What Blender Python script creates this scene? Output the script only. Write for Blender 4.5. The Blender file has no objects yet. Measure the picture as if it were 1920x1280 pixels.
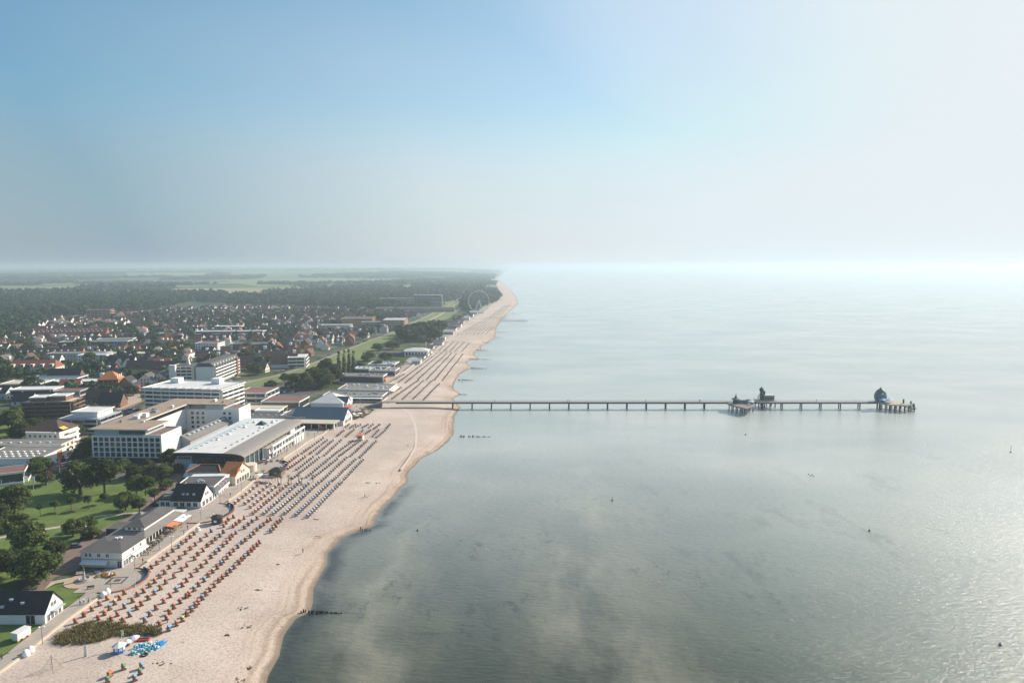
import bpy, math, random
import numpy as np
from mathutils import Vector, Matrix
R = math.radians
SC = bpy.context.scene
COL = SC.collection
rnd = random.Random(7)
# ------------------------------------------------------------------ camera, sky, sun, exposure
CAM_H, PITCH, FPX = 100.0, math.atan(141/1280), 1280.0
cam_d = bpy.data.cameras.new('camera'); cam = bpy.data.objects.new('camera', cam_d); COL.objects.link(cam)
cam.location = (0, 0, CAM_H); cam.rotation_euler = (R(90) - PITCH, 0, 0)
cam_d.sensor_width = 36; cam_d.lens = 24; cam_d.clip_end = 120000; cam_d.clip_start = 0.5
SC.camera = cam
SUN_AZ, SUN_EL = 53.0, 30.0
w = bpy.data.worlds.new('World'); SC.world = w; w.use_nodes = True
wn = w.node_tree; bgn = wn.nodes['Background']
sky = wn.nodes.new('ShaderNodeTexSky'); sky.sky_type = 'NISHITA'; sky.sun_disc = False
sky.sun_elevation = R(SUN_EL); sky.sun_rotation = R(SUN_AZ)
sky.altitude = 0; sky.air_density = 1.15; sky.dust_density = 0.45; sky.ozone_density = 3.2
# hazy air low in the sky: paler and brighter towards the sun's side, grey-blue away from it (by sky direction)
tcn = wn.nodes.new('ShaderNodeTexCoord'); sep = wn.nodes.new('ShaderNodeSeparateXYZ'); wn.links.new(tcn.outputs['Generated'], sep.inputs[0])
fr = wn.nodes.new('ShaderNodeValToRGB'); fr.color_ramp.interpolation = 'EASE'
for k, (p_, v_) in enumerate([(0.0, .96), (0.10, .82), (0.24, .38), (0.42, .12), (0.75, .03)]):
    if k > 1: fr.color_ramp.elements.new(p_)
    fr.color_ramp.elements[k].position = p_; fr.color_ramp.elements[k].color = (v_, v_, v_, 1)
wn.links.new(sep.outputs['Z'], fr.inputs[0])
dt = wn.nodes.new('ShaderNodeVectorMath'); dt.operation = 'DOT_PRODUCT'
dt.inputs[1].default_value = (math.sin(R(SUN_AZ))*math.cos(R(SUN_EL)), math.cos(R(SUN_AZ))*math.cos(R(SUN_EL)), math.sin(R(SUN_EL)))
wn.links.new(tcn.outputs['Generated'], dt.inputs[0])
hr = wn.nodes.new('ShaderNodeValToRGB')
for k, (p_, v_) in enumerate([(0.0, (.35, .42, .485)), (0.14, (.30, .40, .49)), (0.5, (.70, .745, .775)), (0.72, (.765, .85, .90)), (1.0, (.83, .885, .91))]):
    if k > 1: hr.color_ramp.elements.new(p_)
    hr.color_ramp.elements[k].position = p_; hr.color_ramp.elements[k].color = (*v_, 1)
wn.links.new(dt.outputs['Value'], hr.inputs[0])
sc_ = wn.nodes.new('ShaderNodeVectorMath'); sc_.operation = 'SCALE'; sc_.inputs['Scale'].default_value = 7.0; wn.links.new(hr.outputs[0], sc_.inputs[0])
tn = wn.nodes.new('ShaderNodeVectorMath'); tn.operation = 'MULTIPLY'; tr_ = wn.nodes.new('ShaderNodeValToRGB')
for k, (p_, v_) in enumerate([(0.12, (.52, .93, .97)), (0.62, (.72, .99, .96)), (0.92, (.92, .97, .97))]): (tr_.color_ramp.elements.new(p_) if k > 1 else None); tr_.color_ramp.elements[k].position = p_; tr_.color_ramp.elements[k].color = (*v_, 1)
wn.links.new(dt.outputs['Value'], tr_.inputs[0]); wn.links.new(tr_.outputs[0], tn.inputs[1]); wn.links.new(sky.outputs[0], tn.inputs[0])
mn = wn.nodes.new('ShaderNodeVectorMath'); mn.operation = 'MINIMUM'; mn.inputs[1].default_value = (5.4, 6.0, 6.45); wn.links.new(tn.outputs[0], mn.inputs[0])
mxs = wn.nodes.new('ShaderNodeMix'); mxs.data_type = 'RGBA'
gl = wn.nodes.new('ShaderNodeValToRGB'); gl.color_ramp.interpolation = 'EASE'
for k, (p_, v_) in enumerate([(0.36, 0.0), (0.62, .27), (0.78, .58), (0.93, .90)]):
    if k > 1: gl.color_ramp.elements.new(p_)
    gl.color_ramp.elements[k].position = p_; gl.color_ramp.elements[k].color = (v_, v_, v_, 1)
wn.links.new(dt.outputs['Value'], gl.inputs[0]); fm = wn.nodes.new('ShaderNodeMath'); fm.operation = 'MAXIMUM'
wn.links.new(fr.outputs[0], fm.inputs[0]); wn.links.new(gl.outputs[0], fm.inputs[1]); wn.links.new(fm.outputs[0], mxs.inputs[0]); wn.links.new(mn.outputs[0], mxs.inputs[6]); wn.links.new(sc_.outputs[0], mxs.inputs[7])
wn.links.new(mxs.outputs[2], bgn.inputs[0]); bgn.inputs[1].default_value = 0.098
sd = bpy.data.lights.new('sun', 'SUN'); so = bpy.data.objects.new('sun', sd); COL.objects.link(so)
sd.energy = 4.9; sd.angle = R(0.55); sd.color = (1.0, 0.885, 0.745)
so.rotation_euler = (R(90 - SUN_EL), 0, R(-SUN_AZ + 180)); so.location = (60, 60, 400)
SC.view_settings.view_transform = 'Standard'; SC.view_settings.look = 'None'
SC.view_settings.exposure = 0.55; SC.view_settings.gamma = 1
SC.render.engine = 'CYCLES'
SC.cycles.max_bounces = 6; SC.cycles.diffuse_bounces = 2; SC.cycles.glossy_bounces = 2
SC.cycles.volume_bounces = 1; SC.cycles.transparent_max_bounces = 8
SC.cycles.sample_clamp_indirect = 6; SC.cycles.sample_clamp_direct = 9
SC.cycles.use_denoising = True

# ------------------------------------------------------------------ helpers
LZ = 1.2
_c, _s = math.cos(PITCH), math.sin(PITCH)
def P(x, y, z=LZ):
    """ground point seen at photo position x,y (1920x1280), at height z"""
    a = (x-960)/FPX; b = (y-640)/FPX
    t = (CAM_H - z)/(b*_c + _s)
    return Vector((a*t, (_c - b*_s)*t, z))
def PX(v):
    d = Vector(v) - Vector((0, 0, CAM_H))
    fw = d.y*_c - d.z*_s; up = d.y*_s + d.z*_c
    return 960 + FPX*d.x/fw, 640 - FPX*up/fw
def XYs(*pts): return [P(x, y).xy for x, y in pts]

MATS = {}
def nt(m): return m.node_tree.nodes, m.node_tree.links
def mat(name, col, rough=0.75, metal=0.0, var=0.12, scale=0.6, bump=0.0, spec=0.3, alpha=1.0, objvar=0.0, stretch=None):
    """procedural plain material: colour broken up by two noises (world metres)"""
    if name in MATS: return MATS[name]
    m = bpy.data.materials.new(name); m.use_nodes = True; MATS[name] = m
    N, L = nt(m); b = N['Principled BSDF']
    b.inputs['Roughness'].default_value = rough; b.inputs['Metallic'].default_value = metal
    b.inputs['Specular IOR Level'].default_value = spec
    geo = N.new('ShaderNodeNewGeometry')
    vec = geo.outputs['Position']
    if stretch:
        mp = N.new('ShaderNodeMapping'); mp.inputs['Scale'].default_value = stretch; L.new(vec, mp.inputs[0]); vec = mp.outputs[0]
    n1 = N.new('ShaderNodeTexNoise'); n1.inputs['Scale'].default_value = scale; n1.inputs['Detail'].default_value = 6
    n1.inputs['Roughness'].default_value = 0.65
    L.new(vec, n1.inputs['Vector'])
    mr = N.new('ShaderNodeMapRange'); mr.inputs[1].default_value = 0.3; mr.inputs[2].default_value = 0.7
    mr.inputs[3].default_value = 1-var; mr.inputs[4].default_value = 1+var
    L.new(n1.outputs['Fac'], mr.inputs[0])
    hs = N.new('ShaderNodeHueSaturation'); hs.inputs['Color'].default_value = (*col, 1)
    if objvar:
        oi = N.new('ShaderNodeObjectInfo'); m2 = N.new('ShaderNodeMapRange')
        m2.inputs[3].default_value = 1-objvar; m2.inputs[4].default_value = 1+objvar
        L.new(oi.outputs['Random'], m2.inputs[0])
        mu = N.new('ShaderNodeMath'); mu.operation = 'MULTIPLY'
        L.new(mr.outputs[0], mu.inputs[0]); L.new(m2.outputs[0], mu.inputs[1]); L.new(mu.outputs[0], hs.inputs['Value'])
    else: L.new(mr.outputs[0], hs.inputs['Value'])
    L.new(hs.outputs[0], b.inputs['Base Color'])
    if bump:
        bp = N.new('ShaderNodeBump'); bp.inputs['Strength'].default_value = bump; bp.inputs['Distance'].default_value = 0.3
        L.new(n1.outputs['Fac'], bp.inputs['Height']); L.new(bp.outputs[0], b.inputs['Normal'])
    return m

class MB:
    """collects shapes, builds ONE mesh object"""
    def __init__(s): s.v = []; s.f = []
    def add(s, vs, fs):
        o = len(s.v); s.v += [tuple(v) for v in vs]; s.f += [tuple(i+o for i in f) for f in fs]; return s
    def box(s, x0, x1, y0, y1, z0, z1):
        return s.add([(x0,y0,z0),(x1,y0,z0),(x1,y1,z0),(x0,y1,z0),(x0,y0,z1),(x1,y0,z1),(x1,y1,z1),(x0,y1,z1)],
              [(0,3,2,1),(4,5,6,7),(0,1,5,4),(1,2,6,5),(2,3,7,6),(3,0,4,7)])
    def prism(s, poly, z0, z1):
        n = len(poly); a = sum(poly[i][0]*poly[(i+1)%n][1]-poly[(i+1)%n][0]*poly[i][1] for i in range(n))
        if a < 0: poly = poly[::-1]
        vs = [(x,y,z0) for x,y in poly] + [(x,y,z1) for x,y in poly]
        return s.add(vs, [tuple(range(n-1,-1,-1)), tuple(range(n,2*n))] + [(i,(i+1)%n,n+(i+1)%n,n+i) for i in range(n)])
    def xprism(s, prof, x0, x1):
        """profile of (y,z) swept along x"""
        n = len(prof)
        vs = [(x0,y,z) for y,z in prof] + [(x1,y,z) for y,z in prof]
        return s.add(vs, [tuple(range(n)), tuple(range(2*n-1,n-1,-1))] + [(i,n+i,n+(i+1)%n,(i+1)%n) for i in range(n)])
    def cyl(s, p, q, r0, r1=None, n=8):
        r1 = r0 if r1 is None else r1; p = Vector(p); q = Vector(q); d = (q-p).normalized()
        u = d.orthogonal().normalized(); v = d.cross(u); vs = []
        for c, r in ((p, r0), (q, r1)):
            for k in range(n):
                a = 2*math.pi*k/n; vs.append(c + u*math.cos(a)*r + v*math.sin(a)*r)
        return s.add(vs, [tuple(range(n-1,-1,-1)), tuple(range(n,2*n))] + [(k,(k+1)%n,n+(k+1)%n,n+k) for k in range(n)])
    def lathe(s, prof, n=12, c=(0,0), cap=True):
        vs = []; fs = []
        for r, z in prof:
            for k in range(n):
                a = 2*math.pi*k/n; vs.append((c[0]+r*math.cos(a), c[1]+r*math.sin(a), z))
        for i in range(len(prof)-1):
            for k in range(n): fs.append((i*n+k, i*n+(k+1)%n, (i+1)*n+(k+1)%n, (i+1)*n+k))
        if cap: fs += [tuple(range(n-1,-1,-1)), tuple(range((len(prof)-1)*n, len(prof)*n))]
        return s.add(vs, fs)
    def ball(s, c, r, n=8, sz=1.0):
        m = n//2
        return s.add([(c[0]+r*math.sin(math.pi*(i+.02)/(m+.04))*math.cos(2*math.pi*k/n), c[1]+r*math.sin(math.pi*(i+.02)/(m+.04))*math.sin(2*math.pi*k/n),
                c[2]-r*sz*math.cos(math.pi*(i+.02)/(m+.04))) for i in range(m+1) for k in range(n)],
               [(i*n+k, i*n+(k+1)%n, (i+1)*n+(k+1)%n, (i+1)*n+k) for i in range(m) for k in range(n)])
    def mesh(s, name, m, smooth=False):
        me = bpy.data.meshes.new(name); me.from_pydata(s.v, [], s.f)
        if m: me.materials.append(m)
        if smooth: me.polygons.foreach_set('use_smooth', [True]*len(me.polygons))
        me.update(); return me
    def build(s, name, m, parent=None, smooth=False):
        o = bpy.data.objects.new(name, s.mesh(name, m, smooth)); COL.objects.link(o)
        if parent: o.parent = parent
        return o
def tag(o, label=None, cat=None, group=None, kind=None):
    if label: o['label'] = label
    if cat: o['category'] = cat
    if group: o['group'] = group
    if kind: o['kind'] = kind
    return o
def thing(name, label, cat, loc=(0,0,0), rz=0.0, group=None):
    o = bpy.data.objects.new(name, None); COL.objects.link(o)
    o.empty_display_size = 0.5
    o.location = loc; o.rotation_euler = (0, 0, rz); return tag(o, label, cat, group)
def dup(root, loc, rz=0.0, label=None, group=None, scale=None, swap=None):
    """a copy of a thing with copies of its parts and sub-parts"""
    r = root.copy(); COL.objects.link(r); r.location = loc; r.rotation_euler = (0, 0, rz)
    if label: r['label'] = label
    if group: r['group'] = group
    if scale: r.scale = scale if not isinstance(scale, (int, float)) else (scale,)*3
    def rec(a, b):
        for ch in KIDS.get(a.name, None) or a.children:
            c = ch.copy(); COL.objects.link(c); c.parent = b
            if swap and ch.name.split('.')[0] in swap and c.type == 'MESH':
                c.material_slots[0].link = 'OBJECT'; c.material_slots[0].material = swap[ch.name.split('.')[0]]
            rec(ch, c)
    rec(root, r); return r
KIDS = {}
ORD = ['first','second','third','fourth','fifth','sixth','seventh','eighth','ninth','tenth','eleventh','twelfth','thirteenth','fourteenth','fifteenth',
 'sixteenth','seventeenth','eighteenth','nineteenth','twentieth','twenty-first','twenty-second','twenty-third','twenty-fourth','twenty-fifth','twenty-sixth',
 'twenty-seventh','twenty-eighth','twenty-ninth','thirtieth','thirty-first','thirty-second','thirty-third','thirty-fourth','thirty-fifth','thirty-sixth','thirty-seventh','thirty-eighth','thirty-ninth','fortieth']
def np_mesh(name, verts, faces, m, attrs=None, smooth=False):
    """fast mesh from numpy (faces: n x 3 or n x 4)"""
    me = bpy.data.meshes.new(name); nv = len(verts); nf, k = faces.shape
    me.vertices.add(nv); me.vertices.foreach_set('co', verts.astype(np.float32).ravel())
    me.loops.add(nf*k); me.loops.foreach_set('vertex_index', faces.astype(np.int32).ravel())
    me.polygons.add(nf); me.polygons.foreach_set('loop_start', np.arange(0, nf*k, k, dtype=np.int32))
    me.update(calc_edges=True); me.validate()
    if m: me.materials.append(m)
    if smooth: me.polygons.foreach_set('use_smooth', [True]*nf)
    for an, av in (attrs or {}).items():
        a = me.attributes.new(an, 'FLOAT', 'POINT'); a.data.foreach_set('value', av.astype(np.float32))
    return me
def link(name, me, parent=None):
    o = bpy.data.objects.new(name, me); COL.objects.link(o)
    if parent: o.parent = parent
    return o
def sheet(name, poly, z, m, kind='structure'):
    """flat ground polygon (triangulated by fill)"""
    from mathutils.geometry import tessellate_polygon
    vs = [Vector((x, y, z)) for x, y in poly]
    fs = tessellate_polygon([vs])
    fs = [f if (vs[f[1]]-vs[f[0]]).cross(vs[f[2]]-vs[f[0]]).z > 0 else (f[0], f[2], f[1]) for f in fs]
    mb = MB(); mb.add(vs, fs); o = mb.build(name, m)
    if kind: o['kind'] = kind
    return o
def band(name, line, wl, wr, z, m, kind='structure', zl=None):
    """strip along a polyline with left / right half widths"""
    pts = [Vector(p) for p in line]; L_, R_ = [], []
    for i, p in enumerate(pts):
        d = (pts[min(i+1, len(pts)-1)] - pts[max(i-1, 0)]).normalized(); n = Vector((-d.y, d.x))
        L_.append(p + n*wl); R_.append(p - n*wr)
    mb = MB(); k = len(pts)
    mb.add([(v.x, v.y, z) for v in R_] + [(v.x, v.y, z if zl is None else zl) for v in L_], [(i, i+1, k+i+1, k+i) for i in range(k-1)])
    o = mb.build(name, m)
    if kind: o['kind'] = kind
    return o

# ------------------------------------------------------------------ haze: one closed box of pale even air
def make_haze():
    mb = MB(); mb.box(-42000, 42000, -900, 42000, -4.0, 135)
    m = bpy.data.materials.new('haze_air'); m.use_nodes = True; N, L = nt(m)
    N.remove(N['Principled BSDF']); v = N.new('ShaderNodeVolumePrincipled')
    v.inputs['Color'].default_value = (0.625, 0.755, 0.85, 1); v.inputs['Density'].default_value = 1.6e-4
    v.inputs['Anisotropy'].default_value = 0.27
    L.new(v.outputs[0], N['Material Output'].inputs['Volume'])
    o = mb.build('haze', m); o['kind'] = 'stuff'; tag(o, 'pale blue sea haze hanging over the whole coast', 'haze')
make_haze()

# ------------------------------------------------------------------ coast lines (photo points read off, turned into metres)
coast_px = [(490,1300),(505,1262),(520,1220),(540,1180),(555,1158),(580,1148),(586,1130),(592,1099),(600,1074),(617,1036),(636,1010),(667,997),
 (695,986),(705,967),(720,947),(742,927),(761,907),(769,880),(790,860),(820,843),(847,824),(852,817),(851,800),(852,782),(857,772),(865,764),(853,756),
 (851,747),(862,739),(852,731),(850,722),(855,712),(861,702),(872,695),(885,690),(878,684),(876,680),(880,675),(898,672),(890,666),(889,661),
 (901,656),(903,649),(928,634),(931,614),(940,599),(956,583),(971,570),(969,558),(956,542),(938,528),(932,523),(940,515),(948,507)]
coast = [P(x, y, 0).xy for x, y in coast_px]
coast = [Vector((-64, -400)), Vector((-64, 0)), Vector((-62, 120))] + coast + [Vector((200, 30000)), Vector((400, 46000))]
cY = np.array([p.y for p in coast]); cX = np.array([p.x for p in coast])
o_ = np.argsort(cY); cY, cX = cY[o_], cX[o_]
prom_px = [(-60,1300),(0,1261),(42,1230),(82,1198),(112,1173),(141,1152),(187,1119),(201,1107),(250,1071),(285,1046),(322,1020),(359,992),(405,958),
 (420,944),(440,931),(461,914),(482,896),(500,882),(512,872),(560,841),(577,828),(606,814),(626,794),(645,782),(700,757),(716,735),(736,715),(762,694),
 (790,672),(815,655),(832,640),(852,621),(880,601),(908,583),(932,562),(938,548),(930,533),(922,524)]
prom = [P(x, y).xy for x, y in prom_px]
prom = [Vector((-128, -400)), Vector((-128, 60))] + prom + [Vector((100, 30000)), Vector((300, 46000))]
pY = np.array([p.y for p in prom]); pX = np.array([p.x for p in prom])
def coastx(y): return np.interp(y, cY, cX)
def promx(y): return np.interp(y, pY, pX)

# stations along the coast
ys = np.concatenate([np.linspace(-400, 120, 20)[:-1], np.arange(120, 620, 1.2), np.arange(620, 1400, 4), np.arange(1400, 6000, 30), np.geomspace(6000, 41000, 30)])
rs = np.random.RandomState(3)
wob = np.interp(ys, np.arange(-400, 42000, 9.0), rs.normal(0, 0.55, len(np.arange(-400, 42000, 9.0))))

def sand_material():
    m = bpy.data.materials.new('beach_sand'); m.use_nodes = True; N, L = nt(m); b = N['Principled BSDF']
    b.inputs['Roughness'].default_value = 0.95; b.inputs['Specular IOR Level'].default_value = 0.1
    geo = N.new('ShaderNodeNewGeometry'); at = N.new('ShaderNodeAttribute'); at.attribute_name = 'shore'
    def noise(scale, det=6, rough=.6, vec=None, dist=0):
        n = N.new('ShaderNodeTexNoise'); n.inputs['Scale'].default_value = scale; n.inputs['Detail'].default_value = det
        n.inputs['Roughness'].default_value = rough; n.inputs['Distortion'].default_value = dist
        L.new(vec or geo.outputs['Position'], n.inputs['Vector']); return n.outputs['Fac']
    def ramp(f, stops):
        r = N.new('ShaderNodeValToRGB'); e = r.color_ramp.elements
        while len(e) < len(stops): e.new(0.5)
        for k, (p, c) in enumerate(stops): e[k].position = p; e[k].color = (*c, 1) if isinstance(c, tuple) else (c, c, c, 1)
        L.new(f, r.inputs[0]); return r.outputs[0]
    def mix(f, a, b_, t='MIX'):
        x = N.new('ShaderNodeMix'); x.data_type = 'RGBA'; x.blend_type = t
        for s_, i in ((f, 0), (a, 6), (b_, 7)):
            if isinstance(s_, (int, float)): x.inputs[i].default_value = s_
            elif isinstance(s_, tuple): x.inputs[i].default_value = (*s_, 1)
            else: L.new(s_, x.inputs[i])
        return x.outputs[2]
    base = mix(ramp(noise(0.05), [(.35, 0.0), (.65, 1.0)]), (0.505, 0.42, 0.36), (0.575, 0.49, 0.425))
    foot = ramp(noise(1.5, 4, .75), [(.36, (0.68, 0.66, 0.65)), (.50, (0.99, 0.99, 0.99)), (.68, (1.10, 1.09, 1.08))])
    base = mix(1.0, base, foot, 'MULTIPLY')
    big = ramp(noise(0.018, 4), [(.38, (0.88, 0.87, 0.87)), (.6, (1.03, 1.03, 1.03))])
    base = mix(1.0, base, big, 'MULTIPLY')
    # drift weed spots
    weed = ramp(noise(0.16, 7, .75, dist=.6), [(.655, 0.0), (.70, 1.0)])
    base = mix(weed, base, (0.16, 0.125, 0.10))
    # tracks along the shore: coordinates (shore, along)
    cx = N.new('ShaderNodeCombineXYZ'); sp = N.new('ShaderNodeSeparateXYZ'); L.new(geo.outputs['Position'], sp.inputs[0])
    my = N.new('ShaderNodeMath'); my.operation = 'MULTIPLY'; my.inputs[1].default_value = 0.035; L.new(sp.outputs['Y'], my.inputs[0])
    L.new(at.outputs['Fac'], cx.inputs['X']); L.new(my.outputs[0], cx.inputs['Y'])
    tr = ramp(noise(0.55, 3, .6, cx.outputs[0]), [(.40, (0.78, 0.73, 0.68)), (.50, (1.0, 0.98, 0.95)), (.66, (1.08, 1.07, 1.05))])
    near = N.new('ShaderNodeMapRange'); near.inputs[1].default_value = 3; near.inputs[2].default_value = 13; near.inputs[3].default_value = 1; near.inputs[4].default_value = 0
    L.new(at.outputs['Fac'], near.inputs[0])
    tr2 = mix(near.outputs[0], (1.0, 1.0, 1.0), tr); base = mix(1.0, base, tr2, 'MULTIPLY')
    brown = mix(near.outputs[0], (1.0, 1.0, 1.0), (0.97, 0.94, 0.90)); base = mix(1.0, base, brown, 'MULTIPLY')
    wet = N.new('ShaderNodeMapRange'); wet.inputs[1].default_value = 0.5; wet.inputs[2].default_value = 2.4; wet.inputs[3].default_value = 1; wet.inputs[4].default_value = 0
    jit = N.new('ShaderNodeMath'); jit.operation = 'MULTIPLY_ADD'; jit.inputs[1].default_value = 3.0
    L.new(noise(0.2, 4, .6), jit.inputs[0]); L.new(at.outputs['Fac'], jit.inputs[2])
    j2 = N.new('ShaderNodeMath'); j2.operation = 'SUBTRACT'; j2.inputs[1].default_value = 1.5; L.new(jit.outputs[0], j2.inputs[0]); L.new(j2.outputs[0], wet.inputs[0])
    base = mix(wet.outputs[0], base, (0.24, 0.185, 0.14))
    L.new(base, b.inputs['Base Color'])
    bp = N.new('ShaderNodeBump'); bp.inputs['Strength'].default_value = 0.4; bp.inputs['Distance'].default_value = 0.22
    L.new(noise(1.5, 4, .75), bp.inputs['Height']); L.new(bp.outputs[0], b.inputs['Normal'])
    return m
def make_beach():
    tt = np.array([0, .05, .12, .2, .3, .4, .5, .6, .7, .78, .84, .88, .91, .94, .96, .98, 1.0])
    nx = len(tt) + 1; V = np.zeros((len(ys), nx, 3)); S = np.zeros((len(ys), nx))
    a = promx(ys) - 0.3; b = coastx(ys) + wob
    a = np.minimum(a, b - 4)
    for j, t in enumerate(tt):
        x = a + (b-a)*t; d = b - x
        z = np.clip(np.minimum(1.2, 0.10*d + 0.0), 0.0, 1.2); z = np.where(d > 3, 0.3 + np.minimum(0.9, (d-3)*0.06), z)
        V[:, j] = np.stack([x, ys, z], 1); S[:, j] = d
    V[:, -1] = np.stack([b + 5, ys, np.full_like(ys, -0.8)], 1); S[:, -1] = -5
    ny = len(ys); idx = np.arange(ny*nx).reshape(ny, nx)
    F = np.stack([idx[:-1, :-1], idx[:-1, 1:], idx[1:, 1:], idx[1:, :-1]], -1).reshape(-1, 4)
    link('beach', np_mesh('beach', V.reshape(-1, 3), F, sand_material(), {'shore': S.ravel()}, True))['kind'] = 'structure'
make_beach()

def sea_material():
    m = bpy.data.materials.new('sea_water'); m.use_nodes = True; N, L = nt(m); b = N['Principled BSDF']
    b.inputs['IOR'].default_value = 1.42; b.inputs['Roughness'].default_value = 0.12
    b.inputs['Specular IOR Level'].default_value = 0.5
    geo = N.new('ShaderNodeNewGeometry'); at = N.new('ShaderNodeAttribute'); at.attribute_name = 'shore'
    def noise(scale, det=6, rough=.6, st=None, dist=0):
        n = N.new('ShaderNodeTexNoise'); n.inputs['Scale'].default_value = scale; n.inputs['Detail'].default_value = det
        n.inputs['Roughness'].default_value = rough; n.inputs['Distortion'].default_value = dist; vec = geo.outputs['Position']
        if st:
            mp = N.new('ShaderNodeMapping'); mp.inputs['Scale'].default_value = st[:3]
            if len(st) > 3: mp.inputs['Rotation'].default_value = (0, 0, R(st[3]))
            L.new(vec, mp.inputs[0]); vec = mp.outputs[0]
        L.new(vec, n.inputs['Vector']); return n.outputs['Fac']
    def ramp(f, stops):
        r = N.new('ShaderNodeValToRGB'); e = r.color_ramp.elements
        while len(e) < len(stops): e.new(0.5)
        for k, (p, c) in enumerate(stops): e[k].position = p; e[k].color = (*c, 1) if isinstance(c, tuple) else (c, c, c, 1)
        L.new(f, r.inputs[0]); return r.outputs[0]
    def mix(f, a, b_):
        x = N.new('ShaderNodeMix'); x.data_type = 'RGBA'
        for s_, i in ((f, 0), (a, 6), (b_, 7)):
            if isinstance(s_, (int, float)): x.inputs[i].default_value = s_
            elif isinstance(s_, tuple): x.inputs[i].default_value = (*s_, 1)
            else: L.new(s_, x.inputs[i])
        return x.outputs[2]
    def rng(f, a, b_, c=0, d=1):
        r = N.new('ShaderNodeMapRange'); r.inputs[1].default_value = a; r.inputs[2].default_value = b_; r.inputs[3].default_value = c; r.inputs[4].default_value = d
        L.new(f, r.inputs[0]); return r.outputs[0]
    def mul(a, c):
        x = N.new('ShaderNodeMath'); x.operation = 'MULTIPLY'
        for i, q in enumerate((a, c)):
            if isinstance(q, (int, float)): x.inputs[i].default_value = q
            else: L.new(q, x.inputs[i])
        return x.outputs[0]
    sh = at.outputs['Fac']
    # sea floor seen through the water: pale sand bars, green depths, weed meadows
    # sand bars and troughs running along the shore, broken up by drifting sand
    wb = N.new('ShaderNodeMath'); wb.operation = 'MULTIPLY_ADD'; wb.inputs[1].default_value = 52.0; L.new(noise(0.014, 4, .55), wb.inputs[0]); L.new(sh, wb.inputs[2])
    bars = ramp(rng(wb.outputs[0], 26, 226), [(0.0, .22), (0.07, .35), (0.105, .85), (0.16, .40), (0.25, .14), (0.34, .40), (0.42, .95), (0.50, .55), (0.60, .12), (0.70, .18), (0.82, .5)])
    brk = ramp(noise(0.022, 5, .6, (1.5, .7, 1)), [(.40, 0.12), (.60, 1.0)])
    col = mix(mul(bars, brk), (0.028, 0.040, 0.028), (0.225, 0.215, 0.155))
    green = mix(ramp(noise(0.009, 3), [(.4, 0.0), (.6, 1.0)]), (0.046, 0.082, 0.060), (0.090, 0.130, 0.094))
    col = mix(rng(sh, 90, 190), col, green)
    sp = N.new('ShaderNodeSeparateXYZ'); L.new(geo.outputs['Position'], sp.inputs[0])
    pale = mix(ramp(noise(0.008, 4, .5, (1.0, 1.6, 1)), [(.36, 0.0), (.64, 1.0)]), (0.36, 0.405, 0.385), (0.46, 0.485, 0.45))  # offshore paleness: sky glare and spread sun glint put into the base colour
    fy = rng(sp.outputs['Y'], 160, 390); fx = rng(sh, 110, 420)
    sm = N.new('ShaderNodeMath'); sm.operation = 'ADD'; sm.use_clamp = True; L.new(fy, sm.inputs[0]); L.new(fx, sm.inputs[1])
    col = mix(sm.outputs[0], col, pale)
    weed = ramp(noise(0.16, 9, .76, (1.2, .8, 1), .15), [(.53, 0.0), (.62, 1.0)])
    wzone = mul(mul(weed, ramp(noise(0.02, 3, .5), [(.44, 0.0), (.58, 1.0)])), mul(rng(sh, 190, 60), rng(sp.outputs['Y'], 330, 215)))
    col = mix(mul(wzone, 0.50), col, (0.016, 0.018, 0.012))
    weed2 = ramp(noise(0.030, 8, .68, (1.4, .7, 1)), [(.56, 0.0), (.70, 1.0)])
    col = mix(mul(mul(mul(weed2, rng(sh, 60, 100)), rng(sp.outputs['Y'], 400, 230)), 0.36), col, (0.016, 0.030, 0.042))
    # dark weed fringe against the beach
    fr = mul(mul(rng(sh, 0.6, 2.5), rng(sh, 8.5, 4)), rng(sp.outputs['Y'], 330, 285))
    col = mix(mul(mul(fr, ramp(noise(0.06, 6, .65), [(.36, 0.1), (.58, 1.0)])), 0.72), col, (0.016, 0.022, 0.026))
    col = mix(rng(sh, 1.4, 0.0), col, (0.17, 0.13, 0.10))
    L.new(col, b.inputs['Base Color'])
    # waves
    h1 = noise(0.32, 5, .62, (1, 2.3, 1, 20)); h2 = noise(0.05, 3, .5, (1, 1.8, 1, 12)); h3 = noise(2.3, 3, .65, (1, 1.8, 1, 35))
    bp = N.new('ShaderNodeBump'); bp.inputs['Strength'].default_value = 0.5; bp.inputs['Distance'].default_value = 0.6; L.new(h1, bp.inputs['Height'])
    b2 = N.new('ShaderNodeBump'); b2.inputs['Strength'].default_value = 0.2; b2.inputs['Distance'].default_value = 0.6; L.new(h2, b2.inputs['Height'])
    b3 = N.new('ShaderNodeBump'); b3.inputs['Strength'].default_value = 1.0; b3.inputs['Distance'].default_value = 0.088; L.new(h3, b3.inputs['Height'])
    L.new(bp.outputs[0], b2.inputs['Normal']); L.new(b2.outputs[0], b3.inputs['Normal']); L.new(b3.outputs[0], b.inputs['Normal'])
    # calm slicks: broad streaks of smoother water
    L.new(rng(noise(0.006, 4, .6, (.6, 1.8, 1)), .35, .65, .15, .18), b.inputs['Roughness'])
    return m
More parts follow.
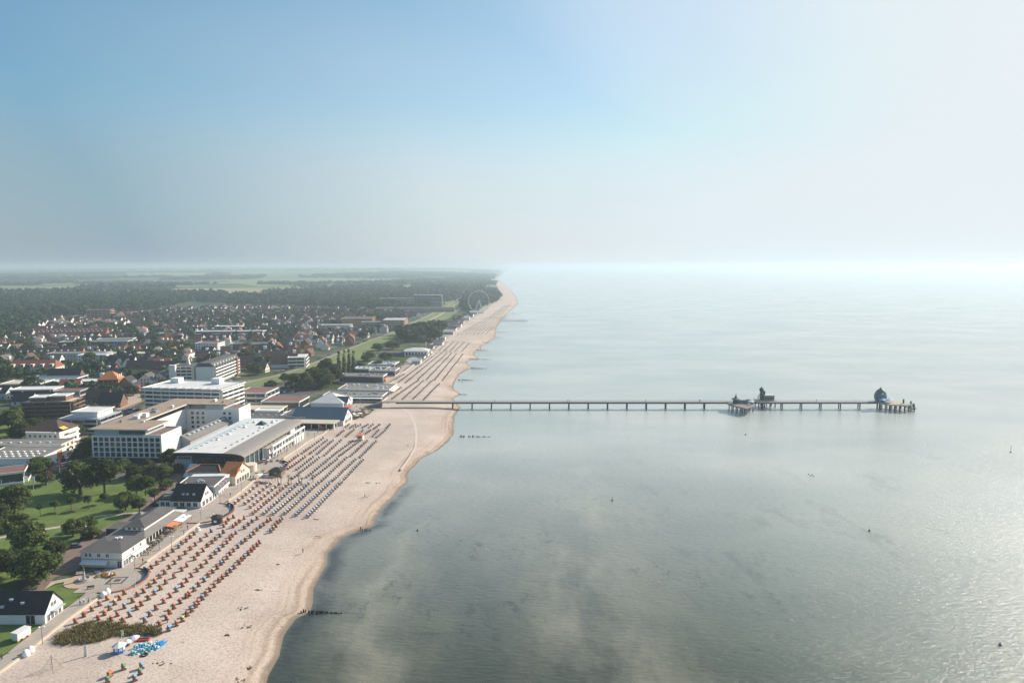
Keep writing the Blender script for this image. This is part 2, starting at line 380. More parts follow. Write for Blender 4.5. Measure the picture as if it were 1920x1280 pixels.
def make_sea():
    tt = np.concatenate([[0], np.array([1, 2, 3.5, 5, 8, 12, 20, 30, 45, 70, 100, 140, 200]), np.geomspace(260, 41000, 26)])
    nx = len(tt); b = coastx(ys) + wob
    V = np.zeros((len(ys), nx, 3)); S = np.zeros((len(ys), nx))
    for j, t in enumerate(tt):
        x = np.minimum(b + t - 0.9, 41500.0); V[:, j] = np.stack([x, ys, np.full_like(ys, 0.0)], 1); S[:, j] = t
    ny = len(ys); idx = np.arange(ny*nx).reshape(ny, nx)
    F = np.stack([idx[:-1, :-1], idx[:-1, 1:], idx[1:, 1:], idx[1:, :-1]], -1).reshape(-1, 4)
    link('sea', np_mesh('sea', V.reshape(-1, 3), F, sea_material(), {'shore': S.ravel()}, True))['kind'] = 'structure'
make_sea()

def land_material():
    m = bpy.data.materials.new('town_ground'); m.use_nodes = True; N, L = nt(m); b = N['Principled BSDF']
    b.inputs['Roughness'].default_value = 0.95; b.inputs['Specular IOR Level'].default_value = 0.1
    geo = N.new('ShaderNodeNewGeometry')
    def noise(scale, det=5, rough=.6):
        n = N.new('ShaderNodeTexNoise'); n.inputs['Scale'].default_value = scale; n.inputs['Detail'].default_value = det; n.inputs['Roughness'].default_value = rough
        L.new(geo.outputs['Position'], n.inputs['Vector']); return n.outputs['Fac']
    r = N.new('ShaderNodeValToRGB'); e = r.color_ramp.elements
    for k, (p, c) in enumerate([(.40, (0.04, 0.065, 0.022)), (.52, (0.075, 0.10, 0.04)), (.58, (0.13, 0.125, 0.11)), (.66, (0.20, 0.185, 0.165))]):
        if k > 1: e.new(p)
        e[k].position = p; e[k].color = (*c, 1)
    L.new(noise(0.03, 6, .65), r.inputs[0])
    # beyond the town: fields and woods
    r2 = N.new('ShaderNodeValToRGB'); e = r2.color_ramp.elements
    for k, (p, c) in enumerate([(.30, (0.05, 0.09, 0.035)), (.50, (0.12, 0.165, 0.06)), (.70, (0.23, 0.25, 0.11))]):
        if k > 1: e.new(p)
        e[k].position = p; e[k].color = (*c, 1)
    vo = N.new('ShaderNodeTexVoronoi'); vo.inputs['Scale'].default_value = 0.0022; mp = N.new('ShaderNodeMapping'); mp.inputs['Scale'].default_value = (.5, 1.3, 0)
    L.new(geo.outputs['Position'], mp.inputs[0]); L.new(mp.outputs[0], vo.inputs['Vector']); L.new(vo.outputs['Color'], r2.inputs[0])
    sp = N.new('ShaderNodeSeparateXYZ'); L.new(geo.outputs['Position'], sp.inputs[0])
    mr = N.new('ShaderNodeMapRange'); mr.inputs[1].default_value = 1350; mr.inputs[2].default_value = 1900; L.new(sp.outputs['Y'], mr.inputs[0])
    mx = N.new('ShaderNodeMix'); mx.data_type = 'RGBA'; L.new(mr.outputs[0], mx.inputs[0]); L.new(r.outputs[0], mx.inputs[6]); L.new(r2.outputs[0], mx.inputs[7])
    L.new(mx.outputs[2], b.inputs['Base Color'])
    return m
def make_land():
    """one sheet from the promenade to the horizon, rolling into low hills far inland"""
    tt = np.concatenate([[0, 2, 6, 14, 30, 60, 100, 160, 240, 340, 460, 600, 800, 1100, 1500], np.geomspace(2000, 41000, 26)])
    nx = len(tt); a = np.minimum(promx(ys), coastx(ys) - 4.0) ; V = np.zeros((len(ys), nx, 3))
    for j, t in enumerate(tt):
        x = np.maximum(a - t, -41500.0)
        far = np.clip((ys - 5000)/5000, 0, 1)*np.clip(t/1500, 0, 1)
        z = LZ + far*(22 + 16*np.sin(x/2900.0 + ys/5200.0) + 9*np.sin(x/1100.0 - ys/2100.0 + 1.0))
        V[:, j] = np.stack([x, ys, z], 1)
    ny = len(ys); idx = np.arange(ny*nx).reshape(ny, nx)
    F = np.stack([idx[:-1, :-1], idx[1:, :-1], idx[1:, 1:], idx[:-1, 1:]], -1).reshape(-1, 4)
    link('land', np_mesh('land', V.reshape(-1, 3), F, land_material(), None, True))['kind'] = 'structure'
make_land()
# ------------------------------------------------------------------ materials
WHITE = mat('white_render', (.74,.73,.70), .8, var=.05, scale=.35)
CREAM = mat('cream_render', (.66,.60,.50), .8, var=.06, scale=.35)
GREYW = mat('grey_render', (.40,.41,.42), .8, var=.07, scale=.3)
LGREY = mat('light_grey_cladding', (.42,.45,.48), .6, var=.05, scale=.3)
BRICK = mat('red_brick', (.30,.12,.075), .85, var=.15, scale=.8)
BROWNB = mat('brown_brick', (.20,.12,.085), .85, var=.15, scale=.8)
YBRICK = mat('ochre_brick', (.50,.30,.13), .85, var=.12, scale=.6)
SLATE = mat('black_roof_tiles', (.030,.030,.034), .7, var=.18, scale=.5)
DGREY = mat('dark_grey_roof', (.10,.097,.095), .85, var=.16, scale=.25)
MGREY = mat('grey_roof_felt', (.19,.18,.17), .9, var=.14, scale=.2)
BROWNR = mat('brown_roof_tiles', (.10,.06,.045), .75, var=.2, scale=.5)
REDR = mat('red_roof_tiles', (.235,.085,.06), .75, var=.18, scale=.5)
ORANGER = mat('orange_roof_tiles', (.52,.19,.065), .75, var=.14, scale=.5)
GRAVEL = mat('brown_gravel_roof', (.31,.24,.185), .95, var=.16, scale=.22)
REDFELT = mat('red_brown_roof_felt', (.20,.10,.085), .9, var=.14, scale=.2)
WROOF = mat('white_roof_membrane', (.60,.60,.585), .75, var=.10, scale=.16)
BEIGER = mat('beige_roof', (.50,.44,.36), .85, var=.10, scale=.2)
TAUPE = mat('taupe_metal_roof', (.27,.245,.22), .55, var=.07, scale=.3)
BLUER = mat('slate_blue_metal_roof', (.075,.125,.165), .5, var=.08, scale=.3)
GREENR = mat('green_roof', (.13,.16,.11), .9, var=.2, scale=.3)
GLASS = mat('window_glass', (.022,.030,.038), .12, var=.2, scale=.4, spec=.6, objvar=.95)
TGLASS = mat('teal_glass', (.03,.075,.085), .15, var=.25, scale=.3, spec=.6, objvar=.3)
SKYL = mat('skylight_glass', (.45,.55,.60), .2, var=.1, scale=.5, spec=.6)
FRAME = mat('white_frame', (.78,.78,.76), .6, var=.03)
DARK = mat('dark_paint', (.035,.037,.042), .7, var=.15)  # plain dark paint for doors, frames, bands, walls and wheels
CONC = mat('concrete', (.36,.34,.32), .9, var=.10, scale=.5)
STEEL = mat('galvanised_steel', (.35,.36,.37), .45, metal=.6, var=.06)
WOOD = mat('weathered_wood', (.20,.155,.12), .9, var=.2, scale=1.2)
DWOOD = mat('wet_dark_wood', (.035,.03,.027), .8, var=.25, scale=1.2)
REDP = mat('red_paint', (.48,.06,.05), .6, var=.08)
ORANGEF = mat('orange_fabric', (.62,.22,.09), .8, var=.06)
WFAB = mat('white_fabric', (.78,.77,.74), .8, var=.04)
YELLOW = mat('yellow_fabric', (.75,.50,.08), .8, var=.05)
BLUEP = mat('blue_paint', (.05,.20,.50), .6, var=.06)
RAIL = mat('rail_paint', (.62,.62,.60), .6, var=.05)
RAILD = mat('dark_rail', (.10,.10,.105), .6, var=.05)

# ------------------------------------------------------------------ ground sheets
PAVE = mat('promenade_paving', (.36,.315,.275), .9, var=.10, scale=.30)
ROADM = mat('asphalt', (.085,.082,.080), .9, var=.15, scale=.25)
REDPAVE = mat('reddish_paving', (.20,.145,.125), .9, var=.14, scale=.3)
PATHM = mat('pale_gravel_path', (.42,.37,.31), .95, var=.1, scale=.4)
LAWN = mat('lawn_grass', (.105,.155,.036), .95, var=.28, scale=.12)
DYKE = mat('dyke_grass', (.145,.185,.06), .95, var=.2, scale=.06)
FIELD = mat('field_grass', (.17,.21,.085), .95, var=.15, scale=.01)
WALLST = mat('pale_sandstone_kerb', (.56,.47,.37), .9, var=.08)
# promenade: paving strip beside the beach with a low stone edge
yy = np.concatenate([np.arange(60, 520, 4), np.arange(520, 2100, 20)])
def promline(off): return [Vector((float(promx(y)) - off, float(y))) for y in yy]
pm_ = MB(); pr_ = promline(.35); pw_ = [float(np.interp(q.y, [150, 195, 235, 275, 2100], [4.2, 5.0, 9.0, 13.0, 13.0])) for q in pr_]
pm_.add([(q.x, q.y, LZ+.155) for q in pr_]+[(q.x-w_, q.y, LZ+.155) for q, w_ in zip(pr_, pw_)], [(i, i+1, len(pr_)+i+1, len(pr_)+i) for i in range(len(pr_)-1)])
pm_.build('promenade', PAVE)['kind'] = 'structure'
TCS = [(*P(222,1088).xy, 10.5), (*P(384,962).xy, 13), (*P(500,876).xy, 12)]
kl = MB(); pl_ = promline(0.0)
for i in range(len(pl_)-1):
    a_, b_ = pl_[i], pl_[i+1]
    if 478 < b_.y < 500 or a_.y > 700 or any((a_.x-c_[0])**2+(a_.y-c_[1])**2 < c_[2]**2 for c_ in TCS): continue
    kl.prism([(a_.x-.35, a_.y), (a_.x+.35, a_.y), (b_.x+.35, b_.y), (b_.x-.35, b_.y)], LZ-.9, LZ+.42)
tag(kl.build('promenade_wall', WALLST), 'low pale stone wall running between the promenade and the sand', 'low wall')

ZK = [0]
def poly(name, px, z, m):
    ZK[0] += 1; return sheet(name, [tuple(P(x, y).xy) for x, y in px], z + ZK[0]*.0043, m)
poly('park_lawn', [(-40,1000),(-40,905),(30,898),(70,897),(118,905),(160,915),(215,905),(252,895),(292,932),(268,962),(205,985),(160,1000),(105,1040),(60,1075),(-40,1110)], LZ+.02, LAWN)
poly('small_lawn', [(68,1107),(120,1093),(160,1090),(186,1100),(160,1115),(118,1140),(95,1150)], LZ+.02, LAWN)
poly('side_lawn', [(-60,1215),(-60,1165),(60,1172),(95,1168),(68,1188),(40,1205),(0,1230)], LZ+.02, LAWN)
poly('verge', [(20,815),(0,822),(-30,815),(-30,790),(50,795),(52,806)], LZ+.02, LAWN)
band('service_road', XYs((40,1130),(90,1075),(120,1048),(165,1018),(195,996),(240,978),(275,960),(300,925),(330,895),(350,880)), 3.2, 3.2, LZ+.13, REDPAVE)
poly('car_park', [(95,1085),(118,1052),(160,1022),(200,1000),(225,1000),(190,1015),(150,1040),(150,1066)], LZ+.035, REDPAVE)
poly('yard', [(262,950),(300,905),(330,890),(345,890),(320,915),(305,935),(295,950)], LZ+.04, REDPAVE)
band('park_path', XYs((-20,1012),(30,1002),(60,996),(110,988),(150,975),(190,967),(240,963),(270,960)), 1.1, 1.1, LZ+.11, PATHM)
band('lawn_path', XYs((40,1128),(75,1105),(100,1092),(125,1087),(150,1086)), 1.3, 1.3, LZ+.117, PATHM)
def arc(cx, cy, r, a0, a1, n=24): return [(cx + r*math.cos(R(a0+(a1-a0)*k/n)), cy + r*math.sin(R(a0+(a1-a0)*k/n))) for k in range(n+1)]
mc = P(158, 1088)
sheet('fountain_circle', arc(mc.x, mc.y, 5.6, 0, 360), LZ+.165, mat('buff_paving', (.44,.33,.24), .9, var=.1))
# terraces that bulge onto the beach
def terrace(cpx, r, lab, name='terrace'):
    c = P(*cpx); mb = MB(); mb.prism(arc(c.x, c.y, r, -110, 95, 28) + [(c.x-9, c.y+r), (c.x-9, c.y-r)], LZ-1.2, LZ+.175)
    o = mb.build(name, PAVE); o['kind'] = 'structure'
    wl = MB(); ar = arc(c.x, c.y, r+.3, -100, 85, 28); ai = arc(c.x, c.y, r+.02, -100, 85, 28)
    for k in range(28): wl.prism([ai[k], ar[k], ar[k+1], ai[k+1]], LZ-1.2, LZ+.5)
    tag(wl.build('terrace_wall', mat('terrace_brick', (.42,.21,.14), .9, var=.12)), lab, 'low wall', 'curved brick terrace walls')
    bn = thing('curved_bench', lab.replace('curved brick wall', 'blue curved bench'), 'bench', (c.x, c.y, LZ+.175), 0, 'blue curved benches')
    for nm, r0, r1, z0, z1, m_ in (('seat', r-1.0, r-.15, .35, .5, mat('bench_blue', (.035,.06,.10), .5)), ('backrest', r-.14, r-.02, .35, 1.15, mat('bench_blue', (0,0,0))), ('base', r-.8, r-.25, 0, .34, CONC)):
        q = MB(); ao = arc(0, 0, r1, -25, 62, 16); ai = arc(0, 0, r0, -25, 62, 16)
        for k in range(16): q.prism([ai[k], ao[k], ao[k+1], ai[k+1]], z0, z1)
        q.build(nm, m_, bn)
    return c
t1 = terrace((222, 1088), 8.5, 'curved brick wall of the terrace with the paved square pattern')
t2 = terrace((384, 962), 11.0, 'curved brick wall of the plain terrace above the black kiosk')
t3 = terrace((500, 876), 10.0, 'curved brick wall of the terrace beside the palm tree bar')
sheet('paving_frame', [(t1.x-2.8, t1.y-3.0), (t1.x+2.4, t1.y-2.4), (t1.x+2.0, t1.y+2.6), (t1.x-3.2, t1.y+2.0)], LZ+.19, mat('dark_paving', (.09,.085,.085), .9))
sheet('paving_field', [(t1.x-2.0, t1.y-2.2), (t1.x+1.7, t1.y-1.8), (t1.x+1.4, t1.y+1.8), (t1.x-2.3, t1.y+1.4)], LZ+.2, PAVE)
sheet('paving_centre', [(t1.x-1.1, t1.y-1.2), (t1.x+.8, t1.y-1.0), (t1.x+.6, t1.y+.9), (t1.x-1.3, t1.y+.7)], LZ+.21, mat('dark_paving', (0,0,0)))
# roads
band('park_street', XYs((-40,905),(40,893),(75,888),(110,880),(165,868),(200,880),(320,882)), 3.5, 3.5, LZ+.045, ROADM)
band('town_street', XYs((110,880),(125,850),(140,830),(165,800),(215,775),(262,750)), 4, 4, LZ+.05, REDPAVE)
poly('hotel_car_park', [(210,790),(218,770),(262,764),(275,772),(240,790)], LZ+.04, ROADM)
poly('building_site', [(208,745),(262,738),(266,752),(225,768),(205,765)], LZ+.04, mat('bare_sand', (.42,.33,.25), .95))
dy = XYs((415,735),(450,722),(480,714),(520,705),(560,693),(600,678),(640,661),(690,641),(735,625),(770,608),(800,594),(840,574),(862,560),(870,550),(872,540))
band('dyke_grass', dy, 0.0, 22, LZ+.03, DYKE); band('dyke_road', dy, 5, 0, LZ+.06, mat('beige_road', (.27,.235,.19), .95, var=.08))
poly('dyke_meadow', [(640,672),(700,640),(735,628),(712,655),(690,672),(660,684)], LZ+.05, DYKE)
poly('far_meadow', [(800,606),(845,577),(868,561),(876,566),(870,576),(840,597),(815,608)], LZ+.06, DYKE)
band('far_dyke_path', XYs((800,604),(838,583),(858,568),(866,558)), 2, 2, LZ+.12, PATHM)
poly('beach_car_park', [(470,735),(500,718),(560,722),(600,735),(560,742),(500,742)], LZ+.04, ROADM)
poly('pier_square', [(610,790),(648,757),(668,742),(700,752),(704,760),(640,790),(618,806)], LZ+.05, REDPAVE)
for k, pp in enumerate([[(0,536),(110,537),(200,541),(40,548),(0,548)], [(330,541),(460,540),(530,545),(420,553),(300,550)], [(420,526),(610,527),(640,533),(480,537)],
        [(200,545),(300,543),(240,552),(180,553)], [(0,551),(70,549),(80,556),(20,560),(0,559)], [(640,540),(700,538),(720,542),(660,545)], [(60,519),(420,520),(380,523),(80,523)], [(560,518),(760,519),(740,522)]]):
    poly('field', pp, LZ+.35, FIELD if k % 2 == 0 else mat('stubble_field', (.27,.25,.13), .95, var=.12, scale=.01))

# ------------------------------------------------------------------ building kit (local frame: x along the front, y to the back)
OCC = []     # occupied circles for the random town
PANE = {}
class Bld:
    def __init__(s, name, label, cat, fl, ang, w=0, d=0, group=None, world=None):
        p = Vector(world) if world else P(*fl)
        s.t = thing(name, label, cat, (p.x, p.y, LZ), R(ang), group); s.p = p; s.a = R(ang)
        if w:
            c = p + Vector((math.cos(s.a)*w/2 - math.sin(s.a)*d/2, math.sin(s.a)*w/2 + math.cos(s.a)*d/2, 0))
            n = max(1, round(max(w, d)/min(w, d)))
            for k in range(n):
                f = (k+.5)/n; x_, y_ = (w*f, d/2) if w >= d else (w/2, d*f)
                OCC.append((p.x + math.cos(s.a)*x_ - math.sin(s.a)*y_, p.y + math.sin(s.a)*x_ + math.cos(s.a)*y_, .75*min(w, d)+3))
    def loc(s, x, y, z=0):
        """photo point at local height z -> local x,y"""
        q = P(x, y, LZ+z) - s.p; return q.x*math.cos(s.a) + q.y*math.sin(s.a), -q.x*math.sin(s.a) + q.y*math.cos(s.a)
    def box(s, name, m, x0, x1, y0, y1, z0, z1, parent=None): return MB().box(x0, x1, y0, y1, z0, z1).build(name, m, parent or s.t)
    def flat(s, x0, x1, y0, y1, z, m=None, pm=None, over=.25, par=.35):
        r = s.box('roof', m or MGREY, x0-over, x1+over, y0-over, y1+over, z, z+.28)
        if par:
            e = MB(); o = over+.02; t = .25
            for q in ((x0-o, x1+o, y0-o, y0-o+t), (x0-o, x1+o, y1+o-t, y1+o), (x0-o, x0-o+t, y0-o+t, y1+o-t), (x1+o-t, x1+o, y0-o+t, y1+o-t)): e.box(*q, z-.06, z+.28+par)
            e.build('parapet', pm or WHITE, r)
        return r
    def gable(s, x0, x1, y0, y1, ze, zr, wm, rm, over=.4, axis='x', walls=True, rname='roof'):
        ax = axis == 'x'; a0, a1, b0, b1 = (x0, x1, y0, y1) if ax else (y0, y1, x0, x1); c = (b0+b1)/2
        if walls:
            mb = MB(); mb.xprism([(b0, 0), (b1, 0), (b1, ze), (c, zr), (b0, ze)], a0, a1)
            if not ax: mb.v = [(y, x, z) for x, y, z in mb.v]; mb.f = [f[::-1] for f in mb.f]
            mb.build('wall', wm, s.t)
        sl = (zr-ze)/(c-b0); o = over; th = .22
        mb = MB(); mb.xprism([(b0-o, ze-sl*o+.03), (c, zr+.03), (b1+o, ze-sl*o+.03), (b1+o, ze-sl*o+.03+th), (c, zr+.05+th*1.3), (b0-o, ze-sl*o+.03+th)], a0-o, a1+o)
        if not ax: mb.v = [(y, x, z) for x, y, z in mb.v]; mb.f = [f[::-1] for f in mb.f]
        return mb.build(rname, rm, s.t)
    def hip(s, x0, x1, y0, y1, ze, zr, m, inset=None, over=.5, axis='x'):
        x0 -= over; x1 += over; y0 -= over; y1 += over; i = inset if inset is not None else min(x1-x0, y1-y0)/2
        if axis == 'x': r0, r1 = (x0+i, (y0+y1)/2), (x1-i, (y0+y1)/2)
        else: r0, r1 = ((x0+x1)/2, y0+i), ((x0+x1)/2, y1-i)
        mb = MB(); v = [(x0,y0,ze),(x1,y0,ze),(x1,y1,ze),(x0,y1,ze),(*r0,zr),(*r1,zr)]
        f = [(0,1,5,4),(1,2,5),(2,3,4,5),(3,0,4),(3,2,1,0)] if axis == 'x' else [(0,1,4),(1,2,5,4),(2,3,5),(3,0,4,5),(3,2,1,0)]
        return mb.add(v, f).build('roof', m, s.t)
    def win(s, face, pos, lo, hi, n, z, ww, wh, detail=1, m=None, name='window', fm=None):
        """n windows on a face: F (y=pos), R (x=pos, looks +x), L"""
        key = (round(ww, 2), round(wh, 2), detail, (m or GLASS).name, name)
        if key not in PANE:
            PANE[key] = MB().box(-ww/2, ww/2, -.05, .02, 0, wh).mesh(name, m or GLASS)
            fr = MB(); t = .09
            for q in ((-ww/2-t, ww/2+t, -t, 0), (-ww/2-t, ww/2+t, wh, wh+t), (-ww/2-t, -ww/2, 0, wh), (ww/2, ww/2+t, 0, wh), (-.04, .04, 0, wh)): fr.box(q[0], q[1], -.09, .01, q[2], q[3])
            PANE[key+('f',)] = fr.mesh('frame', fm or FRAME)
        for k in range(n):
            u = lo + (hi-lo)*(k+.5)/n; o = link(name, PANE[key], s.t)
            o.location, o.rotation_euler = {'F': ((u, pos, z), (0,0,0)), 'R': ((pos, u, z), (0,0,R(90))), 'L': ((pos, u, z), (0,0,R(-90))), 'B': ((u, pos, z), (0,0,R(180)))}[face]
            if detail > 1: link('frame', PANE[key+('f',)], o)
    def rooflight(s, par, pts, z, w=1.2, d=.8, h=.35, m=None, name='skylight'):
        for x, y in pts: s.box(name, m or SKYL, x-w/2, x+w/2, y-d/2, y+d/2, z, z+h, par)
def balconies(b, face, pos, lo, hi, z, n, depth, hgt, m=WHITE, name='balcony'):
    """one balcony floor along a face: slab and parapet, n dividers"""
    mb = MB(); q = lambda a0, a1, d0, d1, z0, z1: mb.box(a0, a1, pos-d1, pos-d0, z0, z1) if face == 'F' else mb.box(pos+d0, pos+d1, a0, a1, z0, z1)
    q(lo, hi, .01, depth, z-.15, z); q(lo, hi, depth-.12, depth, z, z+hgt)
    if n:
        for k in range(n+1):
            u = lo+(hi-lo)*k/n; q(max(lo, u-.1), min(hi, u+.1), .01, depth-.13, z, z+2.6)
    return mb.build(name, m, b.t)

# --- white house with a black roof (bottom left)
b = Bld('boathouse', 'white gabled house with long black roof at the bottom left corner', 'house', (-60,1170), 0, 21.5, 8)
b.gable(0, 21.5, 0, 7.6, 3.3, 7.6, WHITE, SLATE, .35)
b.win('F', 0, 16.2, 18.8, 1, 0.05, 2.5, 2.6, 2, DARK, 'garage_door'); b.win('R', 21.5, .6, 7, 4, .3, 1.0, 1.9, 2, name='shop_window'); b.win('R', 21.5, 2.6, 5, 2, 3.7, .9, 1.2, 2)
r = b.box('canopy', LGREY, 21.5, 22.9, 2.4, 6.8, 2.5, 2.7)
for x, y in ((11, 2.2), (9.2, .9), (14.5, 1.6)): b.box('skylight', SKYL, x-.5, x+.5, y-.35, y+.35, 3.3+y*4.3/3.8+.1, 3.3+y*4.3/3.8+.62)
# --- white two-storey shop with awning
b = Bld('seafront_shop', 'white two-storey building with dark flat roof and grey awning beside the statue fountain', 'shop building', (153,1062), -4, 14.2, 13)
b.box('wall', WHITE, 0, 14.2, 0, 12.7, 0, 5.3); b.box('cornice_band', DARK, -.06, 14.26, -.06, 12.76, 2.75, 2.9)
rf = b.hip(0, 14.2, 0, 12.7, 5.3, 6.3, DGREY, 5.5, .55)
b.box('fascia', FRAME, -.5, 14.7, -.5, 13.2, 5.12, 5.29, rf)
b.rooflight(rf, ((6.5, 9), (7.4, 9.6)), 6.1, 1.1, .8, .5, WHITE, 'roof_vent')
b.win('F', 0, 1.2, 4.0, 2, 3.6, .8, 1.1, 2); b.win('F', 0, 5.5, 7.0, 1, 3.6, 1.0, 1.1, 2); b.win('F', 0, 8.4, 10, 1, 3.6, 1.0, 1.1, 2)
b.win('F', 0, 12.4, 14, 1, .05, 1.3, 2.3, 2, name='door'); b.win('R', 14.2, 4, 12, 2, 3.4, .9, 1.2, 2); b.win('R', 14.2, .4, 4.4, 3, .3, .9, 2.0, 2, name='shop_window'); b.win('R', 14.2, 5.2, 12.5, 4, .3, 1.1, 1.9, 2, name='shop_window')
mb = MB(); mb.xprism([(-.05, 2.6), (-1.9, 1.7), (-1.9, 1.6), (-.05, 2.5)], .6, 9.6); mb.build('awning', WFAB, b.t)
mb = MB(); mb.add([(14.25, 4.6, 2.7), (15.6, 4.6, 2.35), (15.6, 12.6, 2.35), (14.25, 12.6, 2.7), (14.25, 4.6, 2.62), (15.6, 4.6, 2.27), (15.6, 12.6, 2.27), (14.25, 12.6, 2.62)], [(0,1,2,3), (7,6,5,4), (0,4,5,1), (1,5,6,2), (2,6,7,3), (3,7,4,0)]); mb.build('canopy', WFAB, b.t)
# --- restaurant pavilion with clerestory
b = Bld('restaurant_pavilion', 'low grey-roofed restaurant pavilion with raised clerestory hall and orange terrace awning', 'restaurant', (191,1025), -3, 15.5, 27)
b.box('wall', CREAM, .6, 15.0, 1.6, 26.5, 0, 3.0)
x0, x1, y0, y1, hx0, hx1, hy0, hy1 = 0, 15.6, 0, 27, 5.2, 12.8, 5.0, 25
mb = MB(); mb.add([(x0,y0,2.9),(x1,y0,2.9),(x1,y1,2.9),(x0,y1,2.9),(hx0,hy0,4.3),(hx1,hy0,4.3),(hx1,hy1,4.3),(hx0,hy1,4.3)],
   [(0,1,5,4),(1,2,6,5),(2,3,7,6),(3,0,4,7),(3,2,1,0),(4,5,6,7)]).build('roof', MGREY, b.t)
b.box('clerestory', WHITE, hx0+.15, hx1-.15, hy0+.15, hy1-.15, 4.25, 5.5)
b.hip(hx0, hx1, hy0, hy1, 5.5, 7.3, DGREY, 4.2, .6, 'y')
b.win('R', hx1-.15, hy0+.5, hy1-.5, 13, 4.5, .9, .7, 1, FRAME, 'clerestory_window'); b.win('F', hy0+.15, hx0+1, hx1-1, 3, 4.55, .9, .7, 1, GLASS, 'clerestory_window')
b.win('R', 15.0, 2, 26, 12, .4, 1.5, 2.1, 1); b.box('side_hall', DGREY, -4.6, .3, 9.5, 16.5, 0, 2.9)
mb = MB(); mb.add([(-1.2, 17, 3.0), (4.8, 17, 3.0), (4.8, 24, 3.0), (-1.2, 24, 3.0), (1.8, 20.5, 5.6)], [(0,1,4), (1,2,4), (2,3,4), (3,0,4), (3,2,1,0)]).build('hip_roof', MGREY, b.t)
for nm, m_, ya, yb in (('terrace_awning', ORANGEF, 13.5, 18.5), ('terrace_awning', WFAB, 19.0, 26)):
    mb = MB(); mb.add([(15.4, ya, 2.75), (19.0, ya, 2.3), (19.0, yb, 2.3), (15.4, yb, 2.75), (15.4, ya, 2.68), (19.0, ya, 2.2), (19.0, yb, 2.2), (15.4, yb, 2.68)], [(0,1,2,3), (7,6,5,4), (0,4,5,1), (1,5,6,2), (2,6,7,3), (3,7,4,0)])
    o = mb.build(nm, m_, b.t); o['label'] = 'orange awning' if m_ is ORANGEF else 'white awning'
    for yq in (ya+.2, yb-.2): MB().cyl((18.8, yq, 0), (18.8, yq, 2.3), .06, n=6).build('post', RAILD, o)
mb = MB().box(3, 15.2, 26.6, 29.6, 3.0, 3.25); mb.build('porch_roof', WROOF, b.t)
# --- black kiosk on the beach edge
b = Bld('kiosk', 'small black octagonal kiosk at the beach edge below the curved terrace', 'kiosk', (393,984), 0, 4.2, 4)
ko = [(2.1+2.0*math.cos(R(22.5+45*k)), 2.0+2.0*math.sin(R(22.5+45*k))) for k in range(8)]
MB().prism(ko, 0, 2.6).build('wall', DARK, b.t)
mb = MB(); kk = [(2.1+2.5*math.cos(R(22.5+45*k)), 2.0+2.5*math.sin(R(22.5+45*k)), 2.55) for k in range(8)]; mb.add(kk + [(2.1, 2.0, 3.7)], [(k, (k+1) % 8, 8) for k in range(8)] + [tuple(range(7, -1, -1))]).build('roof', SLATE, b.t)
b.win('F', .15, 1.4, 2.8, 1, .9, 1.1, .9, 1, WFAB, 'serving_hatch')
# --- dormer house with black roof
b = Bld('dormer_house', 'white house with steep black roof, roof lights and pointed white gable by the promenade', 'house', (297,951), -3.9, 18.2, 10.2)
b.gable(5.6, 18.2, 0, 10.0, 3.2, 8.6, WHITE, SLATE, .3); b.box('side_wall', WHITE, 0, 5.55, .2, 9, 0, 3.2)
rf = b.flat(0, 5.3, .2, 9, 3.2, GREENR, DARK, .2); b.win('F', .2, .8, 5, 2, .7, 1.5, 1.7, 2); b.win('F', 0, 6.2, 17.2, 4, .8, 1.7, 1.6, 2)
b.win('R', 18.2, 3.4, 6.6, 2, 4.3, 1.0, 1.3, 2); b.win('R', 18.2, .8, 9.2, 3, .5, 1.7, 2.0, 2, name='shop_window')
for x in (10.0, 11.8, 14.5): b.box('roof_light', SKYL, x-.5, x+.5, 1.4, 2.4, 4.6, 5.75); MB().box(8.5, 9.4, 4.7, 5.6, 7.4, 9.3).build('chimney', WHITE, b.t)
MB().lathe([(.1, 3.4), (.1, 5.2), (1.7, 5.1), (.05, 5.8)], 10, (3, 4)).build('parasol', WFAB, b.t)
# --- flat roof white building with red balcony
b = Bld('terrace_cafe', 'white flat-roofed two-storey cafe with red-edged balcony between two gabled houses', 'cafe building', (330,938), 4, 16, 15)
b.box('wall', WHITE, 0, 15.8, 0, 14.1, 0, 5.4); rf = b.flat(0, 15.8, 0, 14.1, 5.4, DGREY, WHITE, .35); b.rooflight(rf, ((6.5, 7.5), (7.5, 8.6), (8.8, 7.6), (6.6, 9.2)), 5.68, .8, .7, .5)
b.box('upper_deck', WROOF, -.3, 16.1, 14.2, 20.5, 0, 5.2); balconies(b, 'R', 15.8, .2, 14, 2.75, 4, 1.9, .95, WHITE); b.box('rail', REDP, 17.73, 17.8, .2, 14, 3.72, 3.85)
b.box('eave_strip', REDP, 16.1, 16.2, 0, 14.1, 5.5, 5.66); b.win('R', 15.8, .8, 13.6, 5, .3, 1.7, 2.1, 1, name='shop_window'); b.win('R', 15.8, .8, 13.6, 5, 3.1, 1.6, 2.0, 1); b.win('F', 0, 12.5, 15.4, 1, 2.9, 1.4, 1.2, 1)
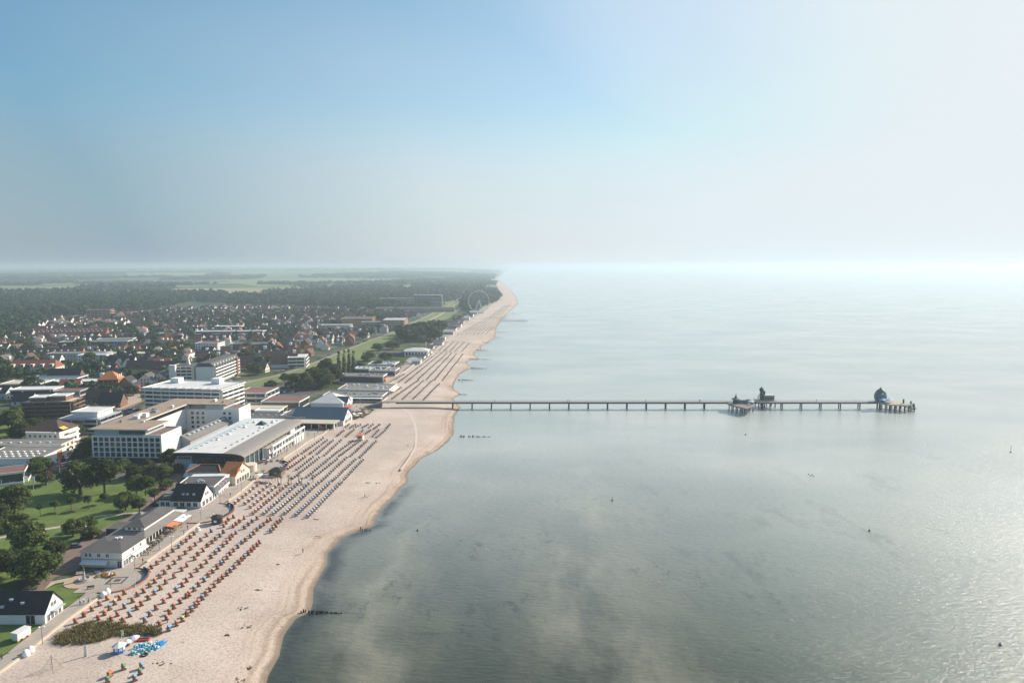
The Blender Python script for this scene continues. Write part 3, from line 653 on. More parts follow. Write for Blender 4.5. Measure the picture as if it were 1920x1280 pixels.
# --- orange roofed house and long black roof behind
b = Bld('orange_roof_house', 'cream house with bright orange tiled gable roof facing the promenade', 'house', (414,909), -7, 6.5, 14)
b.gable(0, 7.2, 0, 13.0, 4.4, 8.9, CREAM, ORANGER, .35, axis='x'); b.win('R', 7.2, .8, 12.2, 5, .4, 1.5, 2.3, 2, name='shop_window'); b.win('R', 7.2, 4.5, 8.5, 2, 4.4, 1.0, 1.2, 2); b.win('F', 0, 1.6, 4.6, 1, 2.6, 1.2, 1.0, 2)
mb = MB(); mb.add([(5.4, 1.2, 5.6), (7.3, 1.2, 5.6), (7.3, 5.2, 5.6), (5.4, 5.2, 5.6), (5.2, 3.2, 7.6), (7.3, 3.2, 7.6)], [(0,1,5,4), (1,2,5), (2,3,4,5), (3,0,4), (3,2,1,0)]).build('dormer', ORANGER, b.t)
b = Bld('black_roof_shop', 'low shop with black roof and orange tile verges behind the white cafe', 'shop building', (352,899), -2, 16, 13)
b.box('wall', WHITE, 0, 15.5, 0, 12, 0, 3.8); rf = b.hip(0, 15.5, 0, 12, 3.8, 5.6, SLATE, 4, .5)
mb = MB()
for q in (((-.5, -.5, 3.9), (3.5, 6, 5.75)), ((3.5, 6, 5.75), (12, 6, 5.75)), ((12, 6, 5.75), (16, -.5, 3.9))): mb.cyl(*q, .3, n=6)
mb.build('ridge_tiles', ORANGER, rf); b.win('F', 0, 2, 15, 4, 1.2, 1.6, 1.3, 1)
b = Bld('garden_pavilion', 'small shop with flat orange-red roof beside the glass hall front', 'shop building', (384,874), -3, 8, 6); b.box('wall', WHITE, 0, 9, 0, 6, 0, 3.4); b.gable(0, 9, 0, 6, 3.4, 4.3, WHITE, ORANGER, .4, walls=False); b.win('F', 0, 1, 8, 3, .5, 1.4, 1.8, 1)
# --- swimming hall
b = Bld('swimming_hall', 'large swimming hall with curved pale roof and dark glass front', 'swimming hall', (333,883), -4.4, 34, 75)
H = 10.5
b.box('wall', GREYW, 0, 7.5, 0, 72, 0, 8.6); b.box('glass_front', TGLASS, 7.6, 29.5, .6, 2.0, .3, 7.2)
b.box('hall_wall', DARK, 7.6, 32.0, 2.1, 72, 0, 7.6)
mb = MB()
for k in range(12): mb.box(8+k*1.95, 8.14+k*1.95, .45, .58, .3, 7.2)
for z in (2.6, 5.0): mb.box(7.6, 29.5, .5, .58, z, z+.12)
mb.build('mullions', RAILD, b.t)
# main roof: shallow curve, drooping on the sea side
prof = [(-1.0, 9.6), (2, 9.75), (6, 9.85), (10, 9.9), (16, 9.9), (24, 9.8)]
def curved(prof, y0, y1, th, name, m):
    mb = MB(); n = len(prof); vs = [(x, y0, z) for x, z in prof] + [(x, y0, z-th) for x, z in prof[::-1]]; vs += [(x, y1, z) for x, y, z in vs]
    k = 2*n; mb.add(vs, [tuple(range(k)), tuple(range(2*k-1, k-1, -1))] + [(i, k+i, k+(i+1) % k, (i+1) % k) for i in range(k)]); return mb.build(name, m, b.t)
rf = curved(prof, -1.6, 73, .5, 'roof', WROOF)
curved([(24.02, 9.82), (28, 9.72), (31, 9.45), (33.2, 8.9), (34.6, 8.1)], -1.6, 73, .35, 'eaves_roof', TAUPE)
curved([(-1.02, 9.62), (10, 9.93), (24, 9.83), (28, 9.74), (31, 9.47), (33.2, 8.92), (34.62, 8.12)], -2.1, -1.62, 1.5, 'front_fascia', SLATE)
mb = MB()
for k in range(15): mb.cyl((33.6, 1+k*4.9, 0), (33.6, 1+k*4.9, 8.3), .22, n=6)
mb.build('columns', FRAME, b.t)
b.win('R', 32.0, 2.5, 71.5, 28, .5, 1.9, 5.2, 1, TGLASS, 'side_window')
b.box('glass_strip', SKYL, 3.4, 5.6, 4, 70, 9.78, 9.92, rf)
for x, y, s_ in ((16, 58, 2.6), (10, 50, 1.3), (10, 62, 1.3), (20, 64, 1.3), (19, 50, 1.1), (9, 34, 1.1), (9, 22, 1.0)):
    MB().add([(x-s_, y-s_, 9.9), (x+s_, y-s_, 9.9), (x+s_, y+s_, 9.9), (x-s_, y+s_, 9.9), (x, y, 9.9+s_*.85)], [(0,1,4), (1,2,4), (2,3,4), (3,0,4)]).build('roof_pyramid', TGLASS if s_ > 2 else WHITE, rf)
b.rooflight(rf, [(21, 8+6*k) for k in range(11)], 9.7, .9, 1.5, .55, GREYW, 'roof_vent'); b.rooflight(rf, [(6.8, 6+5*k) for k in range(12)], 9.8, 1.5, .9, .3, GREYW, 'roof_vent')
b.box('sign_panel', LGREY, .4, 7.2, -.12, 0, 1.5, 7.8)
mb = MB()
for k in range(5): mb.box(.9+k*1.25, 1.9+k*1.25, -.2, -.13, 6.2, 7.2)
mb.build('window_strip', GLASS, b.t)
MB().lathe([(3.2, 0), (3.2, 3.6)], 20, (35.0, 3.0)).build('round_bay', CREAM, b.t)
mb = MB(); mb.xprism([(-2, 0), (-9, 0), (-2, 4.6)], 7.7, 11.5); mb.build('ramp_wall', WHITE, b.t)
# annexe: long grey gabled hall between hotel and swimming hall
b = Bld('ridge_hall', 'long narrow grey-roofed hall with a row of skylights behind the swimming hall', 'hall', (341,856), -4.4, 10, 66)
b.gable(-8, 1.5, 6, 72, 7.0, 9.6, GREYW, MGREY, .5, axis='y')
for k in range(12): b.box('skylight', SKYL, -2.2, -.9, 9+k*4.6, 11.4+k*4.6, 9.05, 9.75)
# white gallery building on the promenade beside the hall
b = Bld('seafront_gallery', 'long white colonnaded gallery with open balconies facing the beach', 'gallery', (508,862), -4.4, 7, 46)
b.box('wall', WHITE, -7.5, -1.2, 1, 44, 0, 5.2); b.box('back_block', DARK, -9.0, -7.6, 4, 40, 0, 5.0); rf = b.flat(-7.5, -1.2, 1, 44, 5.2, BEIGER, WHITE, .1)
balconies(b, 'R', -1.2, 1, 44, 3.0, 0, 1.8, 1.0)
mb = MB()
for k in range(12): mb.box(.45, .85, 1+k*3.9, 1.35+k*3.9, 0, 6.9)
mb.box(.2, .95, .8, 44.6, 6.5, 7.3); mb.build('colonnade', FRAME, b.t)
b.win('R', -1.2, 2, 43, 18, 3.3, 1.6, 1.7, 1); b.win('R', -1.2, 2, 30, 10, .3, 2.0, 2.2, 1, name='shop_window'); b.box('plinth_wall', WHITE, -1.1, .4, 30.5, 44, 0, 3.0)
b.box('roof_hut', WHITE, -6, -2.5, 32, 38, 5.6, 7.6)
# --- hotel
b = Bld('hotel', 'white hotel with square window grid and flat brown gravel roof', 'hotel', (174.6,866), -3, 36.3, 19); HH = 13.8
xb, yb = b.loc(288, 756.6, 17.4); Lh = yb
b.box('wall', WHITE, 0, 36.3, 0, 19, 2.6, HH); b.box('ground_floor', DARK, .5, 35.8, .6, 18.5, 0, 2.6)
for f in range(4): b.win('F', 0, .5, 35.8, 12, 3.2+f*2.62, 1.85, 1.8, 2, fm=DARK)
b.box('penthouse_wall', LGREY, 1.2, 27.5, .9, 18, HH, HH+3.2); b.box('penthouse_glass', TGLASS, 14, 27.6, .8, 1.2, HH+.6, HH+3.0)
rf = b.box('roof', GRAVEL, -.6, 30, -.8, 20, HH+3.2, HH+3.6); b.box('roof_edge', CREAM, -.75, 30.15, -.95, -.8, HH+3.05, HH+3.7, rf); b.box('roof_edge', CREAM, 30, 30.15, -.8, 20, HH+3.05, HH+3.7, rf)
b.box('terrace_floor', REDPAVE, 27.7, 36, .4, 18.6, HH, HH+.12)
mb = MB()
for q in ((27.7, 36.3, 0, .3), (36, 36.3, .3, 19), (27.7, 36, 18.7, 19)): mb.box(*q, HH, HH+.75)
mb.build('parapet', WHITE, b.t)
b.box('wing_wall', WHITE, 0, 15, 19.1, Lh+16, 2.6, HH+3.1); b.box('wing_base', GREYW, .1, 14.9, 19.2, Lh+15.9, 0, 2.6)
b.box('roof', GRAVEL, -.6, 16, 20.05, Lh+16.6, HH+3.2, HH+3.6); b.box('roof_edge', CREAM, 16, 16.15, 20.05, Lh, HH+3.05, HH+3.7); b.box('wing_window_band', GLASS, 14.95, 15.08, 21, Lh-.5, HH+.8, HH+2.9)
b.box('back_wall', WHITE, 15.1, 47.5, Lh+.2, Lh+16, 0, HH+.4); b.box('back_penthouse', LGREY, 15.1, 38, Lh+.8, Lh+15, HH+.4, HH+3.2)
b.box('roof', GRAVEL, 16.05, 40, Lh, Lh+16.6, HH+3.2, HH+3.6); b.box('back_glass', TGLASS, 17, 27, Lh+.7, Lh+.85, HH+.8, HH+3)
mb = MB()
for q in ((40, 47.5, Lh+.2, Lh+.5), (47.2, 47.5, Lh+.5, Lh+16)): mb.box(*q, HH+.4, HH+1.2)
mb.build('back_parapet', WHITE, b.t); b.box('terrace_floor', REDPAVE, 38.1, 47.1, Lh+.6, Lh+15.8, HH+.41, HH+.5)
for f in range(4):
    b.win('F', Lh+.2, 17.5, 27.2, 3, 2.9+f*2.75, 1.5, 1.65, 1); b.win('F', Lh+.2, 37, 43.6, 2, 2.9+f*2.75, 1.5, 1.65, 1)
for x, y, w_, d_, h_, m_ in ((8, 22, 3, 2.2, 1.7, WHITE), (11, 26, 2.2, 3, 2.2, WHITE), (6, 14, 1.2, 1.2, 1.2, STEEL), (9, 38, 2.5, 4, 1.3, STEEL), (12, 52, 1.4, 1.4, 1.4, WHITE), (5, 45, 3, 1.4, .9, STEEL), (17, 15, 1.6, 1.0, .8, WHITE), (28, Lh+8, 1.5, 2.5, 1.5, WHITE), (35, Lh+5, 1.2, 1.2, 1.0, STEEL), (5, 30, 2, 5, .8, WHITE)):
    b.box('roof_unit', m_, x, x+w_, y, y+d_, HH+3.6, HH+3.6+h_)
# --- big white balcony block
b = Bld('balcony_block', 'big white apartment block with rows of balconies, tallest on the seafront', 'apartment block', (275,776), -7.5, 54, 30); H = 17.6
b.box('wall', WHITE, 0, 53.8, 0, 28, 0, H); rf = b.flat(0, 53.8, 0, 28, H, WROOF, WHITE, 1.6, .5)
for f in range(6):
    balconies(b, 'F', 0, .2, 53.6, 2.2+f*2.75, 9, 1.5, 1.0); balconies(b, 'R', 53.8, .2, 27.8, 2.2+f*2.75, 4, 1.5, 1.15)
    b.box('window_band', GLASS, .4, 53.4, -.09, .05, 2.35+f*2.75, 4.55+f*2.75); b.box('window_band', GLASS, 53.75, 53.9, .4, 27.4, 2.35+f*2.75, 4.55+f*2.75)
b.rooflight(rf, [(5+6*k, 3) for k in range(8)], H+.28, .6, 4, .3, WHITE, 'roof_curb'); b.box('lift_house', WHITE, 36, 42, 19, 25, H, H+4.2); b.box('lift_house', WHITE, 5, 11, 20, 26, H, H+3.6)
# --- stepped terrace block behind it
b = Bld('stepped_block', 'stepped white apartment block with grey mansard roof and red stripe behind the balcony block', 'apartment block', (318,722), 2, 36, 60)
b.box('wall', CREAM, 0, 20, 0, 20, 0, 15); b.box('wall', WHITE, 21, 36, 2, 60, 0, 15); rf = b.flat(0, 20, 0, 20, 15, DGREY, CREAM, .3)
mb = MB(); mb.xprism([(20.5, 0), (36.5, 0), (33.5, 3.2), (23.5, 3.2)], 0, 1); mb.v = [(y, 2+x*58, 15+z) for x, y, z in mb.v]; mb.f = [f[::-1] for f in mb.f]; rr = mb.build('roof', DGREY, b.t)
b.rooflight(rr, [(35, 6+6.5*k) for k in range(8)], 15.6, 1.4, 1.6, 1.5, WHITE, 'dormer')
for f in range(5):
    balconies(b, 'R', 36, 3, 59, 1.8+f*2.75, 9, 1.5, 1.0); b.box('window_band', GLASS, 35.95, 36.06, 3, 59, 1.9+f*2.75, 4.1+f*2.75); balconies(b, 'F', 0, 1, 19, 1.8+f*2.75, 4, 1.2, 1.0); b.box('window_band', GLASS, 1, 19, -.07, .05, 1.9+f*2.75, 4.1+f*2.75)
b.box('stair_tower', BRICK, 36.1, 38.2, 50, 53, 0, 16); b.box('tower', WHITE, 2, 7, -4.2, -1.3, 0, 17.5)
MB().add([(8, 14, 15.4), (11, 14, 15.4), (11, 17, 15.4), (8, 17, 15.4), (9.5, 15.5, 24)], [(0,1,4), (1,2,4), (2,3,4), (3,0,4)]).build('spire', CREAM, b.t)
# ------------------------------------------------------------------ more buildings of the mid distance
def flatblk(name, label, fl, ang, w, d, h, wm=WHITE, rm=MGREY, floors=2, win='W', cat='building', pm=None, nF=0, nR=0, extra=None):
    """flat-roofed block; win: 'W' single windows, 'B' balcony floors, 'G' glazed bands"""
    b = Bld(name, label, cat, fl, ang, w, d); b.box('wall', wm, 0, w, 0, d, 0, h); rf = b.flat(0, w, 0, d, h, rm, pm or wm, .3)
    fh = h/floors; nF = nF or max(2, int(w/3.2)); nR = nR or max(2, int(d/3.4))
    for f in range(floors):
        z = f*fh
        if win == 'W': b.win('F', 0, .4, w-.4, nF, z+.9, 1.3, 1.4, 1); b.win('R', w, .4, d-.4, nR, z+.9, 1.3, 1.4, 1)
        else:
            b.box('window_band', GLASS, .5, w-.5, -.08, .05, z+.75, z+fh-.45); b.box('window_band', GLASS, w-.05, w+.08, .5, d-.5, z+.75, z+fh-.45)
            if win == 'B': balconies(b, 'F', 0, .2, w-.2, z+.3, nF//2, 1.3, .95, wm); balconies(b, 'R', w, .2, d-.2, z+.3, nR//2, 1.3, .95, wm)
    return b, rf
# by the pier entrance
b = Bld('blue_hall', 'pier entrance hall with big slate-blue gambrel roof and white gable', 'hall', (548,796), -5, 33, 18)
b.gable(0, 33, 0, 17, 3.6, 9.6, WHITE, BLUER, .6); b.win('R', 33, 2, 15, 5, .4, 1.7, 2.4, 1, name='shop_window'); b.win('R', 33, 6, 11, 2, 5.0, 1.2, 1.5, 1)
b.box('porch', BEIGER, 2, 31, -11, -.8, 3.4, 3.9); mb = MB()
for k in range(7): mb.box(2.2+k*4.7, 2.6+k*4.7, -10.8, -10.4, 0, 3.4)
for k in range(3): mb.box(30.5, 30.9, -10+k*4.2, -9.6+k*4.2, 0, 3.4)
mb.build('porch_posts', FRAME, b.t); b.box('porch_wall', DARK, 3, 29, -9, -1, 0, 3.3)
b = Bld('pyramid_hall', 'white hall with pale grey pyramid roof behind the blue-roofed entrance hall', 'hall', (583,766), -5, 24, 22); b.box('wall', WHITE, 0, 23, 0, 21, 0, 4.2)
b.hip(0, 23, 0, 21, 4.2, 9.6, WROOF, 11.6, .6); b.gable(17, 25, 3, 10, 4.4, 7.6, WHITE, BLUER, .4); b.win('R', 25, 3.5, 9.5, 3, .6, 1.4, 2.2, 1)
flatblk('boutique', 'white two-storey block with red-brown flat roof right of the balcony block', (446,756), -3, 21, 22, 7.5, WHITE, REDFELT, 2, 'B')
flatblk('boutique', 'low white glazed block with green and red-brown roof before the beach car park', (490,766), -3, 27, 20, 4.8, WHITE, REDFELT, 1, 'G')
b, rf = flatblk('shop_row', 'dark flat-roofed shop row behind the swimming hall', (455,794), -4, 40, 12, 4.2, GREYW, DGREY, 1, 'G'); b.rooflight(rf, [(4+5*k, 6) for k in range(7)], 4.5, 1, .8, .4)
b, rf = flatblk('shop_row', 'dark grey flat-roofed shop with skylight row beside the blue-roofed hall', (527,793), -6, 17, 16, 4.6, WHITE, DGREY, 1, 'G'); b.rooflight(rf, [(4+2.4*k, 12) for k in range(5)], 4.9, 1.4, .8, .35)
flatblk('shop_row', 'low flat shop with orange-beige roof below the balcony block', (452,778), -4, 26, 14, 3.6, CREAM, BEIGER, 1, 'G')
flatblk('shop_row', 'small pale shop with white roof terrace beside the dark shop row', (478,783), -4, 16, 8, 4.4, WHITE, WROOF, 1, 'G')
for k, (px, w_, d_, h_, lab, rm) in enumerate([((606,752), 44, 16, 4.0, 'long low grey shop with white arched canopy north of the pier square', MGREY), ((634,740), 40, 24, 4.2, 'grey flat-roofed arcade crowded with roof units north of the pier square', MGREY),
     ((636,718), 38, 14, 6.0, 'white walled arcade with long parapet in front of the poplars', MGREY), ((663,702), 30, 16, 5.0, 'pale flat-roofed cafe pair behind the white walled arcade', GREYW), ((692,705), 24, 18, 5.0, 'dark glazed beach restaurant with grey roof beside the promenade', MGREY), ((690,692), 26, 20, 4.6, 'grey-roofed restaurant nearest the poplars and the sand', LGREY)]):
    b, rf = flatblk('beach_shop', lab, px, -3, w_, d_, h_, WHITE, rm, 1, 'G')
    rq = random.Random(k); b.rooflight(rf, [(rq.uniform(2, w_-2), rq.uniform(2, d_-2)) for _ in range(12)], h_+.3, 1.6, 1.2, .7, (STEEL, WHITE, MGREY)[k % 3], 'roof_unit')
    if k == 0: b.box('canopy', WFAB, 14, 44, -4, -.4, 2.9, 3.3)
    if k in (1, 2): 
        mb = MB(); mb.add([(w_+.4, 1, 3.6), (w_+3.2, 1, 2.6), (w_+3.2, d_-1, 2.6), (w_+.4, d_-1, 3.6), (w_+.4, 1, 3.5), (w_+3.2, 1, 2.5), (w_+3.2, d_-1, 2.5), (w_+.4, d_-1, 3.5)], [(0,1,2,3), (7,6,5,4), (0,4,5,1), (1,5,6,2), (2,6,7,3), (3,7,4,0)]).build('awning', ORANGEF if k == 2 else CREAM, b.t)
b = Bld('beach_pavilion', 'white beach pavilion with pale tent roof north of the poplars', 'pavilion', (758,668), 0, 26, 18); b.box('wall', WHITE, 0, 26, 0, 16, 0, 6); b.hip(0, 26, 0, 16, 6, 9, WROOF, 10, 1.2); b.win('F', 0, 1, 25, 7, 1, 2, 3.4, 1); b.win('R', 26, 1, 15, 4, 1, 2, 3.4, 1); b.box('low_wing', DGREY, -22, -.3, 0, 12, 0, 4)
b = Bld('market_stall', 'bright red market stall row beside the blue-roofed hall gable', 'stall', (634,776), 60, 14, 3.2); b.box('counter', BLUEP, 0, 13, .4, 2.6, 0, 1.0); b.gable(0, 13, 0, 3, 2.4, 3.3, WHITE, REDP, .3, walls=False, rname='canopy')
mb = MB()
for x in (.2, 4.4, 8.6, 12.6): mb.box(x, x+.12, .1, .22, 1.0, 2.5); mb.box(x, x+.12, 2.8, 2.92, 0, 2.5)
mb.build('posts', FRAME, b.t)
# left of the hotel
b = Bld('hipped_block', 'white three-storey house with dark hipped roof and yellow awning left of the hotel', 'apartment house', (50,836), -4, 20, 16); b.box('wall', WHITE, 0, 19.5, 0, 15, 0, 8.5); b.hip(0, 19.5, 0, 15, 8.5, 13.5, BROWNR, 7.5, .6)
for f in range(2): b.win('F', 0, 1, 18.5, 6, 1.6+f*3.4, 1.3, 1.4, 2)
for f in range(3): balconies(b, 'R', 19.5, 5, 14, .9+f*2.8, 0, 1.6, .9)
b.win('R', 19.5, 1, 14, 4, 1.6, 1.2, 1.4, 1); MB().add([(18.6, 1, 10.6), (21.0, 1, 9.6), (21.0, 5, 9.6), (18.6, 5, 10.6), (18.6, 1, 10.5), (21.0, 1, 9.45), (21.0, 5, 9.45), (18.6, 5, 10.5)], [(0,1,2,3), (7,6,5,4), (0,4,5,1), (1,5,6,2), (2,6,7,3), (3,7,4,0)]).build('awning', YELLOW, b.t); b.box('terrace', WHITE, 1, 18.5, -1.6, -.05, 7.6, 8.4)
b, rf = flatblk('row_block', 'long cream two-storey block with grey roof at the left edge behind the parked cars', (-40,856), 3, 42, 12, 5.6, CREAM, MGREY, 2, 'W'); b.rooflight(rf, [(3+5*k, 5) for k in range(7)], 5.9, 1.2, 1.2, .5)
for f in range(2): balconies(b, 'R', 42, 2, 11, .6+f*2.7, 0, 1.5, .9)
b, rf = flatblk('community_hall', 'white hall with orange brick corner panels and many dome skylights by the park', (-45,885), 4, 30, 22, 6.0, WHITE, MGREY, 1, 'W', nF=5, nR=4); b.rooflight(rf, [(2+3.2*(k % 8), 4+4.3*(k//8)) for k in range(24)], 6.28, 1.1, 1.1, .5, WHITE, 'dome_light'); b.box('brick_panel', ORANGER, 27.2, 30.15, -.12, 2.2, .1, 5.9); b.box('brick_panel', ORANGER, 29.9, 30.16, 14, 18, .1, 5.9); b.box('canopy', TAUPE, 8, 34, -5, -.3, 2.9, 3.2)
flatblk('corner_cafe', 'white terrace building cut by the left edge of the photo beside the park', (-40,915), 28, 17, 12, 5.0, WHITE, REDFELT, 1, 'B')
b, rf = flatblk('balcony_villa', 'modern white villa block with glass balconies behind the dark-hipped house', (112,812), -2, 24, 22, 8.4, GREYW, LGREY, 3, 'B'); b.box('penthouse', WHITE, 6, 21, 4, 19, 8.5, 11.8); b.flat(6, 21, 4, 19, 11.8, WROOF, WHITE, .8)
b, rf = flatblk('brick_flats', 'dark brick apartment block with glass balconies and white penthouse roof', (42,786), 8, 30, 16, 10.5, BROWNB, BEIGER, 4, 'B'); b.box('penthouse', BROWNB, 4, 13, 3, 13, 10.6, 13.2); b.flat(4, 13, 3, 13, 13.2, WROOF, WHITE, .6); b.box('penthouse', BROWNB, 15, 25, 4, 14, 10.6, 13.8); b.flat(15, 25, 4, 14, 13.8, WROOF, WHITE, .6)
# town landmarks
b = Bld('corner_villa', 'tall red brick villa with orange hipped roof and dormers', 'villa', (184,733), 10, 16, 14); b.box('wall', BRICK, 0, 15, 0, 13, 0, 9); b.hip(0, 15, 0, 13, 9, 15, ORANGER, 6.5, .6)
for f in range(3): b.win('R', 15, 1, 12, 4, 1+f*2.9, 1.2, 1.6, 2); b.win('F', 0, 1, 14, 4, 1+f*2.9, 1.2, 1.6, 1)
for y in (3, 7, 11): b.box('dormer', FRAME, 12.2, 13.9, y-.7, y+.7, 10.3, 11.9)
b = Bld('brick_inn', 'brick inn with steep dark roof and roof windows beside the orange-roofed villa', 'inn', (218,738), 8, 14, 14); b.gable(0, 13, 0, 13, 6, 12.5, BRICK, SLATE, .4, 'y')
for y in (3, 5.2, 7.4, 9.6): b.box('roof_window', SKYL, 10.2, 11.5, y-.5, y+.5, 7.6, 9.3)
for f in range(2): b.win('F', 0, 1, 12, 4, 1+f*2.8, 1.2, 1.5, 1); b.win('R', 13, 1, 12, 4, 1+f*2.6, 1.2, 1.4, 1)
for k, (px, lab) in enumerate([((258,728), 'left white twin-gabled house with dark roof before the stepped block'), ((285,724), 'cream right-hand twin-gabled house with dark roof before the stepped block')]):
    b = Bld('twin_house', lab, 'house', px, 6, 13, 13); b.gable(0, 12, 0, 13, 6.5, 11.5, (WHITE, CREAM)[k], DGREY, .4, 'y')
    for f in range(3): b.win('F', 0, 2, 10, 3, 1.0+f*2.6, 1.1, 1.4, 2)
    b.win('R', 12, 1, 12, 4, 1.2, 1.2, 1.4, 1); b.win('R', 12, 1, 12, 4, 3.8, 1.2, 1.4, 1)
    for y in (4, 6, 8): b.box('roof_window', SKYL, 9.4, 10.6, y-.5, y+.5, 8.2, 9.6)
b = Bld('mansard_house', 'long house with red mansard roof and round dormers at the left', 'guest house', (12,706), 6, 42, 16); b.box('wall', CREAM, 0, 42, 0, 15, 0, 8); b.hip(0, 42, 0, 15, 8, 14, REDR, 4, .5)
for k in range(5): b.box('dormer', CREAM, 4+8.2*k, 7+8.2*k, -.2, 3, 8.2, 11); b.win('F', -.2, 4.4+8.2*k, 6.6+8.2*k, 1, 8.8, 1.4, 1.6, 1)
for f in range(2): b.win('F', 0, 1, 41, 12, 1.2+f*3.2, 1.3, 1.7, 1); b.win('R', 42, 1, 14, 3, 1.2+f*3.2, 1.3, 1.7, 1)
b = Bld('terrace_row', 'long terrace row with dark red roof and orange brick gable end at far left', 'house row', (30,674), 12, 66, 11); b.gable(0, 64, 0, 10, 5.5, 11, ORANGER, BROWNR, .3)
b.rooflight(b.t, [(4+6.5*k, 2.2) for k in range(9)], 7.6, 1.4, 1.4, 1.4, WHITE, 'dormer')
b = Bld('terrace_row', 'long brick guest house row with red-brown roof dotted with white dormers', 'house row', (66,637), 10, 95, 16); b.gable(0, 88, 0, 15, 7, 15, BRICK, REDR, .4)
b.rooflight(b.t, [(4+5.6*k, 3.4) for k in range(15)], 9.8, 1.7, 1.6, 1.6, WHITE, 'dormer'); b.rooflight(b.t, [(7+5.6*k, 5.6) for k in range(14)], 12.2, 1.5, 1.4, 1.2, WHITE, 'dormer')
flatblk('white_block', 'long white balcony block of the old town with three floors', (182,652), 14, 40, 14, 10, WHITE, MGREY, 3, 'B', 'apartment block')
flatblk('white_block', 'long white and beige slab block left of the three-floor balcony block', (112,658), 10, 74, 14, 10, CREAM, MGREY, 3, 'G', 'apartment block')
flatblk('white_block', 'grey-white stepped block below the beige slab block', (88,678), 6, 58, 16, 8, GREYW, MGREY, 2, 'W', 'apartment block')
flatblk('white_block', 'white ornate villa block with many small windows left of the dark pines', (146,683), 4, 28, 14, 9, WHITE, LGREY, 3, 'W', 'apartment block')
flatblk('white_block', 'cream two-storey block right of the ornate white villa', (180,676), 4, 24, 14, 7, CREAM, BEIGER, 2, 'W', 'apartment block')
flatblk('white_block', 'very long low white block with flat roof in the middle of the town', (366,634), 3, 92, 16, 9, WHITE, LGREY, 3, 'G', 'apartment block')
flatblk('white_block', 'small white block with pale roof just behind the very long white block', (403,622), 2, 40, 14, 8, WHITE, WROOF, 2, 'G', 'apartment block')
flatblk('white_block', 'long low grey slab in the town left of the very long white block', (229,634), 6, 80, 14, 6, GREYW, LGREY, 2, 'G', 'apartment block')
flatblk('white_block', 'white apartment house with orange roof terrace behind the stepped block', (366,662), 0, 26, 20, 11, WHITE, REDFELT, 4, 'W', 'apartment block')
flatblk('white_block', 'wide white block with balconies under a grey roof beside the dark pines of the town', (430,658), 2, 46, 18, 8, WHITE, DGREY, 3, 'B', 'apartment block')
flatblk('low_pavilion', 'beige flat-roofed pavilion between dark trees left of the stepped block', (250,674), 3, 22, 16, 6, CREAM, BEIGER, 2, 'G', 'building')
b = Bld('tarped_house', 'house roof wrapped in bright blue tarpaulin', 'house', (211,657), 14, 15, 11); b.gable(0, 14, 0, 10, 4.5, 9.0, LGREY, mat('blue_tarpaulin', (.05,.15,.34), .6), .4)
b, rf = flatblk('pink_tower', 'pink-white tower block at the far edge of the town before the forest', (163,602), 10, 40, 16, 20, mat('pink_render', (.55,.33,.28), .8, var=.05), REDFELT, 6, 'B', 'tower block')
b, rf = flatblk('hotel_tower', 'tall pale hotel tower standing far along the dyke near the ferris wheel', (776,577), 2, 66, 24, 30, GREYW, LGREY, 9, 'B', 'hotel tower')
flatblk('apartment_slab', 'yellow-brick apartment slab with dark shaded front near the dyke', (641,616), 6, 48, 52, 15, YBRICK, DGREY, 5, 'G', 'apartment block')
flatblk('apartment_slab', 'banded grey apartment block in front of the yellow slab', (678,619), 2, 32, 20, 12, LGREY, MGREY, 4, 'B', 'apartment block')
flatblk('apartment_slab', 'stepped white block with red-white balconies at the end of the dyke road', (718,620), 2, 32, 46, 16, mat('salmon_render', (.62,.42,.35), .8, var=.05), LGREY, 6, 'B', 'apartment block')
flatblk('apartment_slab', 'low white apartment row left of the yellow slab', (602,622), 4, 44, 16, 10, WHITE, LGREY, 4, 'B', 'apartment block')
flatblk('apartment_slab', 'far long pink-roofed row below the hotel tower', (705,585), 3, 170, 20, 9, CREAM, REDFELT, 3, 'G', 'apartment block')
flatblk('apartment_slab', 'far pale sanatorium in the woods left of the hotel tower', (712,573), 5, 90, 20, 18, CREAM, MGREY, 5, 'G', 'apartment block')
flatblk('white_block', 'white terraced holiday block with stacked balconies beside the dyke road', (540,690), 10, 16, 26, 10, WHITE, WROOF, 3, 'B', 'apartment block')
b = Bld('big_gable_house', 'large white house with brown roof and tall sunlit gable by the dyke road', 'house', (508,690), 10, 26, 18); b.gable(0, 24, 0, 17, 4, 13, WHITE, BROWNR, .5); b.win('R', 24, 3, 14, 4, 1, 1.4, 1.5, 1); b.win('R', 24, 5, 12, 2, 5, 1.2, 1.4, 1)
b = Bld('big_gable_house', 'dark-roofed white house close behind the large brown-roofed gable house', 'house', (488,680), 12, 26, 15); b.gable(0, 24, 0, 14, 4, 11, WHITE, BROWNR, .5)
b = Bld('big_gable_house', 'orange brick house with brown roof left of the large white gable house', 'house', (447,690), 8, 24, 16); b.gable(0, 22, 0, 15, 3.5, 11, ORANGER, BROWNR, .5)
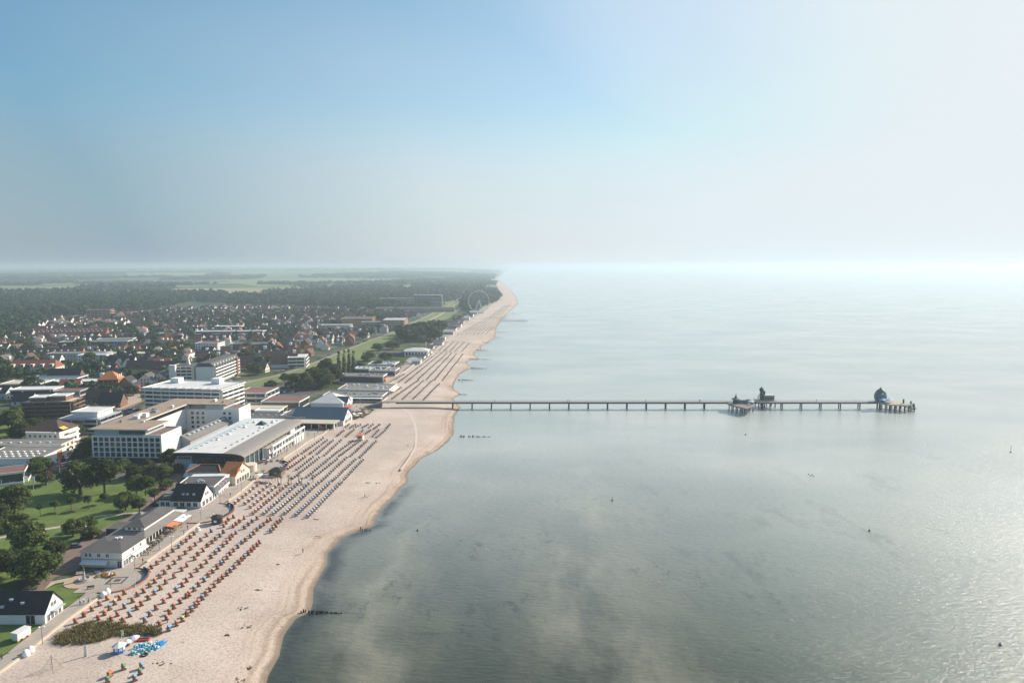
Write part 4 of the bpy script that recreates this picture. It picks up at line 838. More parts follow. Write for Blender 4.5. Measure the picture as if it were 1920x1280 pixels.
for k, (px, w_, d_, lab) in enumerate([((276,706), 34, 16, 'huge dark timber house with two white-edged front gables'), ((88,716), 26, 12, 'dark chalet with wide brown roof behind the grey flat shops'), ((160,757), 15, 11, 'dark thatched-looking house with white roof edge at left'), ((184,765), 15, 11, 'dark thatched-looking house with lit window bay near the sandy building site'), ((235,700), 22, 13, 'dark purple-roofed house behind the brick inn'), ((200,692), 24, 14, 'house with white-framed twin front gables above the orange-roofed villa')]):
    b = Bld('dark_house', lab, 'house', px, 6, w_, d_); b.gable(0, w_, 0, d_, 4, 4+d_*.55, BROWNB if k < 4 else WHITE, SLATE if k % 2 else BROWNR, .5)
    if k in (0, 5):
        for x in (w_*.3, w_*.62): b.gable(x, x+8, -2.5, d_*.4, 4, 9.5, WHITE if k == 5 else BROWNB, SLATE, .4, 'y', rname='front_gable')
    b.win('F', 0, 1, w_-1, max(3, int(w_/3.5)), 1.2, 1.3, 1.4, 1)
for k, (px, w_, d_, h_, rm, lab) in enumerate([((50,722), 40, 18, 5, BLUER, 'blue-grey flat supermarket at the left before the mansard house'), ((72,728), 26, 16, 4.5, WROOF, 'white-roofed flat store right of the blue-grey supermarket'), ((0,735), 30, 20, 6, BEIGER, 'orange-beige roofed store cut by the left edge'), ((112,728), 32, 14, 5, WROOF, 'white flat-roofed shop before the dark chalet'), ((20,752), 30, 14, 8, WROOF, 'white roofed flats behind the big tree at the left edge'), ((102,752), 18, 12, 7, REDFELT, 'red-roofed house behind the dark brick flats')]):
    flatblk('flat_store', lab, px, 6, w_, d_, h_, GREYW if k % 2 else WHITE, rm, 1 if h_ < 6 else 2, 'G')

for k, (px, w_, d_, h_, wm, rm) in enumerate([((772,682),9,7,3.2,WHITE,WROOF), ((782,673),8,6,3,WHITE,DGREY), ((792,664),10,7,3.2,CREAM,WROOF), ((800,655),8,7,3,WHITE,REDFELT), ((812,647),12,8,3.4,WHITE,MGREY), ((822,637),9,8,3.2,WHITE,WROOF), ((832,627),14,9,4,GREYW,WROOF), ((840,620),12,9,3.4,WHITE,DGREY), ((846,613),16,9,4,WHITE,REDFELT), ((854,607),14,9,4,CREAM,MGREY), ((862,600),18,10,4.5,WHITE,WROOF), ((870,594),18,10,4.5,WHITE,DGREY), ((880,589),16,10,4,GREYW,WROOF), ((836,611),20,12,5,WHITE,DGREY), ((848,600),22,12,6,WHITE,REDFELT)]):
    b = Bld('beach_hut', f'small {"white" if rm is WROOF else "dark"}-roofed beach shop, {ORD[k]} along the far promenade after the tent-roofed pavilion', 'beach hut', px, -4, w_, d_, 'beach shops of the far promenade')
    b.gable(0, w_, 0, d_, h_, h_+d_*.28, wm, rm, .5); b.win('F', 0, .6, w_-.6, max(2, int(w_/3)), .7, 1.5, 1.6, 1)
# ------------------------------------------------------------------ vegetation
def leaf_material(name, cols, trans=.25, tone=False):
    m = bpy.data.materials.new(name); m.use_nodes = True; N, L = nt(m); b = N['Principled BSDF']
    b.inputs['Roughness'].default_value = .7; b.inputs['Specular IOR Level'].default_value = .2
    geo = N.new('ShaderNodeNewGeometry'); n = N.new('ShaderNodeTexNoise'); n.inputs['Scale'].default_value = .45; n.inputs['Detail'].default_value = 4; n.inputs['Roughness'].default_value = .7
    L.new(geo.outputs['Position'], n.inputs['Vector']); r = N.new('ShaderNodeValToRGB'); e = r.color_ramp.elements
    for k, c in enumerate(cols):
        if k > 1: e.new(.5)
        e[k].position = .3+.4*k/(len(cols)-1); e[k].color = (*c, 1)
    oi = N.new('ShaderNodeObjectInfo'); hs = N.new('ShaderNodeHueSaturation'); mr = N.new('ShaderNodeMapRange'); mr.inputs[3].default_value = .65; mr.inputs[4].default_value = 1.35
    L.new(oi.outputs['Random'], mr.inputs[0])
    if tone: ta = N.new('ShaderNodeAttribute'); ta.attribute_name = 'tone'; L.new(ta.outputs['Fac'], hs.inputs['Value'])
    else: L.new(mr.outputs[0], hs.inputs['Value'])
    L.new(n.outputs['Fac'], r.inputs[0]); L.new(r.outputs[0], hs.inputs['Color']); L.new(hs.outputs[0], b.inputs['Base Color'])
    t = N.new('ShaderNodeBsdfTranslucent'); mx = N.new('ShaderNodeMixShader'); mx.inputs[0].default_value = trans; L.new(hs.outputs[0], t.inputs[0]); L.new(b.outputs[0], mx.inputs[1]); L.new(t.outputs[0], mx.inputs[2])
    L.new(mx.outputs[0], N['Material Output'].inputs['Surface']); return m
LEAF = leaf_material('leaves', [(.030,.052,.014), (.064,.095,.022), (.130,.158,.036)])
LEAFD = leaf_material('dark_leaves', [(.028,.054,.022), (.055,.090,.032), (.105,.140,.044)])
BARK = mat('bark', (.09,.065,.045), .95, var=.25, scale=2)
def leaf_cloud(rs, n, centres, radii, size, up=.35):
    """n leaf quads scattered near the surfaces of the blobs"""
    k = rs.choice(len(centres), n, p=(radii**2)/np.sum(radii**2)); d = rs.normal(size=(n, 3)); d /= np.linalg.norm(d, axis=1)[:, None]
    d[:, 2] = np.where(d[:, 2] < -.35, -d[:, 2], d[:, 2])
    p = centres[k] + d*(radii[k]*(rs.uniform(.62, 1.06, n)))[:, None]*np.array([1, 1, .85])
    nrm = d + rs.normal(scale=.55, size=(n, 3)); nrm[:, 2] += up; nrm /= np.linalg.norm(nrm, axis=1)[:, None]
    u = np.cross(nrm, rs.normal(size=(n, 3))); u /= np.linalg.norm(u, axis=1)[:, None]; v = np.cross(nrm, u); s_ = (size*rs.uniform(.6, 1.3, n))[:, None]
    q = np.stack([p-u*s_-v*s_*.7, p+u*s_-v*s_*.7, p+u*s_+v*s_*.7, p-u*s_+v*s_*.7], 1).reshape(-1, 3)
    return q, np.arange(4*n).reshape(n, 4)
def crown_blobs(rs, n, w=1.0, kind='round'):
    """blob centres and radii inside a unit crown: x,y in -1..1, z 0..1.7"""
    C, Rr = [], []
    for i in range(n):
        if kind == 'poplar': z = rs.uniform(.0, 1.0); a = rs.uniform(0, 6.28); rr = .5*(1-z*.75); C.append((math.cos(a)*rr*.55, math.sin(a)*rr*.55, z*5.6)); Rr.append(.62*(1-.6*z)+.15)
        else:
            z = rs.uniform(-.75, 1.0); r = math.sqrt(max(0, 1-abs(z)**1.7))*rs.uniform(.35, .8); a = rs.uniform(0, 6.28)
            C.append((math.cos(a)*r, math.sin(a)*r, .85+z*.62)); Rr.append(rs.uniform(.24, .46))
    return np.array(C), np.array(Rr)
def make_crown(seed, n, nb, size, kind='round'):
    rs_ = np.random.RandomState(seed); C, Rr = crown_blobs(rs_, nb, kind=kind); q, f = leaf_cloud(rs_, n, C, Rr, size); return q, f
CROWN = {}
for k in range(5): CROWN['near', k] = np_mesh('crown', *make_crown(k, 5200, 26, .050), LEAF)
for k in range(5): CROWN['mid', k] = np_mesh('crown', *make_crown(20+k, 1300, 18, .085), LEAFD)
CROWN['poplar', 0] = np_mesh('crown', *make_crown(41, 2600, 30, .095, 'poplar'), LEAFD); CROWN['poplar', 1] = np_mesh('crown', *make_crown(42, 2600, 30, .095, 'poplar'), LEAFD)
def trunk_mesh(seed, h):
    """tapered trunk with limbs, unit crown radius scale"""
    rq = random.Random(seed); mb = MB(); mb.cyl((0, 0, -.05), (.03, .02, h), .085, .05, 7)
    for k in range(5):
        a = k*1.257+rq.uniform(-.3, .3); mb.cyl((.02, .01, h*.8), (math.cos(a)*.5, math.sin(a)*.5, h+.35+rq.uniform(0, .3)), .04, .012, 5)
    return mb.mesh('trunk', BARK)
TRUNK = [trunk_mesh(k, .75) for k in range(3)]
TREES = []
def tree(x, y, r, h, lod='near', z=LZ, seed=None, label=None, group=None, name='tree'):
    """crown radius r, total height h"""
    k = seed if seed is not None else rnd.randrange(50); t = thing(name, label, 'tree', (x, y, z), rnd.uniform(0, 6.28), group)
    if lod == 'poplar':
        c = link('crown', CROWN['poplar', k % 2], t); c.location = (0, 0, 1.2); c.scale = (r*1.15, r*1.15, (h-1.2)/6.0); u = link('trunk', TRUNK[k % 3], t); u.scale = (r*1.4, r*1.4, 3)
    else:
        c = link('crown', CROWN[lod, k % 5], t); base = max(.6, h - 1.62*r*1.0); zs = (h-base)/1.75; c.location = (0, 0, base - .12*r); c.scale = (r, r, max(zs, .5*r))
        u = link('trunk', TRUNK[k % 3], t); u.scale = (r*.9, r*.9, (base+.45*r)/.95)
    TREES.append((t, x, y)); OCC.append((x, y, r*.55)); return t
def T(px, py, r, h, label, lod='near', name='tree', group='trees of the seaside park'):
    p = P(px, py); return tree(p.x, p.y, r, h, lod, label=label, name=name, group=group)
for a in [(150,926,8.8,15.5,'broad dark park tree, left one of the big pair on the lawn'), (197,925,7.6,16.5,'tall park tree, right one of the big pair on the lawn'),
  (27,966,7.2,13.5,'large dark tree on the left edge of the park lawn'), (2,985,5.0,9,'yellow-green bushy tree at the very left edge of the lawn'), (38,990,3.8,6.5,'small round tree below the large tree at the left edge'), (4,1000,3.6,6,'dark low tree at the left edge above the gravel path'),
  (60,1034,6.8,11.5,'large round tree just below the gravel park path'), (70,1092,7.6,12,'biggest tree in front, above the black-roofed white house'), (22,1083,4.2,8,'slanting thin-stemmed tree left of the biggest front tree'), (-2,1072,4.4,8,'shadowy tree at the left edge beside the slanting tree'),
  (102,1050,4.0,7.5,'small tree between the two large front trees and the service road'), (137,1006,4.3,7.5,'round tree beside the path left of the restaurant'), (172,1008,3.4,5,'low bushy tree right beside the restaurant annex'), (165,990,4.0,5.5,'dark bush-like tree above the restaurant annex'),
  (76,966,1.6,5.0,'lit young sapling nearest the large left tree'), (104,966,1.8,6.5,'tall thin sapling on the lawn'), (134,956,1.9,6,'sapling on the lawn in the middle of the row'), (166,954,2.0,6,'round-headed sapling on the lawn'), (196,944,1.9,5,'last small sapling of the row near the shaded lawn'),
  (236,956,5.2,8.5,'dark tree on the corner of lawn and service road'), (262,962,3.3,7,'upright small tree beside the service road before the dormer house'), (256,926,5.0,9,'tree in the dark row right of the big pair'), (273,928,4.0,9,'tree at the right end of the lawn beside the yard'), (290,938,2.4,5.5,'very small tree in the red yard'),
  (250,897,5.0,7.5,'tree below the hotel front, left of centre'), (276,888,4.6,7.5,'tree below the hotel front, right of centre'), (307,897,4.2,7.5,'round tree in front of the hotel corner'), (311,916,3.6,5,'bush tree at the top of the red yard'), (334,886,3.0,5,'small tree against the grey side of the swimming hall'), (320,874,5.2,9.5,'dark tree between the hotel end wall and the swimming hall'),
  (230,880,3.8,6,'tree in front of the hotel ground floor'), (74,886,6.0,8.5,'wide tree beside the white community hall'), (60,880,4.2,6.5,'tree tight against the community hall brick corner'), (86,908,4.3,6.5,'dark tree by the park street with flags'), (154,866,4.6,8.5,'tree left of the hotel beside the street'), (164,846,4.4,8,'tree behind the hotel left corner'), (172,878,3.2,5,'low tree at the hotel forecourt'),
  (22,806,9.0,14,'big yellow-green tree at the left edge before the dark flats'), (40,822,7.0,10,'dark tree below the big yellow-green tree'), (64,812,6.0,10,'tree left of the dark-hipped house'), (78,806,5.0,9,'tree behind the dark-hipped house roof'), (8,842,5.0,8,'tree behind the long cream block at left'), (128,838,3.5,5,'yellow shrub-like tree right of the dark-hipped house'),
  (145,818,5.0,9,'dark tree below the modern villa block'), (30,790,6.5,11,'tree in front of the dark brick flats'), (150,790,6,10,'tree between villa block and dark thatched house'), (178,780,5,9,'tree before the sandy building site'), (140,770,6.5,10,'dark tree under the thatched-looking house')]:
    T(*a)
for a in [(556,732,9.0,15,'first bushy tree of the dark grove at the beach car park'), (574,730,9.5,16,'second bushy tree of the dark grove by the beach car park'), (590,724,8.5,17,'thin brownish tree inside the dark grove'), (606,726,11,17,'largest tree of the dark grove behind the arcade'), (624,718,10,17,'tree at the foot of the poplars'), (614,708,10,19,'tree behind the grove left of the poplars'), (508,728,6.0,7.5,'wide low tree alone on the beach car park'), (534,718,4.5,9,'brownish tree alone at the edge of the dyke grass'),
  (690,676,8.5,10.5,'round tree right of the poplars'), (722,676,9,10.5,'dark round tree behind the beach pavilion wing'), (735,655,11,12,'wide spreading tree beside the dyke meadow'), (708,657,9,10,'spreading tree at the edge of the dyke meadow'), (675,690,6,7,'low tree at the right foot of the poplars'), (708,690,7,8,'low tree before the pavilion wing')]:
    T(*a, lod='near', group='grove behind the arcades')
for k, a in enumerate([(636,711,2.5,26), (646,708,2.3,26), (655,705,2.3,25), (663,702,2.5,23)]):
    T(*a, 'tall slender poplar, %s from the left in the row of four' % ORD[k], lod='poplar', name='poplar', group='row of poplars')
# the wood beside the beach
wq = random.Random(5)
wood = [(752+wq.uniform(0, 76), 0) for _ in range(26)]
for k in range(34):
    px = 750+80*((k*7) % 34)/34; py = 622+wq.uniform(0, 20) + (6 if px < 775 else 0)
    T(px, py, wq.uniform(7.5, 11.5), wq.uniform(15, 21), None, lod='mid', group='wood beside the beach'); TREES[-1][0]['desc'] = 'dark tree in the wood beside the beach'
# low shrub strips on the beach side
def shrub_stuff(name, label, pts_r, n, size, m, h=.9, kind='stuff', seed=1):
    rs_ = np.random.RandomState(seed); C = np.array([(x, y, z) for x, y, z, r in pts_r]); Rr = np.array([r for *_, r in pts_r]); q, f = leaf_cloud(rs_, n, C, Rr, size, up=.6)
    o = link(name, np_mesh(name, q, f, m)); tag(o, label, 'plants', None, kind); return o
GRASS = leaf_material('marram_grass', [(.15,.135,.05), (.27,.235,.10), (.38,.32,.16)], .2)
def dune(px_poly, name, label, n, blades, seed, hgt):
    """marram grass: upright blades scattered in clumps inside a photo polygon on the sand"""
    rs_ = np.random.RandomState(seed); pl = np.array([P(x, y, .9).xy for x, y in px_poly]); lo, hi = pl.min(0), pl.max(0)
    def inside(p):
        c = np.zeros(len(p), bool); j = len(pl)-1
        for i in range(len(pl)):
            a, b_ = pl[i], pl[j]; m_ = ((a[1] > p[:, 1]) != (b_[1] > p[:, 1])) & (p[:, 0] < (b_[0]-a[0])*(p[:, 1]-a[1])/(b_[1]-a[1]+1e-9)+a[0]); c ^= m_; j = i
        return c
    cl = rs_.uniform(lo, hi, (n*4, 2)); cl = cl[inside(cl)][:n]; k = rs_.randint(0, len(cl), blades); p = cl[k] + rs_.normal(scale=.42, size=(blades, 2)); hh = (hgt*rs_.uniform(.5, 1.1, len(cl)))[k]*rs_.uniform(.6, 1.1, blades)
    lean = rs_.normal(scale=.45, size=(blades, 2))*hh[:, None]; a = rs_.uniform(0, 6.28, blades); u = np.stack([np.cos(a), np.sin(a)], 1)*.13; z0 = np.full(blades, .75)
    q = np.stack([np.c_[p-u, z0], np.c_[p+u, z0], np.c_[p+lean+u*.3, z0+hh], np.c_[p+lean-u*.3, z0+hh]], 1).reshape(-1, 3)
    o = link(name, np_mesh(name, q, np.arange(4*blades).reshape(-1, 4), GRASS)); tag(o, label, 'grass', None, 'stuff'); return o
dune([(104,1207),(112,1192),(140,1177),(170,1170),(200,1169),(225,1172),(250,1176),(275,1177),(298,1181),(302,1188),(285,1193),(250,1190),(215,1194),(180,1204),(150,1208),(120,1209)], 'dune_grass', 'patch of tall marram grass on the sand in front', 330, 14000, 3, 1.5)
dune([(640,786),(668,768),(695,764),(700,770),(680,786),(655,788)], 'dune_grass', 'planted grass garden on the sand below the pier', 130, 5000, 4, 1.3)
dune([(640,760),(665,738),(690,722),(702,718),(706,724),(680,742),(655,760)], 'shrubs', 'shrub strip between the arcades and the beach', 160, 5000, 5, 2.0)
dune([(686,753),(700,747),(722,752),(738,754),(730,757),(700,756)], 'dune_grass', 'grass tuft strip at the root of the pier', 60, 2500, 6, 1.2)
dune([(700,715),(735,690),(760,676),(764,680),(740,700),(712,716)], 'shrubs', 'shrub strip along the promenade beyond the pier', 120, 4000, 8, 2.0)
dune([(805,659),(840,656),(842,661),(815,664)], 'dune_grass', 'sandy grass patch across the beach rows north of the pier', 60, 2000, 9, .8)
# ------------------------------------------------------------------ town of houses
def inpoly(x, y, pl):
    c = False; j = len(pl)-1
    for i in range(len(pl)):
        a, b_ = pl[i], pl[j]
        if ((a[1] > y) != (b_[1] > y)) and x < (b_[0]-a[0])*(y-a[1])/(b_[1]-a[1])+a[0]: c = not c
        j = i
    return c
town = [tuple(P(*q).xy) for q in [(-30,690),(-30,640),(60,622),(60,600),(160,597),(300,585),(430,576),(560,578),(690,583),(775,588),(800,585),(790,592),(735,618),(690,634),(640,653),(600,668),(560,683),(480,706),(445,714),(440,690),(330,690),(320,740),(140,745),(100,760),(-30,770)]]
WM = {'white': WHITE, 'cream': CREAM, 'red brick': BRICK, 'grey': GREYW, 'ochre': YBRICK}
RM = {'dark grey': DGREY, 'black': SLATE, 'brown': BROWNR, 'red': REDR, 'orange': ORANGER}
PROTO = {}
def proto_house(k, wc, rc):
    key = (k, wc, rc)
    if key in PROTO: return PROTO[key]
    w_, d_, h_, zr = [(11, 8.5, 3.4, 8.2), (9, 9.5, 4.2, 9.6), (13, 9, 3.0, 7.8), (10, 10, 5.2, 10.5), (15, 10, 5.4, 10.0), (8.5, 8, 3.2, 8.4)][k]
    b = Bld('house', None, 'house', (0, 0), 0, world=(0, 0, LZ)); b.t.location = (0, 0, LZ); b.gable(-w_/2, w_/2, -d_/2, d_/2, h_, zr, WM[wc], RM[rc], .4)
    x = -w_*.2; MB().box(x-.4, x+.4, .3, 1.1, zr-1.4, zr+.9).build('chimney', BRICK, [c for c in b.t.children if c.name.startswith('roof')][0] if b.t.children else b.t)
    b.win('R', w_/2, -d_/2+.6, d_/2-.6, 3, .9, 1.2, 1.4, 1); b.win('R', w_/2, -1.6, 1.6, 2, h_+.4, 1.0, 1.2, 1); b.win('F', -d_/2, -w_/2+.6, w_/2-.6, 3, .9, 1.3, 1.4, 1)
    if k in (0, 3, 4): b.box('dormer', FRAME, -1.4, 1.4, -d_/2+.4, -.6, h_+.4, h_+(zr-h_)*.72)
    PROTO[key] = b.t; KIDS[b.t.name] = None; return b.t
hq = random.Random(21); HOUSES = []
x0, x1 = min(p[0] for p in town), max(p[0] for p in town); y0, y1 = min(p[1] for p in town), max(p[1] for p in town)
cand = []; yv = y0; row = 0
while yv < y1:
    xv = x0 + (row % 2)*9
    while xv < x1:
        x = xv+hq.uniform(-5, 5); y = yv+hq.uniform(-5, 5); cand.append((x, y)); xv += 19.5
    yv += 24.5; row += 1
cand = [(x, y) for x, y in cand if inpoly(x, y, town) and -60 < PX((x, y, LZ))[0] < 1000]
cand = [(x, y) for x, y in cand if all((x-a)**2+(y-b_)**2 > (r+6.5)**2 for a, b_, r in OCC) and x < promx(y)-24 and hq.random() < .86]
cand.sort(key=lambda p: p[0]**2+p[1]**2)
far_h = MB(); far_r = MB(); NH = 292
for i, (x, y) in enumerate(cand):
    k = hq.randrange(6); wc = hq.choices(list(WM), (62, 16, 10, 8, 4))[0]; rc = hq.choices(list(RM), (34, 18, 27, 17, 4))[0]
    rz = R(hq.choice((8, 14, 20, 5, -6, 95, 100)) + hq.uniform(-5, 5)); s_ = hq.uniform(.92, 1.18)
    OCC.append((x, y, 8))
    if i < NH:
        pr = proto_house(k, wc, rc); used = pr.get('used'); first = not used
        if first: pr['used'] = 1; o = pr; o.location = (x, y, LZ); o.rotation_euler = (0, 0, rz); o.scale = (s_,)*3; o['label'] = ''; o['group'] = 'houses of the old town'
        else: o = dup(pr, (x, y, LZ), rz, group='houses of the old town', scale=s_)
        o['desc'] = f'{wc} house with {rc} gabled roof'; HOUSES.append(o)
    else:
        w_, d_, h_, zr = [(11, 8.5, 3.4, 8.2), (9, 9.5, 4.2, 9.6), (13, 9, 3.0, 7.8)][k % 3]; cs, sn = math.cos(rz), math.sin(rz)
        a = MB(); a.xprism([(-d_/2, 0), (d_/2, 0), (d_/2, h_), (0, zr), (-d_/2, h_)], -w_/2, w_/2); far_h.add([(x+cs*p-sn*q, y+sn*p+cs*q, LZ+z) for p, q, z in a.v], a.f)
        a = MB(); a.xprism([(-d_/2-.4, h_), (0, zr+.1), (d_/2+.4, h_), (d_/2+.4, h_+.3), (0, zr+.4), (-d_/2-.4, h_+.3)], -w_/2-.3, w_/2+.3); far_r.add([(x+cs*p-sn*q, y+sn*p+cs*q, LZ+z) for p, q, z in a.v], a.f)
print('houses', len(cand))
if far_h.v:
    o = far_h.build('far_houses', WHITE); tag(o, 'far white houses thickly packed at the back of the town', 'houses', None, 'stuff'); far_r.build('roofs', BROWNR, o)
# ------------------------------------------------------------------ trees of the town, then woods too far to count
tq = random.Random(9); n_ind = 0; far_trees = []
while n_ind < 155:
    px, py = tq.uniform(-10, 800), tq.choice((tq.uniform(580, 640), tq.uniform(600, 760), tq.uniform(640, 760))); p = P(px, py)
    if not inpoly(p.x, p.y, town) or p.x > promx(p.y)-30: continue
    r = tq.uniform(4, 8.5)
    if any((p.x-a)**2+(p.y-b_)**2 < (q+r*.45)**2 for a, b_, q in OCC): continue
    t = tree(p.x, p.y, r, r*tq.uniform(1.5, 2.1), 'mid', group='trees between the town houses'); t['desc'] = tq.choice(('dark green tree', 'bushy tree')) if r < 6 else 'tall dark tree'; n_ind += 1
from mathutils import noise as mnoise
def scatter(pxpoly, dens, rlo, rhi, hlo, hhi, seed, avoid=True, clump=0, thr=0):
    q = random.Random(seed); pl = [tuple(P(*a).xy) for a in pxpoly]; xs = [a[0] for a in pl]; yv = [a[1] for a in pl]; A = (max(xs)-min(xs))*(max(yv)-min(yv))
    for _ in range(int(A/dens)):
        x, y = q.uniform(min(xs), max(xs)), q.uniform(min(yv), max(yv))
        if not inpoly(x, y, pl): continue
        pp = PX((x, y, LZ))
        if pp[0] < (-80 if y > 2600 else -520) or pp[0] > 1100: continue
        if avoid and y < 1900 and any((x-a)**2+(y-b_)**2 < (c+.5)**2 for a, b_, c in OCC): continue
        if clump and mnoise.noise((x/clump, y/(clump*1.6), seed*3.7)) < thr: continue
        far_trees.append((x, y, q.uniform(rlo, rhi), q.uniform(hlo, hhi)))
scatter(town, 1, 4, 7, 7, 12, 1) if False else None
scatter([(-30,700),(-30,640),(60,622),(300,590),(560,585),(775,590),(640,650),(480,700),(440,690),(320,735),(140,745)], 85, 3.2, 7.5, 6, 13, 2, clump=60, thr=-.1)
W = dict(rlo=6, rhi=10, hlo=12, hhi=20)
scatter([(-25,1180),(-25,590),(-520,590),(-520,1180)], 170, 4, 8, 7, 14, 51, clump=70, thr=-.05)
scatter([(-60,655),(-60,586),(40,584),(80,600),(50,625)], 150, seed=3, **W)
scatter([(-60,600),(-60,562),(200,556),(420,556),(560,562),(700,562),(760,575),(690,580),(560,574),(430,572),(300,582),(165,592)], 150, seed=4, clump=120, thr=-.25, **W)
scatter([(430,560),(500,548),(700,546),(860,546),(866,556),(845,570),(780,584),(700,580),(560,572)], 190, seed=5, clump=130, thr=-.22, **W)
scatter([(862,578),(872,553),(890,543),(925,545),(938,556),(928,568),(905,576),(880,590)], 210, seed=6, avoid=False, **W)
scatter([(850,604),(866,592),(895,585),(905,582),(880,597),(856,612)], 320, 4, 7, 6, 10, 16)
W = dict(rlo=9, rhi=15, hlo=13, hhi=22)
scatter([(-60,560),(-60,553),(140,548),(330,552),(420,553),(430,558),(200,560)], 300, seed=7, clump=240, thr=-.12, **W)
scatter([(560,556),(600,545),(860,530),(930,530),(925,546),(870,548),(700,550)], 420, seed=8, clump=260, thr=-.1, **W)
for k, (a, dens) in enumerate([([(0,536),(0,531),(330,530),(420,534),(250,537)], 900), ([(300,539),(360,534),(640,531),(860,524),(925,524),(860,534),(600,540)], 1500), ([(120,546),(190,541),(330,541),(300,546)], 900), ([(640,538),(700,532),(900,520),(930,522),(800,534)], 1700), ([(0,528),(0,523),(500,520),(480,524)], 3000), ([(380,520),(420,515),(700,514),(925,515),(930,520),(700,523)], 5000), ([(0,520),(0,514),(400,512),(420,516)], 7000), ([(-20,511),(-20,508),(940,507),(935,512)], 26000), ([(-20,506),(-20,504.5),(900,504),(905,506)], 90000)]):
    s_ = 1 + k*.28; scatter(a, dens*.75, 8*s_, 15*s_, 11+k*1.5, 21+k*2, 30+k, clump=260+130*k, thr=-.02)
print('far trees', len(far_trees))
FT = []; FF = []; TN = []; o_ = 0; rs2 = np.random.RandomState(77)
def zland(x, y):
    far = min(max((y-5000)/5000, 0), 1)*min(max((float(promx(y))-x)/1500, 0), 1); return LZ + far*(22 + 16*math.sin(x/2900.0 + y/5200.0) + 9*math.sin(x/1100.0 - y/2100.0 + 1.0))
base = [make_crown(60+k, n, 7, s_) for k, (n, s_) in enumerate([(150, .19), (150, .19), (150, .19), (60, .30), (60, .30), (36, .40)])]
for x, y, r, h in far_trees:
    q, f = base[rs2.randint(0, 3) if y < 1900 else (rs2.randint(3, 5) if y < 3600 else 5)]; a = rs2.uniform(0, 6.28); c_, s_ = math.cos(a), math.sin(a)
    v = np.stack([(q[:, 0]*c_-q[:, 1]*s_)*r+x, (q[:, 0]*s_+q[:, 1]*c_)*r+y, q[:, 2]*(h*.56)+zland(x, y)-.5], 1); TN.append(np.full(len(v), rs2.uniform(.45, 1.0)**1.3*1.7)); FT.append(v); FF.append(f+o_); o_ += len(v)
tag(link('distant_trees', np_mesh('distant_trees', np.concatenate(FT), np.concatenate(FF), leaf_material('distant_leaves', [(.016,.040,.020), (.036,.072,.030), (.085,.125,.042)], tone=True), {'tone': np.concatenate(TN)})), 'countless dark trees and woods filling the land behind the town', 'woods', None, 'stuff')
# ------------------------------------------------------------------ beach chairs (hooded wicker seats)
WICK = mat('brown_wicker', (.23,.115,.055), .85, var=.25, scale=3, objvar=.25)
WICKG = mat('grey_wicker', (.30,.26,.23), .85, var=.25, scale=3, objvar=.2)
FAB = {'red': mat('red_awning', (.50,.10,.07), .8, var=.06), 'orange': mat('salmon_awning', (.56,.19,.11), .8, var=.06), 'blue': mat('blue_awning', (.16,.36,.68), .8, var=.06), 'green': mat('green_awning', (.05,.33,.17), .8, var=.06),
       'white': mat('white_awning', (.74,.72,.70), .8, var=.05), 'pale blue': mat('pale_blue_awning', (.45,.56,.70), .8, var=.05), 'yellow': mat('yellow_awning', (.70,.50,.16), .8, var=.06)}
def chair_parts(wick, awn, seatm):
    """front looks along +x"""
    p = {}
    mb = MB(); W_ = .62
    side = [(-.42,.0),(.40,.0),(.42,.62),(.12,.72),(.02,1.30),(-.20,1.56),(-.46,1.50),(-.55,.9)]
    for y in (-W_, W_-.05):
        n = len(side); mb.add([(x, y, z) for x, z in side] + [(x, y+.05, z) for x, z in side], [tuple(range(n)), tuple(range(2*n-1, n-1, -1))] + [(i, n+i, n+(i+1) % n, (i+1) % n)[::-1] for i in range(n)])
    mb.add([(-.42,-W_+.05,0),(-.42,W_-.05,0),(-.55,W_-.05,.9),(-.55,-W_+.05,.9),(-.46,-W_+.05,1.5),(-.46,W_-.05,1.5),(-.20,W_-.05,1.56),(-.20,-W_+.05,1.56)], [(0,1,2,3), (3,2,5,4), (4,5,6,7)])
    p['basket'] = mb.mesh('basket', wick)
    p['hood'] = MB().add([(-.50,-.645,1.44),(-.50,.645,1.44),(-.18,.645,1.61),(-.18,-.645,1.61),(-.50,-.645,1.38),(-.50,.645,1.38),(-.18,.645,1.57),(-.18,-.645,1.57)], [(0,1,2,3),(7,6,5,4),(0,4,5,1),(2,6,7,3),(1,5,6,2),(3,7,4,0)]).mesh('hood', awn)
    p['awning'] = MB().add([(-.17,-.63,1.60),(-.17,.63,1.60),(.55,.63,1.34),(.55,-.63,1.34),(-.17,-.63,1.55),(-.17,.63,1.55),(.55,.63,1.29),(.55,-.63,1.29),(.60,.63,1.12),(.60,-.63,1.12)], [(0,1,2,3),(7,6,5,4),(0,3,7,4),(1,5,6,2),(3,2,8,9)]).mesh('awning', awn)
    p['seat'] = MB().box(-.36,.36,-.56,.56,.36,.52).add([(-.36,-.56,.52),(-.36,.56,.52),(-.47,.56,1.30),(-.47,-.56,1.30),(-.24,-.56,.52),(-.24,.56,.52),(-.36,.56,1.30),(-.36,-.56,1.30)], [(0,3,2,1),(4,5,6,7),(3,7,6,2),(0,4,7,3),(1,2,6,5)]).mesh('seat', seatm)
    p['footrest'] = MB().box(.42,.62,-.5,-.08,.06,.24).mesh('footrest', wick)
    return p
CP = {}
